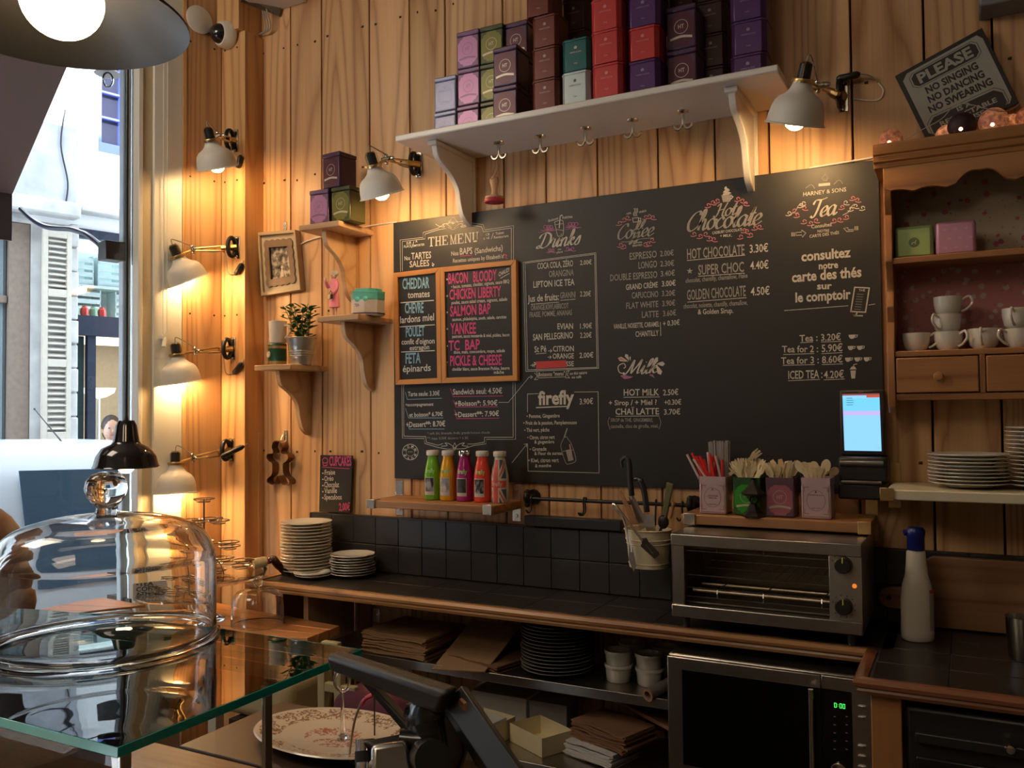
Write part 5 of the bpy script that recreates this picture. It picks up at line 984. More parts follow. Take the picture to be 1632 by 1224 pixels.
# ---- bottles
BC = [('lime green', (.14, .42, .02)), ('yellow', (.72, .36, .01)), ('magenta', (.34, .01, .16)), ('red orange', (.75, .06, .03)), ('union flag', (.62, .56, .46))]
pf = [(0, 0), (.0245, 0), (.0272, .003), (.0275, .01), (.0275, .075), (.0268, .085), (.0235, .105), (.019, .125), (.0172, .132), (.0165, .14), (.0165, .146), (0, .146)]
def prr(z):
    for (r0, z0), (r1, z1) in zip(pf[1:], pf[2:]):
        if z0 <= z <= z1 and z1 > z0: return r0+(r1-r0)*(z-z0)/(z1-z0)
    return .0275
for i, (nm, col) in enumerate(BC):
    px = (690, 714.5, 741, 769, 797)[i]; Y = -.105; x = xat(px, 780, Y); zz = 1.2015
    t = thing('drink_bottle', nm+' drink bottle, '+('leftmost of', 'second of', 'middle of', 'fourth of', 'rightmost of')[i]+' five on the wooden shelf', 'bottle', (x, Y, zz)); T = Matrix.Translation((x, Y, zz)) @ Matrix.Rotation(.10, 4, 'Z')
    S_ = Matrix.Scale(1.04, 4); T = T @ S_
    def wrapq(b, u0, u1, z0, z1, e, nu=8, nz=4):
        for a in range(nu):
            for k in range(nz):
                uu = (u0+(u1-u0)*a/nu, u0+(u1-u0)*(a+1)/nu); zq = (z0+(z1-z0)*k/nz, z0+(z1-z0)*(k+1)/nz); vs = []
                for u, z in ((uu[0], zq[0]), (uu[1], zq[0]), (uu[1], zq[1]), (uu[0], zq[1])): an = -PI/2+u/.0275; r = prr(z)+e; vs.append(T @ V((r*math.cos(an), r*math.sin(an), z)))
                b.add(vs, [(0, 1, 2, 3)])
    def wtxt(b, s, uc, z, w_, h, e):
        vs, fs = tfit(s, .02); out_ = []
        for p, q_ in vs: u = uc-w_/2+p*w_; an = -PI/2+u/.0275; zz_ = z+q_*h; r = prr(max(.004, zz_))+e; out_.append(T @ V((r*math.cos(an), r*math.sin(an), zz_)))
        b.add(out_, fs)
    b = MB(); b.lathe(pf, 40, T); b.build('bottle_body', mat('bottle_'+nm.replace(' ', '_'), col, .18, var=.06, coat=.4), t)
    b = MB(); b.lathe([(0, .143), (.0195, .143), (.0205, .146), (.0205, .156), (.019, .1595), (0, .16)], 32, T); b.build('cap', M_chrome if i == 2 else mat('bottle_cap', (.62, .58, .52), .4), t)
    if i < 4:
        b = MB(); wrapq(b, -.019, .017, .017, .074, .0006, 10, 1); b.build('photo_label', mat('label_paper', (.55, .5, .46), .5), t, weld=False)
        b = MB(); wrapq(b, -.017, .015, .028, .072, .0010, 10, 1); mi, tt, pp = nt('bottle_photo'); nn = noise(tt, vscale(tt, objc(tt), (60+i*9, 60, 30+i*7)), 1, 2); tt.links.new(ramp(tt, nn, [(.4, (.02, .02, .022) if i != 1 else (.25, .24, .23)), (.6, ((.35, .33, .32), (.5, .47, .45), (.05, .05, .06), (.3, .28, .28))[i])]), pp.inputs['Base Color']); b.build('photo', mi, t, weld=False)
        b = MB(); wtxt(b, 'firefly', .002, .088, .034, .014, .0012); b.build('lettering', mat('bottle_print', tuple(min(1, c*1.0+.22) for c in col), .4), t, weld=False)
    else:
        bb = [MB(), MB()]; nu, nz = 60, 60
        for a in range(nu):
            for k in range(nz):
                u = -.032+.064*(a+.5)/nu; z = .002+.132*(k+.5)/nz; du = u+.004; dz = z-.06; ad = abs(abs(du)*1.9-abs(dz))
                if abs(du) < .0085 or abs(dz) < .011: c_ = 0
                elif abs(du) < .0125 or abs(dz) < .016: c_ = None
                elif ad < .006: c_ = 0
                elif ad < .016: c_ = None
                else: c_ = 1
                if c_ is None: continue
                u0, u1, z0, z1 = -.032+.064*a/nu, -.032+.064*(a+1)/nu, .002+.132*k/nz, .002+.132*(k+1)/nz; vs = []
                for uu, zq in ((u0, z0), (u1, z0), (u1, z1), (u0, z1)): an = -PI/2+uu/.0275; r = prr(zq)+.0004; vs.append(T @ V((r*math.cos(an), r*math.sin(an), zq)))
                bb[c_].add(vs, [(0, 1, 2, 3)])
        bb[0].build('red_cross', mat('flag_red', (.6, .09, .07), .4), t, weld=False); bb[1].build('blue_field', mat('flag_blue', (.05, .09, .18), .4), t, weld=False)
        b = MB(); wtxt(b, 'firefly', .0, .054, .036, .013, .0012); b.build('lettering', mat('bottle_print_rose', (.7, .45, .4), .4), t, weld=False)
# ---- four cutlery tins
TP = [('lpink', 1121, 'ja', 'jp'), ('green', 1192, 'ht', 0), ('rose', 1247, 'ht', 0), ('lpink2', 1306, 'ja', 0)]
defs = [(.075, .094, 'jp', cm('pale_pink', (.60, .44, .47)), None, cm('brown_print', (.28, .12, .1)), 'pale pink open tea tin full of drinking straws'),
        (.075, .094, 'ht', cm('leaf_green_dark', (.03, .10, .03)), cm('leaf_green', (.05, .34, .03)), C_cr, 'bright green open tea tin full of wooden forks'),
        (.075, .096, 'ht', cm('rose_dark', (.14, .08, .11)), cm('rose', (.42, .14, .19)), C_cr, 'rose pink open tea tin full of wooden knives'),
        (.075, .098, 'ja', cm('blush_pink', (.60, .44, .47)), None, cm('brown_print', (.28, .12, .1)), 'pale blush open tea tin holding wooden spoons')]
TX = []
for (w_, h, sty, c1, c2, c3, lb), (xl, xr) in zip(defs, ((1113.5, 1165), (1167, 1216), (1219, 1272), (1275.5, 1333))):
    Y = -.135; f_ = Y-w_/2; xa = xat(xl, 790, f_); xb_ = xat(xr, 790, f_); w2 = w_; xc = xa+w2/2+.002
    t = make_tin(w2, h+.010, sty, c1, c2, c3, lb); t.location = (xc, Y, 1.2065); t['category'] = 'tin'
    for ch in list(t.children):
        if ch.name.startswith('lid'):
            bpy.data.objects.remove(ch)
    b = MB(); a = w2/2+.001; b.M = Matrix.Translation((0, 0, 0)); z0, z1 = h*.96, h+.010
    for q_ in ((-a, a, -a, -a+.002), (-a, a, a-.002, a), (-a, -a+.002, -a, a), (a-.002, a, -a, a)): b.box(*q_, z0-.006, z1)
    b.build('rim', c1, t, world=False); TX.append((xc, Y, 1.2065+h+.008, w2))
def group_items(key, n, fn, name, label, cat, group, mats):
    for i in range(n):
        b = MB(); fn(b, i); tag(b.build(name, mats(i) if callable(mats) else mats), label, cat, group)
random.seed(12)
M_str_r = mat('red_straw', (.75, .03, .03), .35, var=.05); M_str_w = mat('white_straw', (.62, .52, .5), .4); M_str_c = mat('clear_straw', (.42, .38, .36), .25, trans=.35)
x, y, z, w_ = TX[0]
def straw(b, i, lean, ln, r=.0034):
    px = x+random.uniform(-.028, .028); py = y+random.uniform(-.026, .024); lx = lean+random.uniform(-.012, .012); ly = random.uniform(-.02, .01)
    b.tube([(px, py, z-.05), (px+lx, py+ly, z+ln)], r, 8)
group_items('s', 14, lambda b, i: straw(b, i, -.055+.006*i if i < 8 else .005, .058+random.uniform(-.01, .008)), 'drinking_straw', 'red straw standing in the pale pink tin', 'straw', 'red straws in the pale pink tin', M_str_r)
group_items('s', 7, lambda b, i: straw(b, i, -.06+.014*i, .058+random.uniform(-.012, .012)), 'drinking_straw', 'white straw standing among red ones in the pale pink tin', 'straw', 'white straws in the pale pink tin', M_str_w)
def cstraw(b, i): px = x-.018+.0042*(i % 12)+random.uniform(-.002, .002); py = y+.015+.006*(i//12); b.tube([(px, py, z-.04), (px+(i-12)*.0004, py+.004, z+.098+random.uniform(-.004, .003))], .0032, 8)
group_items('s', 24, cstraw, 'drinking_straw', 'tall clear straw at the back of the pale pink tin', 'straw', 'clear straws in the pale pink tin', M_str_c)
def cutlery(b, kind, p, d, ln, turn):
    d = V(d).normalized(); T = frame(p, d, V((math.cos(turn), math.sin(turn), 0))); w0 = .0045; tk = .0014
    if kind == 'fork':
        o = [(-w0, -.05), (w0, -.05), (w0*.9, ln*.45), (.010, ln*.68), (.0095, ln), (.0065, ln-.002), (.0055, ln*.76), (.0035, ln*.76), (.0028, ln), (-.0028, ln), (-.0035, ln*.76), (-.0055, ln*.76), (-.0065, ln-.002), (-.0095, ln), (-.010, ln*.68), (-w0*.9, ln*.45)]
    elif kind == 'spoon': o = [(-w0, -.05), (w0, -.05), (w0*.8, ln*.4)]+[(.0125*math.sin(a), ln*.72-.28*ln*math.cos(a)) for a in [PI*(.12+.11*k) for k in range(16)] if a < 1.9*PI]+[(-w0*.8, ln*.4)]
    else: o = [(-w0, -.05), (w0, -.05), (w0, ln*.35), (.0085, ln*.42), (.0095, ln*.8), (.004, ln), (-.006, ln*.95), (-.0075, ln*.42), (-w0, ln*.35)]
    vs = [(a, s_*tk/2, h) for s_ in (-1, 1) for a, h in o]; n = len(o); b.add(vs, [tuple(range(n)), tuple(range(2*n-1, n-1, -1))]+[(i, (i+1) % n, (i+1) % n+n, i+n) for i in range(n)], T)
for ti, kind, n, lb in ((1, 'fork', 20, 'wooden fork standing in the green tin'), (2, 'knife', 20, 'wooden knife standing in the rose pink tin'), (3, 'spoon', 9, 'wooden spoon standing in the blush tin')):
    x, y, z, w_ = TX[ti]
    for i in range(n):
        f = i/(n-1)*2-1; b = MB(); cutlery(b, kind, (x+f*.022+random.uniform(-.006, .006), y+random.uniform(-.024, .022), z-.01), (f*.55+random.uniform(-.2, .2), random.uniform(-.25, .2), 1), random.uniform(.042, .068), random.uniform(-.6, .6))
        tag(b.build('wooden_'+kind, M_bwood, smooth=False), lb, kind, {'knife': 'wooden knives', 'fork': 'wooden forks', 'spoon': 'wooden spoons'}[kind]+' in their tin')
x, y, z, w_ = TX[3]
for i in range(4): b = MB(); cutlery(b, 'fork', (x-.02+.009*i, y-.02, z-.01), (-.25+.1*i, -.1, 1), .04, .1*i); tag(b.build('wooden_fork', M_bwood, smooth=False), 'short wooden fork in front of the spoons in the blush tin', 'fork', 'wooden forks in the blush tin')
b = MB(); q = hy(1190, 728, -.15); cutlery(b, 'fork', (q.x-.01, -.15, q.z-.02), (.75, 0, .6), .06, .2); tag(b.build('wooden_fork', M_bwood, smooth=False), 'wooden fork sticking out sideways above the green and rose tins', 'fork')
# ---- iron pagoda
q = hz(1203, 822, 1.2065); t = thing('iron_ornament', 'small dark cast iron lantern ornament before the green tin', 'ornament', (q.x, -.19, 1.206)); T = Matrix.Translation((q.x, -.183, 1.2062))
b = MB(); b.lathe([(0, 0), (.032, 0), (.034, .004), (.026, .010), (.018, .018), (.012, .030), (.007, .036), (0, .037)], 6, T); b.build('base', M_iron, t)
b = MB()
for k in range(3):
    a = 2*PI*k/3; b.tube([T @ V(p) for p in crom([(.006*math.cos(a), .006*math.sin(a), .034), (.014*math.cos(a+.5), .014*math.sin(a+.5), .045), (.006*math.cos(a+1), .006*math.sin(a+1), .06)], 4)], .0028, 6)
b.build('legs', M_iron, t); b = MB(); b.lathe([(0, .056), (.030, .058), (.034, .064), (.026, .070), (.014, .082), (.007, .092), (.004, .100), (.009, .104), (0, .106)], 6, T); b.build('roof', M_iron, t, bevel=.001)
# ---- payment terminal / printer with a lit screen
q = [hy(x, y, -.07) for x, y in ((1338, 622), (1410, 622), (1412, 726), (1340, 726))]
t = thing('order_tablet', 'black order tablet with a lit pale blue screen at the board edge', 'tablet', (q[0].x, -.07, q[3].z))
b = MB(); b.box(q[0].x, q[1].x, -.08, -.02, q[3].z-.0, q[0].z); b.build('tablet_body', M_black, t, bevel=.006)
sc = [hy(x, y, -.0805) for x, y in ((1342.5, 628), (1401.5, 627), (1405, 719), (1346, 718))]
def scr(u0, u1, v0, v1, m, off=0, nm='screen'):
    A, B_, C_, D = sc; b = MB(); f = lambda u, v: (A.lerp(B_, u)).lerp(D.lerp(C_, u), v)
    b.add([(p.x, -.0808-off, p.z) for p in (f(u0, v1), f(u1, v1), f(u1, v0), f(u0, v0))], [(0, 1, 2, 3)]); b.build(nm, m, t, weld=False)
def em(n, c, s): return mat(n, (.02, .02, .02), .2, var=0, emit=c, es=s)
scr(0, 1, 0, 1, em('screen_blue', (.22, .50, .95), .95)); scr(0, 1, 0, .03, em('screen_bar', (.45, .12, .1), .5), .0003, 'screen_bar'); scr(.65, 1, .03, .07, em('screen_red', (.7, .12, .06), .6), .0003, 'screen_bar'); scr(0, 1, .08, .3, em('screen_teal', (.15, .52, .75), .9), .0002, 'screen_panel'); scr(0, 1, .3, .38, em('screen_lilac', (.45, .38, .7), .9), .0002, 'screen_panel')
b = MB(); A = sc[0]; tmark(b, 'SAMSUNG', (sc[0].x+sc[1].x)/2, sc[0].z+.003, .014, .0022, -.0812); b.build('maker_mark', C_grey, t, weld=False)
b = MB()
for k, (u, w2) in enumerate(((.3, .5), (.3, .6), (.3, .6), (.3, .55))): zz = sc[0].z-.012-.006*k; b.add([(sc[0].x+.01, -.0813, zz), (sc[0].x+.01+.03*w2, -.0813, zz), (sc[0].x+.01+.03*w2, -.0813, zz+.0012), (sc[0].x+.01, -.0813, zz+.0012)], [(0, 1, 2, 3)])
b.build('screen_text', em('screen_text', (.05, .15, .3), .2), t, weld=False)
q2 = [hy(x, y, -.09) for x, y in ((1336, 727), (1412, 727), (1412, 797), (1336, 797))]
t = thing('receipt_printer', 'black receipt printer block fixed below the lit order tablet', 'printer', (q2[0].x, -.09, q2[3].z))
b = MB(); b.box(q2[0].x, q2[1].x+.004, -.10, -.005, q2[2].z+.045, q2[0].z); b.build('upper_case', M_black, t, bevel=.008); b = MB(); b.box(q2[0].x, q2[1].x+.004, -.108, -.005, q2[2].z, q2[2].z+.043); b.build('lower_case', M_black, t, bevel=.006)
b = MB(); b.tube([(q2[0].x+.01, -.112, q2[2].z+.046), (q2[1].x-.01, -.112, q2[2].z+.046)], .005, 10); b.tube([(q2[0].x+.005, -.102, q2[0].z-.018), (q2[1].x-.005, -.102, q2[0].z-.018)], .008, 10); b.build('feed_roller', mat('grey_rubber', (.06, .055, .05), .3), t)
# ---- rail with hooks and the utensil pot
za_, zb_ = hy(845, 790, -.05).z, hy(1090, 800, -.05).z; xr0, xr1 = xat(838, 790, -.05), xat(1105, 800, -.05); zr = 1.213
t = thing('utensil_rail', 'black iron utensil rail with hooks between the two wooden shelves', 'rail', (xr0, -.05, zr)); b = MB(); b.cyl((xr0, -.05, zr), (xr1, -.05, zr), .006); b.build('rail_bar', M_iron, t)
for xx in (xr0+.005, xr1-.01):
    b = MB(); b.sph((xx, -.05, zr+.002), .017, 14, 8, (.7, 1, 1.2)); b.cyl((xx, -.05, zr), (xx, 0, zr), .011); b.cyl((xx, -.006, zr), (xx, 0, zr), .026); b.sph((xx, -.05, zr+.02), .010, 8, 6); b.sph((xx, -.05, zr-.02), .010, 8, 6); b.build('rail_end', M_iron, t)
for px in (848, 931, 934, 1088):
    xx = xat(px, 800, -.05); b = MB(); b.tube(crom([(xx, -.044, zr+.004), (xx, -.050, zr+.010), (xx, -.058, zr+.002), (xx, -.055, zr-.02), (xx-.001, -.056, zr-.035), (xx-.008, -.062, zr-.045), (xx-.014, -.066, zr-.036)], 4), .0028, 6); b.build('hook', M_iron, t)
q = hy(834, 818, -.035); b = MB(); b.box(q.x+.004, hy(990, 830, -.035).x, -.04, 0, 1.122, 1.155); tag(b.build('knife_rack', M_black, bevel=.003), 'black bar shelf strip fixed above the tiles under the utensil rail', 'rack')
cy_ = -.125; c = hy(1031, 870, cy_); zt = hy(1034, 842, cy_).z; zb = hy(1040, 903, cy_).z; xc = xat(1033, 842, cy_)
H = zt-zb; t = thing('utensil_pot', 'cream enamel pot full of utensils hanging from the black rail', 'pot', (xc, cy_, zb)); T = Matrix.Translation((xc, cy_, zb))
R1 = .068; R0 = .056; b = MB(); b.lathe([(0, 0), (R0, 0), (R0+.001, H*.1), (R0+.0035, H*.115), (R0+.0015, H*.13), (R0+.006, H*.6), (R0+.009, H*.62), (R0+.007, H*.64), (R0+.009, H*.72), (R0+.0115, H*.735), (R0+.010, H*.75), (R1, H*.97), (R1+.004, H*.985), (R1+.003, H), (R1-.003, H), (R0-.001, .006), (0, .006)], 48, T); b.build('pot_body', M_cream, t)
b = MB(); b.tube(crom([(xc, cy_+R1, zt-.006), (xc, -.058, zt+.002), (xc, -.05, zr+.009), (xc, -.043, zr+.002)], 4), .003, 6); b.build('hanging_hook', M_iron, t)
def U(px, py, Y=None): return hy(px, py, cy_ if Y is None else Y)
t = thing('bread_knife', 'tall black handled knife with hooked pommel in the cream pot', 'knife', U(1015, 830)); b = MB(); b.tube(crom([U(992, 745), U(991, 734), U(998, 730), U(1003, 738), U(1004, 760), U(1007, 790)], 5), [.0045]*5+[.006]*5+[.0085]*10+[.009]*6, 10); b.build('handle', M_black, t); b = MB(); b.slab([U(1002, 792), U(1010, 790), U(1034, 838), U(1020, 845)], .0015); b.cyl(U(1006, 788), U(1008, 796), .006); b.build('blade', M_steelL, t)
t = thing('chef_knife', 'shorter black riveted knife handle in the middle of the cream pot', 'knife', U(1030, 830)); b = MB(); b.tube(crom([U(1012, 764, -.14), U(1020, 765, -.14), U(1027, 785, -.14), U(1031, 816, -.14)], 6), [.007]*6+[.009]*13, 10); b.build('handle', mat('black_bakelite', (.012, .012, .012), .15, var=0, coat=.5), t); b = MB(); b.slab([U(1025, 818, -.14), U(1042, 822, -.14), U(1045, 846, -.14), U(1030, 846, -.14)], .0015); b.build('blade', M_steelL, t)
t = thing('wooden_spatula', 'flat brown wooden spatula leaning left in the cream pot', 'spatula', U(1000, 830)); b = MB(); b.slab([U(986, 784, -.15), U(989, 781, -.15), U(1018, 836, -.15), U(1006, 836, -.15)], .006); b.build('blade', M_oak, t, bevel=.001)
t = thing('palette_knife', 'green handled steel scraper on the right of the cream pot', 'scraper', U(1062, 830)); b = MB(); b.slab([U(1062, 768), U(1073, 772), U(1062, 826), U(1054, 824)], .010); b.build('handle', mat('olive_handle', (.13, .13, .06), .4, var=.2), t, bevel=.003); b = MB(); b.cyl(U(1059, 807, cy_-.004), U(1059, 807, cy_+.006), .0022); b.build('rivet', M_brass, t)
t = thing('slotted_spoon', 'dark spoon bowl poking out of the right of the cream pot', 'spoon', U(1058, 830)); b = MB(); b.sph(U(1057, 832), .017, 14, 10, (1, .5, 1.2)); b.tube([U(1057, 835), U(1050, 850)], .004, 6); b.build('bowl', M_iron, t); 
t = thing('serving_spoon', 'thin brown handle standing at the right rim of the cream pot', 'spoon', U(1072, 830)); b = MB(); b.tube([U(1068, 826, -.13), U(1074, 800, -.13)], [.004, .006], 8); b.build('handle', M_oak, t)
t = thing('serving_tongs', 'steel tongs with scalloped ends hooked over the left rim of the pot', 'tongs', U(1000, 860)); 
for o_ in (0, .010):
    b = MB(); b.tube(crom([U(978, 803, -.19-o_), U(992, 822, -.2-o_), U(1004, 866, -.2-o_), U(1006, 880, -.2-o_)], 6), .0038, 6); b.build('arm', M_steelL, t)
b = MB(); b.slab([U(1002, 868, -.2), U(1008, 872, -.2), U(1014, 902, -.2), U(1010, 912, -.2), U(1002, 892, -.2)], .002); b.build('scalloped_tip', M_steelL, t)
t = thing('fish_slice', 'steel handled slice with dark slotted blade hanging across the pot', 'slice', U(1030, 860)); b = MB(); b.tube(crom([U(977, 804, -.215), U(981, 806, -.215), U(1000, 830, -.215), U(1024, 862, -.215)], 5), [.0045]*8+[.0035]*8, 8); b.tube([U(976, 808, -.21), U(992, 824, -.21)], .003, 6); b.build('handle', M_nickel, t)
b = MB(); b.slab([U(1021, 868, -.215), U(1031, 861, -.215), U(1050, 880, -.215), U(1051, 884, -.215), U(1043, 891, -.215), U(1021, 871, -.215)], .002); b.slab([U(1022, 858, -.217), U(1030, 857, -.217), U(1033, 862, -.217), U(1023, 868, -.217)], .003); b.build('blade', mat('dark_nylon', (.035, .028, .022), .35), t, bevel=.0008)
b = MB()
for k in range(3): p0 = U(1028+k*4, 868+k*5, -.2165); p1 = U(1033+k*4, 872+k*5, -.2165); b.tube([p0, p1], .0009, 4)
b.build('slots', M_nickel, t)
# ================================================================== BACKSPLASH AND COUNTER
X0T = -2.2012
bs = thing('tiled_backsplash', 'two rows of dark slate tiles along the wall behind the long counter', 'backsplash', (X0T, 0, .92))
b = MB(); b.box(X0T, .55, -.016, -.001, .922, 1.117); b.build('grout', M_grout, bs)
tm = None
for r in range(2):
    for i in range(27):
        x = X0T+.1*i
        if tm is None: b = MB(); b.box(.001, .099, -.022, -.014, .001, .096); tm = b.build('tile', M_tile, None, bevel=.0015); o = tm
        else: o = tm.copy(); COL.objects.link(o)
        o.parent = bs; o.matrix_basis = mw(bs).inverted() @ Matrix.Translation((x, random.uniform(-.0006, .0006), 1.02-.098+r*.098+.0))
b = MB(); b.box(X0T-.002, -1.26, -.024, -.001, 1.1165, 1.121); b.box(X0T-.004, X0T, -.024, -.001, .922, 1.12); b.build('edge_trim', M_tile, bs)
ct = thing('worktop', 'long dark tiled worktop with a varnished wooden edge moulding', 'worktop', (-2.19, 0, .92))
b = MB(); b.box(-2.185, -.2, -.315, -.016, .885, .917); b.build('slab', M_grout, ct)
tl = None
for i in range(10):
    for j in range(2):
        xa = -2.165+.2*i; o = None
        if xa > -.3: continue
        if tl is None: b = MB(); b.box(.001, .199, .001, .144, 0, .004); tl = b.build('tile', M_ctile, None, bevel=.001); o = tl
        else: o = tl.copy(); COL.objects.link(o)
        o.parent = ct; o.matrix_basis = mw(ct).inverted() @ Matrix.Translation((xa, -.305+.145*j, .9165))
def moulding(b, p0, p1, out, m0=0, m1=0):
    # a rounded nosing swept from p0 to p1; out = outward direction
    pr = [(0, .0), (.012, .004), (.022, .002), (.028, -.006), (.026, -.014), (.018, -.019), (.020, -.024), (.016, -.032), (.004, -.036), (0, -.036)]
    p0 = V(p0); p1 = V(p1); o = V(out); d = (p1-p0).normalized()
    vs = [p0+o*a+V((0, 0, z))-d*m0*a for a, z in pr]+[p1+o*a+V((0, 0, z))+d*m1*a for a, z in pr]; n = len(pr)
    b.add(vs, [(i, (i+1) % n, (i+1) % n+n, i+n) for i in range(n)]+[tuple(range(n)), tuple(range(2*n-1, n-1, -1))])
b = MB(); moulding(b, (-2.185, -.315, .92), (-.222, -.315, .92), (0, -1, 0), 1, 0); b.build('edge_moulding', M_mould, ct)
b = MB(); moulding(b, (-2.185, -.315, .92), (-2.185, 0, .92), (-1, 0, 0), 1, 0); b.build('edge_moulding', M_mould, ct)
# right, deeper counter
rc = thing('side_worktop', 'deeper dark tiled worktop with wooden moulding at the right edge', 'worktop', (-.2, -.57, .92))
b = MB(); b.box(-.2, .9, -.565, -.016, .885, .917); b.build('slab', M_grout, rc)
for i in range(6):
    for j in range(4):
        b = MB(); b.box(.001, .13, .001, .137, 0, .004) if False else b.box(.0012, .1488, .0012, .1338, 0, .004); 
        if i == 0 and j == 0: t2 = b.build('tile', M_ctile, None, bevel=.0012); o = t2
        else: o = t2.copy(); COL.objects.link(o)
        o.parent = rc; o.matrix_basis = mw(rc).inverted() @ Matrix.Translation((-.195+.15*i, -.56+.135*j, .9165))
M_mould2 = wood('red_brown_moulding', (.26, .10, .04), (.12, .04, .018), axis='x', K=8, knots=.2, rough=.3, coat=.4)
b = MB(); moulding(b, (-.2, -.565, .922), (.9, -.565, .922), (0, -1, 0), 1, 0); b.build('edge_moulding', M_mould2, rc); b = MB(); moulding(b, (-.2, -.565, .922), (-.2, -.335, .922), (-1, 0, 0), 1, 0); b.build('edge_moulding', M_mould2, rc)
b = MB(); b.box(-.195, -.135, -.56, -.50, 0, .886); b.build('leg', M_cabv, rc, bevel=.002)
t = thing('bar_fridge', 'black under-counter appliance with a silver knob at the lower right', 'fridge', (.25, -.55, 0)); b = MB(); b.box(-.13, .75, -.55, -.02, .02, .87); b.build('casing', M_black, t, bevel=.01); b = MB(); b.box(-.11, .75, -.562, -.55, .05, .77); b.build('door', mat('black_gloss', (.012, .011, .011), .15, var=0), t, bevel=.004)
b = MB(); q = hy(1610, 1192, -.565); b.lathe([(0, 0), (.010, 0), (.011, .012), (.008, .016), (0, .018)], 20, frame((q.x, -.562, q.z), (0, -1, 0))); b.build('knob', M_chrome, t); b = MB(); b.box(-.11, .75, -.57, -.55, .80, .822); b.build('handle_rail', M_black, t, bevel=.003)
# ================================================================== PLATES
def plate_prof(R, h=.018): return [(0, .003), (R*.58, .003), (R*.62, .006), (R*.7, h*.55), (R*.98, h*.92), (R, h), (R*.99, h*1.08), (R*.95, h*1.0), (R*.68, h*.62), (R*.6, h*.36), (0, h*.3)]
PM = {}
def plates(x, y, z, R, n, step, name, label, cat, grp, m, wave=0, wn=0, h=.018, jit=.0025):
    for i in range(n):
        lb = label % nth(i, n)
        k = (R, name, m.name)
        if k not in PM: b = MB(); b.lathe(plate_prof(R, h), 48, wave=wave, wn=wn); o = b.build(name, m, world=False); PM[k] = o
        else: o = PM[k].copy(); COL.objects.link(o)
        o.location = (x+random.uniform(-jit, jit), y+random.uniform(-jit, jit), z+i*step); o.rotation_euler = (0, 0, random.uniform(0, 6)); tag(o, lb, cat, grp)
def plate_at(cx, yb, z, R): return hz(cx, yb, z)
q = hy(490, 903, -.13); plates(q.x, -.135, .921, .092, 16, .0112, 'plate', 'cream plate, %s in the tall stack at the worktop left end', 'plate', 'tall plate stack on the worktop', M_porc2, h=.016)
q = hy(562, 912, -.125); plates(q.x, -.125, .921, .078, 8, .0092, 'side_plate', 'wavy edged side plate, %s in the low stack beside the tall one', 'plate', 'low side plate stack', M_porc, .012, 10, h=.015)
q = hz(497, 919, .925)
for i, (dx, dz) in enumerate(((.006, 0), (0, .007))):
    b = MB(); b.lathe(plate_prof(.064, .014), 48, wave=.02, wn=12); o = b.build('saucer', M_porc, world=False); o.location = (q.x+dx, q.y+.0, .921+dz); tag(o, ('upper' if i else 'lower')+' of two scalloped saucers before the tall plate stack', 'saucer')
qs = hy(1545, 770, -.125)
plates(qs.x, -.125, 1.2975, .094, 9, .0088, 'plate', 'cream plate, %s in the low stack on the cream shelf', 'plate', 'low stack on the cream shelf', M_porc2, h=.014)
plates(.168, -.125, 1.2975, .085, 15, .0098, 'plate', 'white plate, %s in the tall stack right on the cream shelf', 'plate', 'tall stack on the cream shelf', M_porc, h=.014)
# ================================================================== GRILL OVEN
gx0, gx1, gz0, gz1, gy = -.697, -.229, .957, 1.172, -.35
t = thing('grill_oven', 'stainless steel open fronted grill oven with two black dials on the worktop', 'oven', ((gx0+gx1)/2, gy, .921))
b = MB(); b.box(gx0, gx1, gy, -.05, gz1-.004, gz1); b.box(gx0, gx1, gy-.004, gy+.012, gz1-.03, gz1); b.build('top', M_steel, t, bevel=.003)
b = MB(); b.box(gx0, gx1, gy-.006, gy+.02, gz0, gz0+.032); b.box(gx0, gx1, gy, -.05, gz0, gz0+.006); b.build('base', M_steel, t, bevel=.003)
b = MB(); b.box(gx0, gx0+.034, gy, gy+.012, gz0+.032, gz1-.03); b.box(gx0, gx0+.004, gy, -.05, gz0, gz1); b.build('side', M_steel, t, bevel=.001); b = MB(); b.box(gx1-.004, gx1, gy, -.05, gz0, gz1); b.build('side', M_steel, t, bevel=.001)
px0 = hy(1321, 900, gy).x
b = MB(); b.box(px0, gx1, gy-.001, gy+.012, gz0+.032, gz1-.03); b.build('control_panel', mat('panel_steel', (.55, .51, .44), .35, .9), t, bevel=.001)
b = MB(); b.box(px0, px0+.003, gy+.012, -.055, gz0+.006, gz1-.005); b.box(gx0+.004, px0, -.06, -.055, gz0+.006, gz1-.004); b.build('inner_wall', mat('stained_steel', (.22, .18, .13), .4, .8, var=.4, scale=12), t)
b = MB(); b.box(gx0+.01, px0-.005, gy+.03, -.07, gz0+.032, gz0+.036); b.build('crumb_tray', mat('tray_metal', (.35, .31, .26), .3, .9, var=.3), t)
b = MB(); zr_ = hy(1180, 922, gy+.03).z
for k in range(14): x = gx0+.05+(px0-gx0-.06)*k/13; b.tube([(x, gy+.03, zr_), (x, -.07, zr_)], .0013, 5)
for y in (gy+.03, gy+.15, -.08): b.tube([(gx0+.036, y, zr_), (px0, y, zr_)], .0018, 6)
b.build('wire_rack', M_steelL, t)
for z, y in ((1.135, gy+.03), (1.135, gy+.12), (gz0+.06, gy+.06), (gz0+.06, gy+.15)):
    b = MB(); b.tube([(gx0+.04, y, z), (px0-.004, y, z)], .0045, 8); b.build('heating_element', mat('element_grey', (.3, .24, .17), .35, .7), t)
b = MB()
for z in (1.128, gz0+.052, gz0+.075): b.tube([(gx0+.036, gy+.016, z), (px0-.004, gy+.016, z)], .0016, 6)
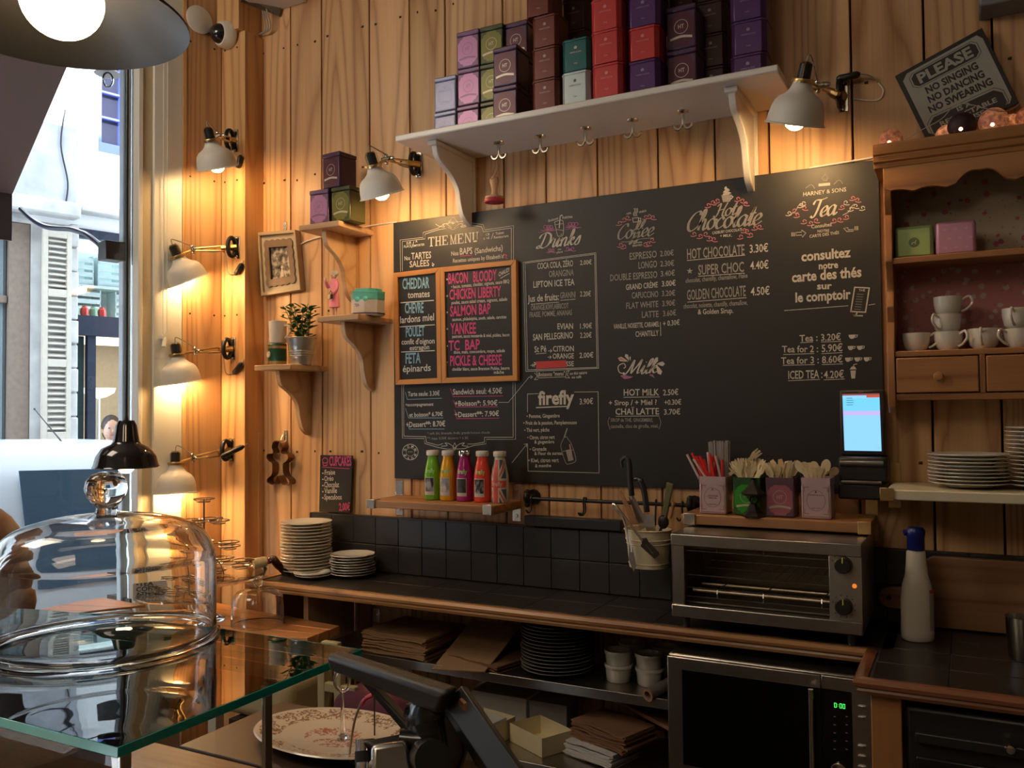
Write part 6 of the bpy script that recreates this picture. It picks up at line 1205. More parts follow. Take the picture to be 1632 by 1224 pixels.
for x in (.2, .55, .97):
    xx = gx0+.05+(px0-gx0-.06)*x; b.tube([(xx, gy+.016, 1.128), (xx, gy+.014, 1.142), (xx, gy+.05, 1.142)], .0016, 6); b.tube([(xx, gy+.016, gz0+.052), (xx, gy+.012, gz0+.064), (xx, gy+.016, gz0+.075), (xx+.01, gy+.1, gz0+.078)], .0016, 6)
b.build('guard_wire', M_steelL, t)
for px, py in ((1344, 900), (1345, 966)):
    q = hy(px, py, gy); T = frame((q.x, gy-.001, q.z), (0, -1, 0)); b = MB(); b.lathe([(0, 0), (.021, 0), (.020, .006), (.019, .016), (.017, .018), (0, .018)], 32, T); b.build('dial', M_black, t)
    b = MB(); b.box(q.x-.0012, q.x+.0012, gy-.0200, gy-.0185, q.z+.006, q.z+.019); b.build('pointer', mat('yellow_mark', (.7, .55, .08), .5), t)
    b = MB()
    for k in range(11 if py > 950 else 5): a = PI*.9-k*(.52 if py > 950 else .45); b.box(q.x+.026*math.cos(a)-.001, q.x+.026*math.cos(a)+.001, gy-.0018, gy-.001, q.z+.026*math.sin(a)-.0015, q.z+.026*math.sin(a)+.0015)
    b.build('scale_marks', M_black, t)
q = hy(1362, 934, gy); b = MB(); b.lathe([(0, 0), (.0055, 0), (.0045, .004), (0, .005)], 16, frame((q.x, gy-.001, q.z), (0, -1, 0))); b.build('indicator_light', mat('orange_lamp', (.7, .15, .02), .3, var=0, emit=(1, .25, .04), es=.5), t)
b = MB()
for x in (gx0+.03, gx1-.03):
    for y in (gy+.03, -.09): b.cyl((x, y, .921), (x, y, gz0), .009)
b.build('feet', M_black, t)
# ================================================================== MICROWAVE
mx0, mx1, mz0, mz1, my = -.706, -.203, .555, .862, -.36
t = thing('microwave', 'steel microwave with black glass door and green digits under the worktop', 'microwave', ((mx0+mx1)/2, my, mz0))
b = MB(); b.box(mx0, mx1, my, -.03, mz0, mz1); b.build('casing', M_steel, t, bevel=.006)
dx1 = hy(1310, 1085, my).x; wz1 = hy(1100, 1066, my).z; wx0 = hy(1090, 1100, my).x; kx1 = hy(1358, 1120, my).x
b = MB(); b.box(mx0+.001, dx1-.001, my-.014, my-.001, mz0+.004, mz1-.004); b.build('door', M_steel, t, bevel=.003)
b = MB(); b.box(wx0, dx1-.001, my-.0152, my-.013, mz0+.03, wz1); b.build('door_glass', mat('microwave_glass', (.004, .004, .004), .1, var=0), t)
b = MB(); b.box(dx1, kx1, my-.0135, my-.001, mz0+.004, wz1-.002); b.build('keypad', mat('microwave_glass', (.004, .004, .004), .1), t); b = MB(); b.box(dx1, mx1, my-.013, my-.001, wz1-.002, mz1-.004); b.box(kx1, mx1, my-.0125, my-.001, mz0+.004, mz1-.006); b.build('panel_surround', M_steel, t, bevel=.002)
hx_ = hy(1292, 1110, my-.04); b = MB(); b.tube([(hx_.x, my-.038, mz0+.03), (hx_.x, my-.038, hy(1292, 1099, my-.04).z)], .006, 12); b.tube([(hx_.x, my-.038, .8), (hx_.x, my-.012, .8)], .005, 8); b.tube([(hx_.x, my-.038, .6), (hx_.x, my-.012, .6)], .005, 8); b.build('handle', M_steelL, t)
b = MB(); seg = dict(a=(0, 1, 1, 1), b=(1, .5, 1, 1), c=(1, 0, 1, .5), d=(0, 0, 1, 0), e=(0, 0, 0, .5), f=(0, .5, 0, 1)); q = hy(1330, 1127, my-.014); zb_ = q.z
for i, xx in enumerate((hy(1330, 1127, my-.014).x, hy(1338.5, 1127, my-.014).x, hy(1343.5, 1127, my-.014).x)):
    for s_ in 'abcdef': x0, z0, x1, z1 = seg[s_]; vs, fs = ribbon([(xx+x0*.0042, zb_+z0*.010), (xx+x1*.0042, zb_+z1*.010)], .0011); b.add([(x, my-.0143, z) for x, z in vs], fs)
for dz in (.003, .007): b.box(hy(1336.3, 1127, my).x, hy(1336.3, 1127, my).x+.001, my-.0145, my-.0143, zb_+dz, zb_+dz+.001)
b.build('clock_digits', mat('green_digits', (.0, .05, .0), .4, var=0, emit=(.08, 1, .12), es=1.2), t, weld=False)
b = MB()
for r in range(5):
    for c_ in range(2): q = hy(1330+c_*19, 1142+r*13, my-.014); b.box(q.x-.002, q.x+.003, my-.0145, my-.014, q.z-.0012, q.z+.0012)
b.build('key_marks', C_grey, t)
for y in (1126, 1143, 1189, 1205, 1222):
    q = hy(1374, y, my-.013); b = MB(); b.box(q.x-.009, q.x+.009, my-.017, my-.012, q.z-.0022, q.z+.0022); b.build('button', M_steelL, t, bevel=.001)
q = hy(1337, 1224, my-.014); b = MB(); b.lathe([(0, 0), (.019, 0), (.018, .010), (.014, .012), (0, .012)], 28, frame((q.x, my-.013, q.z-.004), (0, -1, 0))); b.build('dial', M_nickel, t)
# ================================================================== THINGS ON THE RIGHT COUNTER
q = hz(1463, 1020, .921); t = thing('spray_bottle', 'white plastic bottle with a dark blue cap on the right worktop', 'bottle', (q.x, q.y, .921)); T = Matrix.Translation((q.x, q.y, .9213)) @ Matrix.Rotation(.3, 4, 'Z')
zt = hy(1455, 875, q.y).z-.921; bh = zt
b = MB(); b.lathe([(0, 0), (.033, 0), (.0375, .005), (.0385, .02), (.038, bh*.45), (.0345, bh*.60), (.027, bh*.72), (.024, bh*.85), (.0225, bh*.97), (.018, bh), (0, bh)], 40, T, 1, .72); b.build('body', mat('white_plastic', (.72, .66, .55), .35, var=.03), t, bevel=0)
b = MB(); b.lathe([(0, bh-.002), (.0205, bh-.002), (.0205, bh+.03), (.022, bh+.034), (.0225, bh+.046), (.017, bh+.054), (0, bh+.056)], 28, T, 1, .9); b.cyl(T @ V((-.012, 0, bh+.042)), T @ V((-.028, 0, bh+.040)), .007); b.build('cap', mat('navy_cap', (.008, .015, .16), .3, var=.05), t)
b = MB(); 
for k in range(6):
    a0 = -.95+k*.14; a1 = a0+.14; b.add([T @ V((.0388*math.cos(a), .0388*.72*math.sin(a), z_)) for a, z_ in ((a0, .028), (a1, .028), (a1, bh*.52), (a0, bh*.52))], [(0, 1, 2, 3)])
b.build('label', mat('label_grey', (.42, .38, .34), .4), t); b = MB()
for k in range(6):
    a0 = -.95+k*.14; a1 = a0+.14; b.add([T @ V((.0391*math.cos(a), .0391*.72*math.sin(a), z_)) for a, z_ in ((a0, bh*.53), (a1, bh*.53), (a1, bh*.57), (a0, bh*.57))], [(0, 1, 2, 3)])
b.build('label_stripe', mat('label_red', (.5, .07, .03), .4), t)
# cutting board with handle leaning at the wall
t = thing('chopping_board', 'large wooden chopping board with a round handle leaning on the wall', 'chopping board', (0, -.05, .922))
a = hy(1405, 951, -.045); ztb = hy(1500, 886, -.03).z; zbb = hy(1490, 1008, -.06).z; xl = hy(1474, 940, -.03).x
pts = [(xl, .924), (.55, .924), (.55, ztb), (xl+.02, ztb), (xl+.004, ztb-.01), (xl, ztb-.03), (xl, a.z+.03)]+[(a.x+.018-.026*math.sin(PI*k/8), a.z+.028*math.cos(PI*k/8)) for k in range(9)]+[(xl, a.z-.03)]
b = MB(); b.prism(pts, -.048, -.028); b.build('board', M_board, t, bevel=.003); b = MB(); b.lathe([(0, 0), (.006, 0), (.006, .001), (0, .001)], 16, frame((a.x+.018, -.0485, a.z), (0, -1, 0))); b.build('hanging_hole', M_dark, t)
q = hz(1622, 1050, .921); t = thing('steel_cup', 'brushed steel tumbler at the right edge of the worktop', 'cup', (q.x+.008, q.y, .921)); b = MB(); hh = hy(1622, 982, q.y).z-.921; b.lathe([(0, 0), (.028, 0), (.0305, .003), (.036, hh-.003), (.037, hh), (.035, hh), (.029, .004), (0, .004)], 36, Matrix.Translation((q.x+.012, q.y, .9212))); b.build('cup_body', M_nickel, t)
# ================================================================== DRESSER
dz0, dz1, dx0, dyf = 1.505, 2.145, -.178, -.155
t = dr = thing('dresser', 'varnished wooden wall dresser with scalloped top, flowered backing and drawers', 'dresser', (.2, dyf, dz0))
def side_poly(D):   # scalloped front edge of the side panel (y out, z)
    pts = [(0, dz0-.01), (0, dz1)]; fr = [(D, dz1)]
    for z, d in ((2.07, D), (2.04, D), (2.0, D*.86), (1.96, D*.93), (1.92, D*.93), (1.897, D), (1.875, D), (1.85, D*.85), (1.80, D*.78), (1.76, D*.9), (1.72, D*.82), (1.68, D*.92), (1.655, D), (1.52, D), (1.50, D*.95), (1.485, D*.8), (1.487, D*.6)): fr.append((d, z))
    return pts+fr
def yz_prism(b, pts, x0, x1): T = Matrix(((0, 1, 0, 0), (-1, 0, 0, 0), (0, 0, 1, 0), (0, 0, 0, 1))); b.prism(pts, x0, x1, T)
b = MB(); yz_prism(b, side_poly(.155), dx0, dx0+.018); b.build('side_panel', M_cabv, t, bevel=.002); b = MB(); yz_prism(b, side_poly(.155), .77, .788); b.build('side_panel', M_cabv, t, bevel=.002)
def wallp(name, base, blob, green, z0, z1):
    m, tt, pp = nt(name); oc = objc(tt); v = tt.nodes.new('ShaderNodeTexVoronoi'); v.inputs['Scale'].default_value = 34; tt.links.new(oc, v.inputs['Vector'])
    nz_ = noise(tt, oc, 120, 3, .7); d = mth(tt, 'ADD', v.outputs['Distance'], mth(tt, 'MULTIPLY', nz_, .35)); f1 = mth(tt, 'LESS_THAN', d, .42); c1 = mixc(tt, f1, base, blob)
    v2 = tt.nodes.new('ShaderNodeTexVoronoi'); v2.inputs['Scale'].default_value = 62; tt.links.new(vscale(tt, oc, (1, 1, 1)), v2.inputs['Vector']); d2 = mth(tt, 'ADD', v2.outputs['Distance'], mth(tt, 'MULTIPLY', noise(tt, oc, 110, 2), .5)); f2 = mth(tt, 'MULTIPLY', mth(tt, 'LESS_THAN', d2, .40), .75); c2 = mixc(tt, f2, c1, green)
    tt.links.new(c2, pp.inputs['Base Color']); pp.inputs['Roughness'].default_value = .7; b = MB(); b.box(dx0+.018, .77, -.012, -.004, z0, z1); b.build('flowered_backing', m, t)
wallp('rose_wallpaper', (.40, .33, .24), (.36, .08, .12), (.26, .22, .12), 1.88, 2.14); wallp('pink_wallpaper', (.44, .17, .17), (.46, .36, .30), (.15, .15, .09), 1.64, 1.88)
b = MB(); b.box(dx0+.018, .77, -.15, -.012, 1.868, 1.884); b.build('shelf', M_cab, t, bevel=.002)
b = MB(); b.box(dx0+.018, .77, -.15, -.012, 1.628, 1.643); b.build('shelf', M_cab, t, bevel=.002); b = MB(); b.box(dx0+.018, .77, -.15, -.012, dz0+.012, dz0+.028); b.build('shelf', M_cab, t, bevel=.002)
for x in (hy(1566, 590, dyf).x, .45): b = MB(); b.box(x-.006, x+.006, -.152, -.012, dz0+.028, 1.628); b.build('divider', M_cabv, t, bevel=.001)
xd = hy(1566, 590, dyf).x
for x0, x1 in ((dx0+.02, xd-.008), (xd+.008, .442)):
    b = MB(); b.box(x0, x1, -.153, -.02, dz0+.031, 1.625); o = b.build('drawer', M_cab, t, bevel=.003); b = MB(); q = hy(1496, 600, -.16); xk = q.x if x0 < xd-.02 else (x0+x1)/2
    b.lathe([(0, .0), (.007, .0), (.005, .006), (.009, .012), (.012, .017), (.009, .022), (0, .024)], 20, frame((xk, -.153, q.z), (0, -1, 0))); b.build('knob', M_cab, o)
pts = [(dx0, 2.125), (dx0, 2.065)]
xm = hy(1562, 262, -.157).x
for k in range(112): x = dx0+.018+k*.0068; u = abs(((x-xm)/.30+.5) % 1-.5)*.30; pts.append((x, 2.050+.034*max(0, math.cos(min(1, u/.052)*PI/2))**.8+.008*abs(math.sin((x-xm)*PI/.075))))
pts += [(.788, 2.065), (.788, 2.125)]
b = MB(); b.prism(pts, -.157, -.143); b.build('scalloped_apron', M_cab, t, bevel=.0015)
b = MB(); b.prism([(0, 0)], 0, 0) if False else None
prc = [(0, 2.118), (.160, 2.118), (.163, 2.128), (.172, 2.132), (.176, 2.145), (.183, 2.149), (.188, 2.165), (.188, 2.175), (0, 2.175)]
b = MB(); yz_prism(b, prc, dx0-.022, .81); b.build('cornice', M_cab, t, bevel=.0015)
# tins on the dresser
def flat_tin(px0, py0, px1, py1, Y, z, cmat, name, label, rim):
    a = hy(px0, py1, Y); c = hy(px1, py1, Y); top = hy((px0+px1)/2, py0, Y); w_ = c.x-a.x; h = top.z-z; t = thing('biscuit_tin', label, 'tin', ((a.x+c.x)/2, Y, z)); cx = (a.x+c.x)/2
    b = MB(); b.box(cx-w_/2, cx+w_/2, Y+.006, Y+.05, z+.001, z+h); b.build('body', rim, t, bevel=.010, seg=4); b = MB(); b.box(cx-w_/2-.001, cx+w_/2+.001, Y, Y+.018, z, z+h+.001); b.build('lid', cmat, t, bevel=.009, seg=4); return t, cx, z+h/2, w_, h
gt, cx, cz, w_, h = flat_tin(1427, 360, 1488, 413, -.11, 1.8845, cm('pistachio', (.30, .42, .16)), 'g', 'pistachio green square tin with a small round emblem on the dresser shelf', cm('pistachio_rim', (.2, .3, .12)))
b = MB(); b.lathe([(0, .0012), (.012, .001), (.0125, 0)], 24, frame((cx, -.1101, cz), (0, -1, 0))); vs, fs = ribbon([(cx-w_*.42, cz-h*.42), (cx+w_*.42, cz-h*.42), (cx+w_*.42, cz+h*.42), (cx-w_*.42, cz+h*.42)], .001, True); b.add([(x, -.1106, z) for x, z in vs], fs); b.build('emblem', cm('emblem_green', (.08, .12, .05)), gt, weld=False)
b = MB(); b.add([(cx+x*.001, -.1116, cz+z*.001) for x, z in ((-6, -3), (-3, 0), (2, 0), (4, 5), (6, 4), (5, 1), (4, -1), (5, -6), (3, -6), (2, -2), (-3, -2), (-4, -6), (-6, -6))], [tuple(range(13))]); b.build('emblem_horse', cm('pistachio_l', (.4, .5, .25)), gt, weld=False)
pt, cx, cz, w_, h = flat_tin(1492, 352, 1556, 408, -.11, 1.8845, cm('orchid', (.46, .23, .36)), 'p', 'orchid pink square tin with faint leaf print on the dresser shelf', cm('orchid_rim', (.35, .14, .18)))
b = MB()
for k in range(9): x = cx+((k % 3)-1)*w_*.27+(.01 if k//3 == 1 else 0); z = cz+(k//3-1)*h*.27; b.add([(x-.006, -.1104, z), (x, -.1104, z+.003), (x+.006, -.1104, z), (x, -.1104, z-.003)], [(0, 1, 2, 3)])
b.build('leaf_print', cm('orchid_l', (.56, .32, .42)), pt, weld=False)
# cups
def cup3(px, pyb, label, hang, Y=-.085, z=1.6435, R=.034, H=.048, big=0):
    x = hy(px, pyb, Y).x; t = thing('cup', label, 'cup', (x, Y, z), group=None); T = Matrix.Translation((x, Y, z)); H = H*(1+big); R = R*(1+big)
    b = MB(); b.lathe([(0, .002), (.020*R/.034, 0), (.022*R/.034, .003), (R*.86, H*.22), (R*.97, H*.6), (R, H), (R*.965, H), (R*.92, H*.5), (R*.8, H*.2), (0, .006)], 40, T); b.build('bowl', M_porc, t)
    a = hang; d = V((math.cos(a), math.sin(a), 0)); b = MB(); b.tube(crom([T @ (d*R*.96+V((0, 0, H*.82))), T @ (d*(R+.016)+V((0, 0, H*.98))), T @ (d*(R+.022)+V((0, 0, H*.62))), T @ (d*(R+.008)+V((0, 0, H*.3))), T @ (d*R*.9+V((0, 0, H*.2)))], 5), .0032, 8); b.build('handle', M_porc, t); return z+H
cup3(1461, 560, 'white cup at the left end of the dresser, handle right', -.25)
z_ = cup3(1512, 560, 'white cup at the bottom of the stack of three on the dresser', -.7); z_ = cup3(1510, 530, 'white cup in the middle of the stack of three on the dresser', -2.2, z=z_-.003); cup3(1511, 500, 'white cup on top of the stack of three on the dresser', -.1, z=z_-.003)
cup3(1568, 556, 'lone white cup between the two cup stacks on the dresser', -1.7, big=.08)
z_ = cup3(1624, 556, 'lower white cup of the right hand pair on the dresser', -2.5); cup3(1624, 525, 'upper white cup of the right hand pair on the dresser', -1.9, z=z_-.002, big=.1)
# PLEASE sign and the light balls on the dresser top
ZT = 2.176
sg = [hy(x, y, -.03) for x, y in ((1426.5, 122), (1565, 45), (1624, 165), (1478, 226))]
A, B_, C_, D_ = [V((p.x, -.03, p.z)) for p in sg]; U_ = (B_-A); Vv = (D_-A)
t = thing('funny_sign', 'tilted black and cream PLEASE NO SINGING sign leaning on the wall above the dresser', 'sign', (D_.x, -.03, D_.z))
def S2(u, v, e=0): p = A+(B_-A)*u*(1-v)+(C_-D_)*u*v+(D_-A)*v; return V((p.x, -.03-e, p.z))
def spoly(b, pts, e): b.add([S2(u, v, e) for u, v in pts], [tuple(range(len(pts)))])
def oct8(u0, u1, v0, v1, c): cu = c; cv = c*.95; return [(u0+cu, v0), (u1-cu, v0), (u1, v0+cv), (u1, v1-cv), (u1-cu, v1), (u0+cu, v1), (u0, v1-cv), (u0, v0+cv)]
b = MB(); b.prism([(S2(u, v).x, S2(u, v).z) for u, v in ((0, 0), (1, 0), (1, 1), (0, 1))], -.034, -.024); b.build('plate', mat('sign_black', (.02, .017, .014), .5), t, bevel=.001)
M_sgc = mat('sign_cream', (.36, .36, .31), .5); M_sgb = mat('sign_ink', (.028, .02, .02), .5)
b = MB(); spoly(b, [(.12, .05), (.92, .05), (.96, .12), (.96, .9), (.92, .96), (.1, .96), (.05, .9), (.05, .12)], .0044); b.build('field', M_sgc, t, weld=False)
b = MB(); spoly(b, oct8(.14, .87, .10, .285, .045), .0048)
spoly(b, oct8(.1, .9, .74, 1.0, .07), .0048); b.build('title_band', M_sgb, t, weld=False)
b = MB()
for q_ in (oct8(.12, .89, .085, .30, .05), oct8(.08, .92, .715, 1.0, .075)):
    for i in range(8):
        p, q = V(q_[i]), V(q_[(i+1) % 8]); d = (q-p); n_ = V((-d.y, d.x)).normalized()*.003; b.add([S2(*(p+n_), .0047), S2(*(q+n_), .0047), S2(*(q-n_), .0047), S2(*(p-n_), .0047)], [(0, 1, 2, 3)])
def stxt(b, s, u0, u1, v, h, e, bold=.03):
    vs, fs = tfit(s, bold); b.add([S2(u0+(u1-u0)*x, v-h*y, e) for x, y in vs], fs)
stxt(b, 'NO SINGING', .22, .80, .42, .085, .0048, .04); stxt(b, 'NO DANCING', .20, .82, .545, .085, .0048, .04); stxt(b, 'NO SWEARING', .16, .86, .67, .085, .0048, .04); b.build('lettering', M_sgb, t, weld=False)
b = MB(); stxt(b, 'PLEASE', .2, .81, .255, .125, .0052, .035); stxt(b, 'IS A', .42, .58, .80, .05, .0052); stxt(b, 'RESPECTABLE', .2, .82, .885, .055, .0052); stxt(b, 'HOUSE', .34, .66, .96, .05, .0052); b.build('title_lettering', M_sgc, t, weld=False)
def ball(px, py, Y, c, es, nm, label, R=.036):
    x = hy(px, py, Y).x; m, tt, pp = nt('thread_'+nm); nn = noise(tt, objc(tt), 90, 4, .7); pp.inputs['Roughness'].default_value = .6; tt.links.new(ramp(tt, nn, [(.3, tuple(k*.5 for k in c)), (.7, c)]), pp.inputs['Base Color']); bump(tt, pp, nn, .8, .002)
    pp.inputs['Transmission Weight'].default_value = 0; pp.inputs['Subsurface Weight'].default_value = .0
    if es: pp.inputs['Emission Color'].default_value = (1, .35, .12, 1); tt.links.new(mth(tt, 'MULTIPLY', mth(tt, 'POWER', nn, 3), es*2), pp.inputs['Emission Strength'])
    zc_ = ZT+R*.98; t = thing('light_ball', label, 'light ball', (x, Y, ZT)); b = MB(); b.sph((x, Y, zc_), R, 28, 18); b.build('thread_ball', m, t)
    b = MB(); b.sph((x-.003, Y-R*.86, zc_-R*.45), .0045, 10, 8); b.build('led', mat('led_warm', (1, .6, .3), .4, var=0, emit=(1, .6, .25), es=8), t)
ball(1420, 212, -.10, (.33, .10, .11), .35, 'rose', 'dusky rose thread light ball at the left end of the dresser top', .030)
ball(1510, 205, -.06, (.62, .28, .24), .8, 'peach', 'glowing peach light ball behind the dark one on the dresser', .030)
ball(1533, 190, -.12, (.045, .012, .025), 0, 'plum', 'dark plum light ball before the PLEASE sign', .034)
ball(1583, 185, -.12, (.38, .11, .14), .4, 'pink', 'large pink light ball right of the dark plum one', .034)
ball(1612, 188, -.07, (.55, .22, .10), .7, 'orange', 'orange light ball at the right behind the large pink one', .030)
ball(1640, 180, -.12, (.42, .07, .05), .3, 'red', 'red light ball at the right edge of the dresser top', .030)
b = MB(); b.tube(crom([hy(1395, 252, -.1), hy(1460, 212, -.13), hy(1500, 190, -.15), hy(1530, 165, -.15), hy(1600, 178, -.15), hy(1632, 158, -.1)], 6), .0012, 5); tag(b.build('light_string', M_cord), 'thin cord of the ball light string across the dresser top', 'cord')
# ================================================================== UNDER THE COUNTER
t = thing('steel_shelf', 'stainless steel shelf under the worktop with paper bags and ramekins', 'shelf', (-1.3, -.21, .7))
b = MB(); b.box(-1.99, -.712, -.245, -.005, .697, .7); b.box(-1.99, -.712, -.248, -.242, .672, .7); b.build('shelf_plate', M_steel, t, bevel=.001)
b = MB(); b.box(-.74, -.725, -.2, -.005, .502, .697); b.build('upright', M_steel, t, bevel=.001)
t = thing('steel_shelf', 'lower stainless steel shelf with boxes under the worktop', 'shelf', (-1.3, -.3, .45)); b = MB(); b.box(-1.78, -.712, -.35, -.005, .497, .5); b.box(-1.78, -.712, -.353, -.347, .47, .5); b.build('shelf_plate', M_steel, t, bevel=.001)
# end support
b = MB(); pts = [(-.02, .0), (-.02, .88), (-.27, .88), (-.27, .80), (-.26, .75), (-.22, .72), (-.22, .0)]
T = Matrix(((0, 1, 0, 0), (1, 0, 0, 0), (0, 0, 1, 0), (0, 0, 0, 1))); b.prism(pts, -2.02, -2.0, T); tag(b.build('end_panel', wood('pale_end_panel', (.5, .34, .2), (.36, .22, .12), axis='z', K=6)), 'pale wooden support panel with rounded corner under the left worktop end', 'panel')
b = MB(); b.box(-2.185, -2.165, -.215, -.02, .0, .885); tag(b.build('support_board', mat('dark_red_panel', (.14, .02, .02), .5)), 'dark red side panel under the left end of the worktop', 'panel')
q = hy(600, 978, -.001); b = MB(); b.box(q.x-.016, q.x+.016, -.004, -.0005, q.z-.03, q.z+.02); b.cyl((q.x, -.007, q.z), (q.x, -.003, q.z), .006, seg=10); tag(b.build('steel_tab', M_steelL), 'small steel plate on the wall under the worktop', 'bracket')
# paper bags: every bag of the two piles is a thing
def bags(cx, cy, z, w_, l, n, rot, th, m, label, grp, curl=.0, jit=.004):
    base = None
    for i in range(n):
        if base is None or i % 4 == 0:
            b = MB(); nx = 8; vs = []
            for s_ in (0, 1):
                for a in range(nx+1):
                    for c_ in (0, 1):
                        u = a/nx-.5; vs.append((u*w_, (c_-.5)*l, s_*th*.8+curl*math.sin(u*7+i)*th+.25*th*math.sin(a*2.1+i)))
            k = (nx+1)*2; fs = []
            for a in range(nx): fs += [(2*a, 2*a+2, 2*a+3, 2*a+1), (k+2*a, k+2*a+1, k+2*a+3, k+2*a+2), (2*a, k+2*a, k+2*a+2, 2*a+2), (2*a+1, 2*a+3, k+2*a+3, k+2*a+1)]
            fs += [(0, 1, k+1, k), (2*nx, k+2*nx, k+2*nx+1, 2*nx+1)]; b.add(vs, fs); o = b.build('paper_bag', m, world=False); base = o
        else: o = base.copy(); COL.objects.link(o)
        o.location = (cx+random.uniform(-jit, jit), cy+random.uniform(-jit, jit), z+i*th); o.rotation_euler = (0, 0, rot+random.uniform(-.03, .03)); tag(o, label % nth(i, n), 'paper bag', grp)
qa = hz(668, 1020, .76); bags(-1.665, -.128, .7005, .26, .22, 15, -.06, .0048, M_kraft, 'flat brown paper bag, %s in the tall pile on the steel shelf', 'tall pile of paper bags', .4)
q = hz(760, 1040, .71); bags(-1.36, -.13, .7005, .22, .19, 5, -.28, .0042, M_kraft2, 'flat brown paper bag, %s in the low pile on the steel shelf', 'low pile of paper bags', .2, .008)
b = MB(); b.slab([hy(688, 1068, -.262), hy(773, 1072, -.262), hy(832, 998, -.04), hy(752, 990, -.04)], .004); tag(b.build('paper_bag', M_kraft), 'single brown paper bag lying aslant over the low pile', 'paper bag')
b = MB(); q0 = hz(640, 990, .775); b.lathe([(.008, 0), (.034, 0)], 24, Matrix.Translation((-1.56, -.14, .7005+14*.0052+.004))) 
tag(b.build('printed_stain', mat('dark_print', (.1, .05, .03), .8)), 'dark round print on the top bag of the tall pile', 'print') if False else None
plates(hy(889, 1040, -.127).x, -.127, .701, .113, 14, .0105, 'plate', 'dark grey plate, %s in the tall stack on the steel shelf', 'plate', 'plate stack on the steel shelf', mat('grey_porcelain', (.20, .2, .185), .3, var=.05), h=.014)
# ramekins
def ramekin(x, y, z, m, label, grp):
    if 'rk' not in PM:
        t = thing('ramekin', label, 'ramekin', (x, y, z), 0, grp); b = MB(); b.lathe([(0, .003), (.033, 0), (.035, .002)], 48)
        prf = [(0, .003), (.0335, .0), (.0355, .003), (.0385, .040), (.0415, .041), (.042, .046), (.040, .050), (.038, .050), (.0355, .044), (.033, .006), (0, .006)]; b = MB(); b.lathe(prf, 60, wave=.012, wn=30); b.build('dish', m, t, world=False); PM['rk'] = t
    else:
        t = dup(PM['rk'], (x, y, z), random.uniform(0, 3), label, grp)
z0 = .7005
for x, y, n in ((-.925, -.145, 2), (-.832, -.14, 2), (-.918, -.05, 2), (-.815, -.045, 2)):
    for k in range(n): ramekin(x+random.uniform(-.002, .002), y, z0+k*.040, M_porc, 'white fluted ramekin, %s of the %s on the steel shelf' % (('lower', 'upper')[k], ('front left pair' if x < -.9 else 'front right pair') if y < -.1 else ('back left pair' if x < -.9 else 'back right pair')), 'ramekins on the steel shelf')
q = hy(1040, 1104, -.235); t = thing('paper_roll', 'grey rolled tube resting on the shelf edge beside the microwave', 'roll', (q.x, q.y, q.z)); a = V((q.x-.005, -.262, q.z+.0)); c = V((q.x+.05, -.14, q.z+.02)); b = MB(); T = frame(a, c-a); Ln = (c-a).length
b.lathe([(.012, 0), (.0175, 0), (.0175, Ln), (.012, Ln), (.012, 0)], 24, T); b.build('tube', mat('grey_tube', (.17, .15, .13), .4), t); b = MB(); b.lathe([(.0115, -.0008), (.018, -.0008), (.0182, .004), (.0115, .004), (.0115, -.0008)], 24, T); b.build('rim', M_kraft, t)
# boxes on the lower shelf
def carton(x0, x1, y0, y1, z, h, m, label, rz=0, lidded=True):
    t = thing('carton', label, 'box', ((x0+x1)/2, (y0+y1)/2, z), rz); T = Matrix.Rotation(0, 4, 'Z'); w_ = x1-x0; d = y1-y0
    b = MB(); b.box(-w_/2, w_/2, -d/2, d/2, 0, h); b.build('box_body', m, t, world=False, bevel=.002)
    b = MB(); b.box(-w_/2-.001, w_/2+.001, -d/2-.001, d/2+.001, h-.012, h+.001); b.build('lid', m, t, world=False, bevel=.001); return t
c0_, c1_ = hy(752, 1110, -.115), hy(838, 1110, -.115); carton(c0_.x, c1_.x, -.115, -.006, .5005, hy(800, 1108, -.115).z-.5005, M_paper, 'lidded white cardboard box under the steel shelf, left of two'); c0_, c1_ = hy(843, 1116, -.10), hy(903, 1130, -.10); carton(c0_.x, c1_.x, -.10, -.006, .5005, hy(870, 1120, -.10).z-.5005, mat('grey_card', (.42, .40, .40), .7), 'lidded grey white cardboard box under the steel shelf, right of two')
def tray(cx, cy, z, w_, d, h, m, label, rz):
    t = thing('card_tray', label, 'tray', (cx, cy, z), rz); b = MB(); k = .001; b.box(-w_/2, w_/2, -d/2, d/2, 0, .0012)
    for q_ in ((-w_/2, w_/2, -d/2, -d/2+k), (-w_/2, w_/2, d/2-k, d/2), (-w_/2, -w_/2+k, -d/2, d/2), (w_/2-k, w_/2, -d/2, d/2)): b.box(*q_, 0, h)
    b.build('tray_body', m, t, world=False, bevel=0); return t
M_tr = mat('cream_card', (.72, .62, .38), .7, var=.04)
tray(-1.146, -.222, .5005, .16, .115, .055, M_tr, 'open cream card tray on the lower steel shelf', -.47); tray(-1.32, -.23, .5005, .13, .10, .06, M_tr, 'open cream card tray holding napkins, partly behind the till', -.2)
b = MB()
for k in range(7): b.cbox((-1.32+.001*(k % 2), -.23, .5055+.008*k), .085, .07, .006, -.2)
tag(b.build('napkins', M_paper, kind='stuff'), 'pile of white napkins in the cream card tray', 'napkin', kind='stuff')
bags(-.925, -.20, .548, .2, .14, 9, -.35, .0055, M_kraft2, 'small dark brown paper bag, %s in the pile beside the microwave', 'dark bags beside the microwave', .6, .006)
bags(-.955, -.215, .5008, .17, .13, 9, -.3, .005, M_paper, 'white paper bag, %s in the pile under the dark bags', 'white bags beside the microwave', .3, .006)
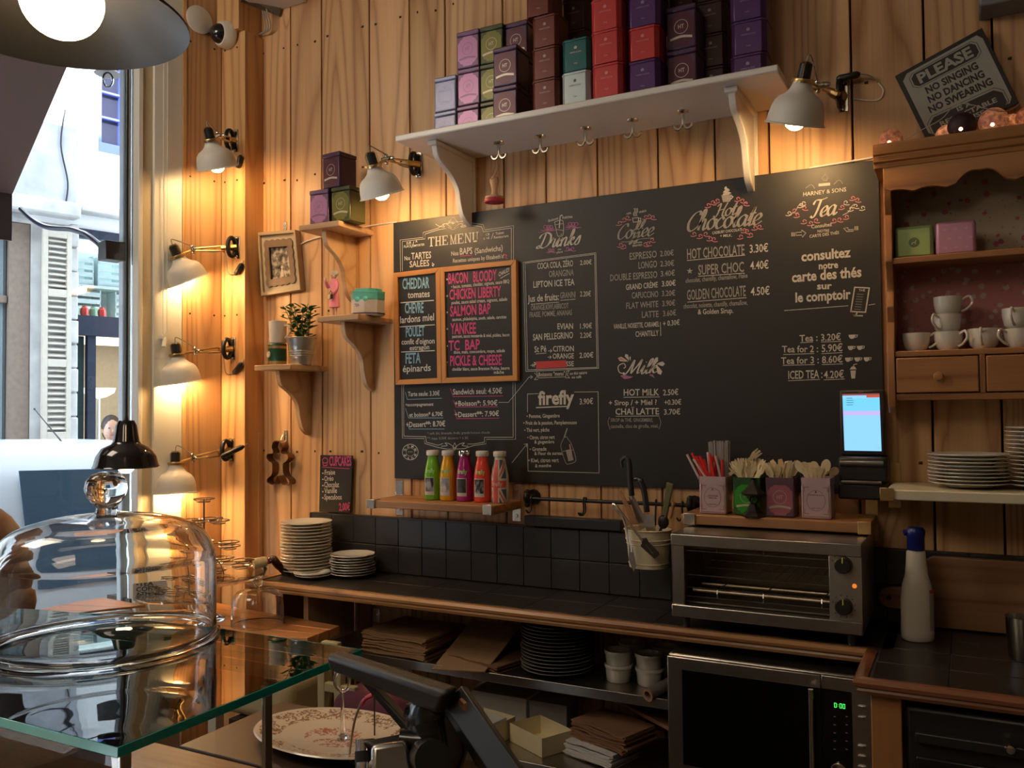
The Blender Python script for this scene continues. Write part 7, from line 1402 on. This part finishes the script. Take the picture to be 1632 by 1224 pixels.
b = MB(); b.slab([(-1.03, -.1, .645), (-.74, -.22, .600), (-.74, -.03, .60), (-1.03, -.02, .645)], .010); tag(b.build('brown_folder', M_kraft2, bevel=.001), 'flat brown cardboard sheet behind the dark paper bags', 'cardboard')
b = MB(); b.box(-2.185, -.2, -.30, -.28, 0, .08); tag(b.build('plinth', M_dark), 'dark plinth board at the foot of the counter', 'plinth')
# ================================================================== WINDOW-SIDE TABLE
zt = .80
t = thing('side_table', 'honey coloured slab table in the corner left of the worktop', 'table', (-2.1, -.4, 0)); pl_ = [(-2.47, -.235), (-1.83, -.312), (-1.826, -.475), (-2.52, -.68)]
for i in range(3):
    f0, f1 = i/3, (i+1)/3; A_ = V(pl_[0]).lerp(V(pl_[3]), f0); B2 = V(pl_[1]).lerp(V(pl_[2]), f0); C2 = V(pl_[1]).lerp(V(pl_[2]), f1-.01); D2 = V(pl_[0]).lerp(V(pl_[3]), f1-.01); b = MB(); b.slab([(p.x, p.y, zt) for p in (A_, B2, C2, D2)], .03 if False else -.03); 
    b.v = [V((p.x, p.y, min(p.z, zt) if p.z <= zt+1e-6 else 2*zt-p.z)) for p in b.v]; b.build('plank', M_slab, t, bevel=.002)
for x, y in ((-1.88, -.34), (-1.88, -.44), (-2.4, -.3)): b = MB(); b.box(x-.02, x+.02, y-.02, y+.02, 0, zt-.03); b.build('leg', M_cream, t, bevel=.003)
# cupcake tower
cx, cy = -2.3, -.45; c0 = hy(325, 918, -.45); cx = c0.x; zb = c0.z
t = thing('glass_cake_stand', 'clear glass footed cake stand under the wire cupcake tower', 'cake stand', (cx, cy, zt+.001)); T = Matrix.Translation((cx, cy, 0)); b = MB(); b.lathe([(0, zt+.001), (.07, zt+.001), (.07, zt+.006), (.018, zt+.03), (.012, zb-.04), (.03, zb-.008), (.2, zb-.004), (.206, zb+.012), (.2, zb+.010), (.195, zb+.004), (0, zb+.002)], 56, T); b.build('stand', M_glass, t)
M_wire = mat('tower_wire', (.13, .095, .065), .35, .4)
t = thing('cupcake_tower', 'four tier wire cupcake tower standing before the corner planks', 'cake stand', (cx, cy, zb+.004)); b = MB(); ztp = hy(325, 795, cy).z; b.cyl((cx, cy, zb+.02), (cx, cy, ztp), .003); 
for a in range(4): an = a*PI/2+.4; b.tube(crom([(cx, cy, zb+.05), (cx+.05*math.cos(an), cy+.05*math.sin(an), zb+.05), (cx+.07*math.cos(an), cy+.07*math.sin(an), zb+.006)], 4), .002, 6)
b.build('stem', M_wire, t)
for zp, R, n in ((795, 0, 1), (829, .055, 4), (869, .095, 6), (899, .135, 8)):
    z_ = hy(325, zp, cy).z; rr = .034
    for i in range(n):
        a = 2*PI*i/n+.3; px, py = cx+R*math.cos(a), cy+R*math.sin(a); b = MB(); b.tube([(px+rr*math.cos(k), py+rr*math.sin(k), z_) for k in [2*PI*j/18 for j in range(18)]], .0019, 5, closed=True); b.tube([(px+rr*.6*math.cos(k), py+rr*.6*math.sin(k), z_-.010) for k in [2*PI*j/14 for j in range(14)]], .0016, 5, closed=True)
        for k in range(3): an = 2*PI*k/3; b.tube([(px+rr*math.cos(an), py+rr*math.sin(an), z_), (px+rr*.6*math.cos(an), py+rr*.6*math.sin(an), z_-.010)], .0011, 4)
        if R: b.tube([(cx, cy, z_), (cx+(R-rr)*math.cos(a), cy+(R-rr)*math.sin(a), z_)], .0013, 5)
        b.build('cup_ring', M_wire, t)
# glass cloche on the table
q = hz(404, 998, zt); c1 = V((q.x, q.y+.02, zt+.001)); t = thing('small_cloche', 'small clear glass cloche with a ball knob on the honey coloured table', 'cloche', c1); T = Matrix.Translation(c1); hh = .118
b = MB(); b.lathe([(.083, 0), (.086, .002), (.085, hh*.5), (.080, hh*.8), (.066, hh*.93), (.04, hh*.99), (.0, hh), (0, hh-.003), (.04, hh*.97), (.063, hh*.9), (.077, hh*.78), (.0825, hh*.5), (.0830, .002), (.083, 0)], 48, T); b.build('bell', M_glass, t)
b = MB(); b.sph(c1+V((0, 0, hh+.02)), .016, 20, 14); b.cyl(c1+V((0, 0, hh-.001)), c1+V((0, 0, hh+.008)), .007); b.build('knob', M_glass, t)
# pepper mill like bottle lying behind plates
a = hy(404, 899, -.30); c = hy(432, 893, -.25); d = hy(447, 905, -.22); t = thing('lying_bottle', 'cream and red wrapped bottle neck lying left of the tall plate stack', 'bottle', (a.x, a.y, a.z)); Ln = (c-a).length
b = MB(); b.lathe([(0, 0), (.017, 0), (.019, .004), (.019, Ln*.6), (.016, Ln*.75), (0, Ln*.75)], 20, frame(a, c-a)); b.build('neck_wrap', mat('striped_wrap', (.55, .42, .24), .5, var=.3, scale=90), t)
b = MB(); b.lathe([(0, 0), (.011, 0), (.012, .02), (0, .02)], 16, frame(a.lerp(c, .7), c-a)); b.build('red_collar', mat('dark_red_wrap', (.3, .03, .03), .4), t)
b = MB(); b.tube(crom([a.lerp(c, .95), c+V((.01, 0, .004)), d, d+V((.02, .02, -.03))], 4), [.012]*4+[.015]*4+[.012]*5, 10); b.build('bottle_body', mat('dark_brown_glass', (.05, .015, .01), .2, var=0), t)
# ================================================================== FOREGROUND: GLASS CASE
PX0, PX1, PY0, PY1, PZ = -1.72, -.687, -2.04, -1.683, 1.2
t = thing('glass_display_case', 'glass topped display case with green edges in the left foreground', 'display case', (-1.2, -1.86, .98))
b = MB(); b.box(PX0, PX1-.001, PY0+.001, PY1-.001, PZ-.0095, PZ); 
b.f = [f for i, f in enumerate(b.f) if i in (4, 5)] ; b.build('glass_top', M_top, t, smooth=False, weld=False)
b = MB(); e = .0012
for q_ in ((PX0, PX1, PY0, PY0+e), (PX0, PX1, PY1-e, PY1), (PX1-e, PX1, PY0, PY1), (PX0, PX0+e, PY0, PY1)): b.box(*q_, PZ-.0095, PZ-.0003)
b.build('green_edge', M_gedge, t, bevel=.0004)
b = MB(); b.box(PX0, PX1, PY0+.004, PY0+.010, .985, PZ-.010); b.build('front_pane', M_pane, t, smooth=False) if False else None
for x, y in ((PX1-.006, PY0+.004), (PX1-.006, PY1-.17), (PX0, PY0+.004)): b = MB(); b.box(x, x+.005, y, y+.012, .985, PZ-.0098); b.build('metal_post', M_steelL, t, bevel=.001)
b = MB(); b.add([(PX1-.003, PY0+.016, .985), (PX1-.003, PY1-.17, .985), (PX1-.003, PY1-.17, PZ-.0098), (PX1-.003, PY0+.016, PZ-.0098)], [(0, 1, 2, 3)]); b.build('side_pane', M_pane, t, weld=False, smooth=False)
b = MB(); b.add([(PX0, PY0+.01, .985), (PX1-.01, PY0+.01, .985), (PX1-.01, PY0+.01, PZ-.0098), (PX0, PY0+.01, PZ-.0098)], [(0, 1, 2, 3)]); b.build('front_pane', M_pane, t, weld=False, smooth=False)
bt = thing('bar_counter', 'pale wooden bar top under the glass display case', 'bar', (-1.0, -1.9, .94)); b = MB(); b.box(-1.74, -.60, -2.35, -1.617, .955, .985); b.build('top_board', M_case, bt, bevel=.004); b = MB(); b.box(-1.72, -.62, -2.25, -1.65, 0, .955); b.build('bar_front', M_dark, bt)
# chocolate cake in the case
q = V((-1.0, -1.83, .986)); q = V((-1.12, -1.86, .986)); t = thing('chocolate_cake', 'dark chocolate cake on a white plate inside the display case', 'cake', q); T = Matrix.Translation(q)
b = MB(); b.lathe(plate_prof(.15, .012), 48, T); b.build('plate', M_porc, t); b = MB(); b.lathe([(0, .006), (.11, .006), (.118, .02), (.115, .06), (.10, .082), (.05, .09), (0, .088)], 40, T); b.build('cake', mat('chocolate_cake', (.08, .028, .012), .7, var=.4, scale=60, bmp=1), t)
# dome
dc = V((-1.022, -1.798, PZ+.0006)); R = .1395
t = thing('cake_dome', 'large clear glass cake dome with a ball knob on the glass case', 'cake dome', dc); T = Matrix.Translation(dc); g = .0035; H = .155
outp = [(R+.004, .0), (R+.005, .004), (R+.001, .008), (R, .02), (R, H*.62), (R*.985, H*.72), (R*.94, H*.83), (R*.86, H*.92), (R*.74, H*.985), (R*.5, H*1.045), (R*.25, H*1.075), (.016, H*1.09), (0, H*1.09)]
inp = [(0, H*1.09-g), (R*.25, H*1.075-g), (R*.5, H*1.045-g), (R*.73, H*.985-g), (R*.84, H*.92-g), (R*.92, H*.82-g*.8), (R*.985-g, H*.71), (R-g, H*.61), (R-g, .008), (R-g, 0), (R+.004, 0)]
def fine(pts, n=3): return [(p.x, max(0, p.z)) for p in crom([V((a, 0, z)) for a, z in pts], n)]
b = MB(); b.lathe(fine(outp[:])+inp, 96, T); b.build('bell', M_glass, t)
kz = H*1.09; b = MB(); b.lathe([(0, kz-.002), (.014, kz-.001), (.013, kz+.004), (.012, kz+.007), (.017, kz+.012), (.0245, kz+.022), (.0275, kz+.032), (.0255, kz+.043), (.018, kz+.051), (.008, kz+.0545), (0, kz+.055)], 48, T); b.build('knob', M_glass, t)
# sign and crate on the window ledge seen through the dome
t = thing('window_ledge', 'wooden ledge along the window behind the cake dome', 'ledge', SP(1.2, 0, .2)); b = MB(); b.box(.45, 2.8, .0, .34, .90, .93, MS); b.build('board', M_slab, t, bevel=.003); b = MB(); b.box(.6, .64, .05, .09, 0, .9, MS); b.box(2.5, 2.54, .05, .09, 0, .9, MS); b.box(1.5, 1.54, .05, .09, 0, .9, MS); b.build('leg', M_cabv, t)
def hs2(x, y, o): return hs(x, y, o)
q0, q1 = hs2(216, 890, .2), hs2(277, 915, .2)
s0_ = (q0-P0).dot(SD); s1_ = (q1-P0).dot(SD); sz0, sz1 = q1.z-.002, q0.z+.002
t = thing('card_sign', 'white paper sign reading TEA COFFEE and THINGS seen through the dome', 'sign', q1); b = MB(); b.box(min(s0_, s1_), max(s0_, s1_), .19, .2, .93, sz1, MS); b.build('card', mat('sign_card_daylight_tint', (.70, .78, .92), .7, var=.02), t)  # bluish tint puts cool daylight into the white card's colour
b = MB(); sm = max(s0_, s1_); wd = abs(s1_-s0_)
for i, s_ in enumerate(('•TEA', 'COFFEE', '&THINGS')):
    vs, fs = tfit(s_, .02); w_ = wd*(.5, .75, .85)[i]; hh = (sz1-.95)*.2; z_ = sz1-(.26, .55, .85)[i]*min(.09, sz1-.94); b.add([SP(sm-wd*.08-u*w_, z_+v*.018, .2012) for u, v in vs], fs)
b.build('lettering', M_sgb, t, weld=False)
b = MB()
for k in range(5): b.box(s1_-.25, s1_+.9, .02, .03, .935+k*.0, .94, MS)
def mbx(q_, m, nm, par, **k_): b = MB(); b.box(*q_, MS); return b.build(nm, m, par, **k_)
t = thing('wooden_crate', 'dark wooden crate on the ledge behind the glass dome', 'crate', SP(1.0, .93, .15)); a0, a1 = .95, 1.35
for k in range(3): mbx((a0, a1, .26, .27, .935+k*.035, .965+k*.035), M_cab, 'slat', t, bevel=.001)
for k in range(3): mbx((a0, a1, .06, .07, .935+k*.035, .965+k*.035), M_cab, 'slat', t, bevel=.001)
mbx((a0, a0+.01, .06, .27, .932, 1.04), M_cab, 'end_board', t); mbx((a1-.01, a1, .06, .27, .932, 1.04), M_cab, 'end_board', t); mbx((a0, a1, .06, .27, .931, .936), M_cab, 'bottom', t)
# person at the window, far left
hp = hd(-40, 905, 2.25); person((hp.x, hp.y, hp.z-1.24), math.radians(200), 'person with brown hair seated at the window behind the dome, head at the left edge', ('brown', (.16, .07, .035)), mat('dark_sweater', (.06, .05, .06), .8), h0=.45)
t = thing('bar_stool', 'low wooden stool under the seated person at the window', 'stool', (hp.x, hp.y, 0)); sz = max(.2, hp.z-1.24+.40); b = MB(); b.cyl((hp.x, hp.y, sz-.03), (hp.x, hp.y, sz), .16, seg=24); b.build('seat', M_slab, t)
for a in range(4): b = MB(); an = a*PI/2+.4; b.cyl((hp.x+.15*math.cos(an), hp.y+.15*math.sin(an), 0), (hp.x+.11*math.cos(an), hp.y+.11*math.sin(an), sz-.02), .015); b.build('leg', M_slab, t)
# ================================================================== PREP TABLE, PLATTER AND CREAM FURNITURE
t = thing('prep_table', 'dark low prep table carrying the flowered platter', 'table', (-1.25, -1.05, 0)); b = MB(); b.box(-1.52, -1.0, -1.24, -.92, .76, .785); b.build('table_top', mat('dark_table', (.05, .028, .018), .45, var=.2), t, bevel=.004)
for x in (-1.49, -1.03):
    for y in (-1.21, -.95): b = MB(); b.box(x-.02, x+.02, y-.02, y+.02, 0, .76); b.build('leg', M_dark, t)
pc = V((-1.225, -1.075, .786)); t = thing('flowered_platter', 'oval cream platter with brown and red flower pattern and a ring handle', 'platter', pc)
m, tt, pp = nt('flower_pattern'); oc = objc(tt); sx = tt.nodes.new('ShaderNodeSeparateXYZ'); tt.links.new(oc, sx.inputs[0])
rx = mth(tt, 'DIVIDE', sx.outputs[0], .20); ry = mth(tt, 'DIVIDE', sx.outputs[1], .135); rr = mth(tt, 'SQRT', mth(tt, 'ADD', mth(tt, 'MULTIPLY', rx, rx), mth(tt, 'MULTIPLY', ry, ry)))
band = mth(tt, 'MULTIPLY', mth(tt, 'GREATER_THAN', rr, .66), mth(tt, 'LESS_THAN', rr, .93)); cen = mth(tt, 'LESS_THAN', rr, .38); n1 = noise(tt, oc, 150, 3, .65); n0 = noise(tt, oc, 30, 1)
pt_ = mth(tt, 'MULTIPLY', mth(tt, 'GREATER_THAN', n1, .50), mth(tt, 'GREATER_THAN', n0, .44)); pt_ = mth(tt, 'MULTIPLY', pt_, mth(tt, 'MAXIMUM', band, cen)); cc = mixc(tt, cen, (.20, .075, .03), (.38, .07, .04)); col = mixc(tt, mth(tt, 'MULTIPLY', pt_, .85), (.66, .56, .44), cc)
tt.links.new(col, pp.inputs['Base Color']); pp.inputs['Roughness'].default_value = .15; pp.inputs['Coat Weight'].default_value = .4
b = MB(); b.lathe([(0, .004), (.55, .004), (.6, .008), (.7, .012), (.97, .020), (1, .022), (.98, .0245), (.7, .0155), (.62, .012), (0, .0075)], 72, None, .20, .135); o = b.build('plate', m, t, world=False)
hq = hy(545, 1085, pc.y); M_acr = M_glass; b = MB(); b.tube([(hq.x+.017*math.cos(a)*1.0, pc.y+.004*math.cos(a), hq.z+.022*math.sin(a)) for a in [2*PI*k/24 for k in range(24)]], .0035, 10, closed=True); b.build('ring_handle', M_glass, t)
b = MB(); b.tube([(hq.x, pc.y, hq.z-.022), (hq.x+.001, pc.y, hq.z-.05), (hq.x+.003, pc.y, pc.z+.010)], [.005, .0035, .006], 10); b.lathe([(0, 0), (.014, 0), (.008, .012), (0, .014)], 20, Matrix.Translation((hq.x+.003, pc.y, pc.z+.008))); b.build('stem', M_glass, t)
# wire stand with red tip
t = thing('wire_stand', 'bent beige wire stand with red taped end beside the ring handle', 'wire stand', (-1.15, -1.15, .786)); Yw = -1.15
pts = [hy(x, y, Yw) for x, y in ((588, 1112), (577, 1118), (565, 1150), (558, 1195), (558, 1212), (572, 1222))]; b = MB(); b.tube(crom(pts, 5), .0025, 8); b.build('bent_wire', mat('beige_wire', (.42, .33, .22), .4, .3), t)
b = MB(); b.tube([hy(595, 1108, Yw), hy(584, 1113, Yw), hy(577, 1124, Yw)], [.006, .005, .0035], 8); b.build('red_tip', mat('red_tape_tip', (.5, .02, .04), .4), t); b = MB(); b.tube([hy(597, 1112, Yw), hy(597, 1172, Yw)], .0016, 6); b.build('upright', M_nickel, t)
# cream enamel cabinet and cream chair
q = hy(430, 1135, -.55); t = thing('cream_appliance', 'cream enamelled rounded cabinet under the corner table', 'cabinet', (-1.75, -.5, .5)); a = hy(418, 1085, -.5); c = hy(504, 1140, -.5); 
b = MB(); b.box(a.x-.1, c.x, -.62, -.40, c.z, min(.762, c.z+.13)); b.build('casing', mat('old_cream_paint', (.42, .36, .2), .45, var=.06), t, bevel=.035, seg=5); b = MB(); b.box(a.x+.0, a.x+.03, -.64, -.5, 0, c.z); b.box(c.x-.05, c.x-.02, -.64, -.5, 0, c.z); b.build('legs', M_dark, t)
t = thing('cream_chair', 'cream painted wooden chair back seen beyond the display case', 'chair', (-1.6, -.6, 0)); Yc = -.62
for px in (511, 537):
    q = hy(px, 1100, Yc); b = MB(); b.box(q.x-.012, q.x+.012, Yc, Yc+.025, .0, .80); b.build('back_post', MC['old_cream_paint'], t, bevel=.003)
q0 = hy(511, 1095, Yc); q1 = hy(537, 1095, Yc); b = MB(); b.box(q0.x, q1.x+.06, Yc+.002, Yc+.022, q0.z-.012, q0.z+.014); b.box(q0.x, q1.x, Yc+.002, Yc+.022, q0.z+.1, q0.z+.13); b.build('back_rail', MC['old_cream_paint'], t, bevel=.003)
b = MB(); b.box(q0.x-.02, q1.x+.2, Yc, Yc+.3, .43, .45); b.build('seat', MC['old_cream_paint'], t, bevel=.004)
b = MB(); b.box(-1.60, -1.35, -.66, -.48, .45, .72); tag(b.build('plum_bag', mat('plum_cloth', (.09, .015, .04), .85, var=.3), bevel=.05, seg=4), 'dark plum cloth bag on the cream chair', 'bag')
# ================================================================== TILL SCREEN
def corner(pxs, ds): return [hd(x, y, d) for (x, y), d in zip(pxs, ds)]
t = thing('till_screen', 'black point of sale tablet on its stand seen from behind in the foreground', 'till', hd(700, 1150, .95))
b = MB(); c = corner([(543, 1033), (735, 1092), (722, 1128), (548, 1060)], [.98, .84, .86, .99]); b.slab(c, -.02); b.build('tablet_body', mat('till_black', (.022, .020, .018), .45, var=.1), t, bevel=.006, seg=3)
b = MB(); c = corner([(549, 1058), (556, 1052), (672, 1182), (664, 1192)], [.99, .985, .93, .94]); b.slab(c, .012); b.build('support_strip', M_black, t, bevel=.002)
b = MB(); c = corner([(706, 1122), (735, 1092), (845, 1250), (800, 1262)], [.86, .845, .78, .80]); b.slab(c, .008); b.build('front_panel', mat('till_black', (.02, .02, .02), .45), t, bevel=.0015)
b = MB(); c = corner([(698, 1120), (712, 1126), (822, 1262), (780, 1262)], [.90, .88, .84, .86]); b.slab(c, .010); b.build('rear_panel', mat('till_gloss', (.010, .010, .010), .2, var=0), t, bevel=.003)
b = MB(); b.tube([hd(736, 1118, .845), hd(741, 1124, .84), hd(752, 1140, .84)], .004, 8); b.build('copper_edge', mat('copper_edge', (.42, .2, .1), .3, .9), t)
b = MB(); m0 = hd(690, 1150, .93); b.sph(m0, .030, 16, 12, (1, .8, 1.1)); b.tube([hd(645, 1132, .93), hd(672, 1140, .93), hd(700, 1160, .92)], [.007, .010, .02], 10); b.tube([m0, hd(700, 1200, .93), hd(690, 1240, .93)], [.030, .028, .024], 14); b.tube([hd(636, 1178, .92), hd(690, 1182, .92)], [.010, .018], 10); b.cyl(hd(680, 1205, .90), hd(690, 1210, .87), .017, seg=20); b.build('swivel_mount', mat('mount_black', (.012, .012, .012), .22, var=0, coat=.4), t)
t = thing('card_reader', 'silver metal card clamp with a banded chrome tube below the till screen', 'clamp', hd(620, 1210, .92)); b = MB(); b.tube([hd(582, 1178, .94), hd(582, 1262, .94)], .0095, 20); b.build('chrome_tube', M_chrome, t)
b = MB(); b.tube([hd(582, 1196, .94), hd(582, 1214, .94)], .0102, 20); b.build('black_band', M_black, t)
b = MB(); c = corner([(592, 1188), (648, 1180), (668, 1262), (590, 1262)], [.92, .92, .92, .92]); b.slab(c, -.02); b.build('silver_block', M_steelL, t, bevel=.005, seg=3)
b = MB(); b.lathe([(0, 0), (.006, 0), (.006, .003), (.002, .004), (0, .003)], 16, frame(hd(597, 1220, .905), CAM-hd(597, 1220, .905))); b.build('screw', M_steel, t)
b = MB(); c = corner([(578, 1180), (640, 1168), (668, 1176), (600, 1192)], [.925, .925, .915, .915]); b.slab(c, .006); b.build('cover', M_black, t, bevel=.002)
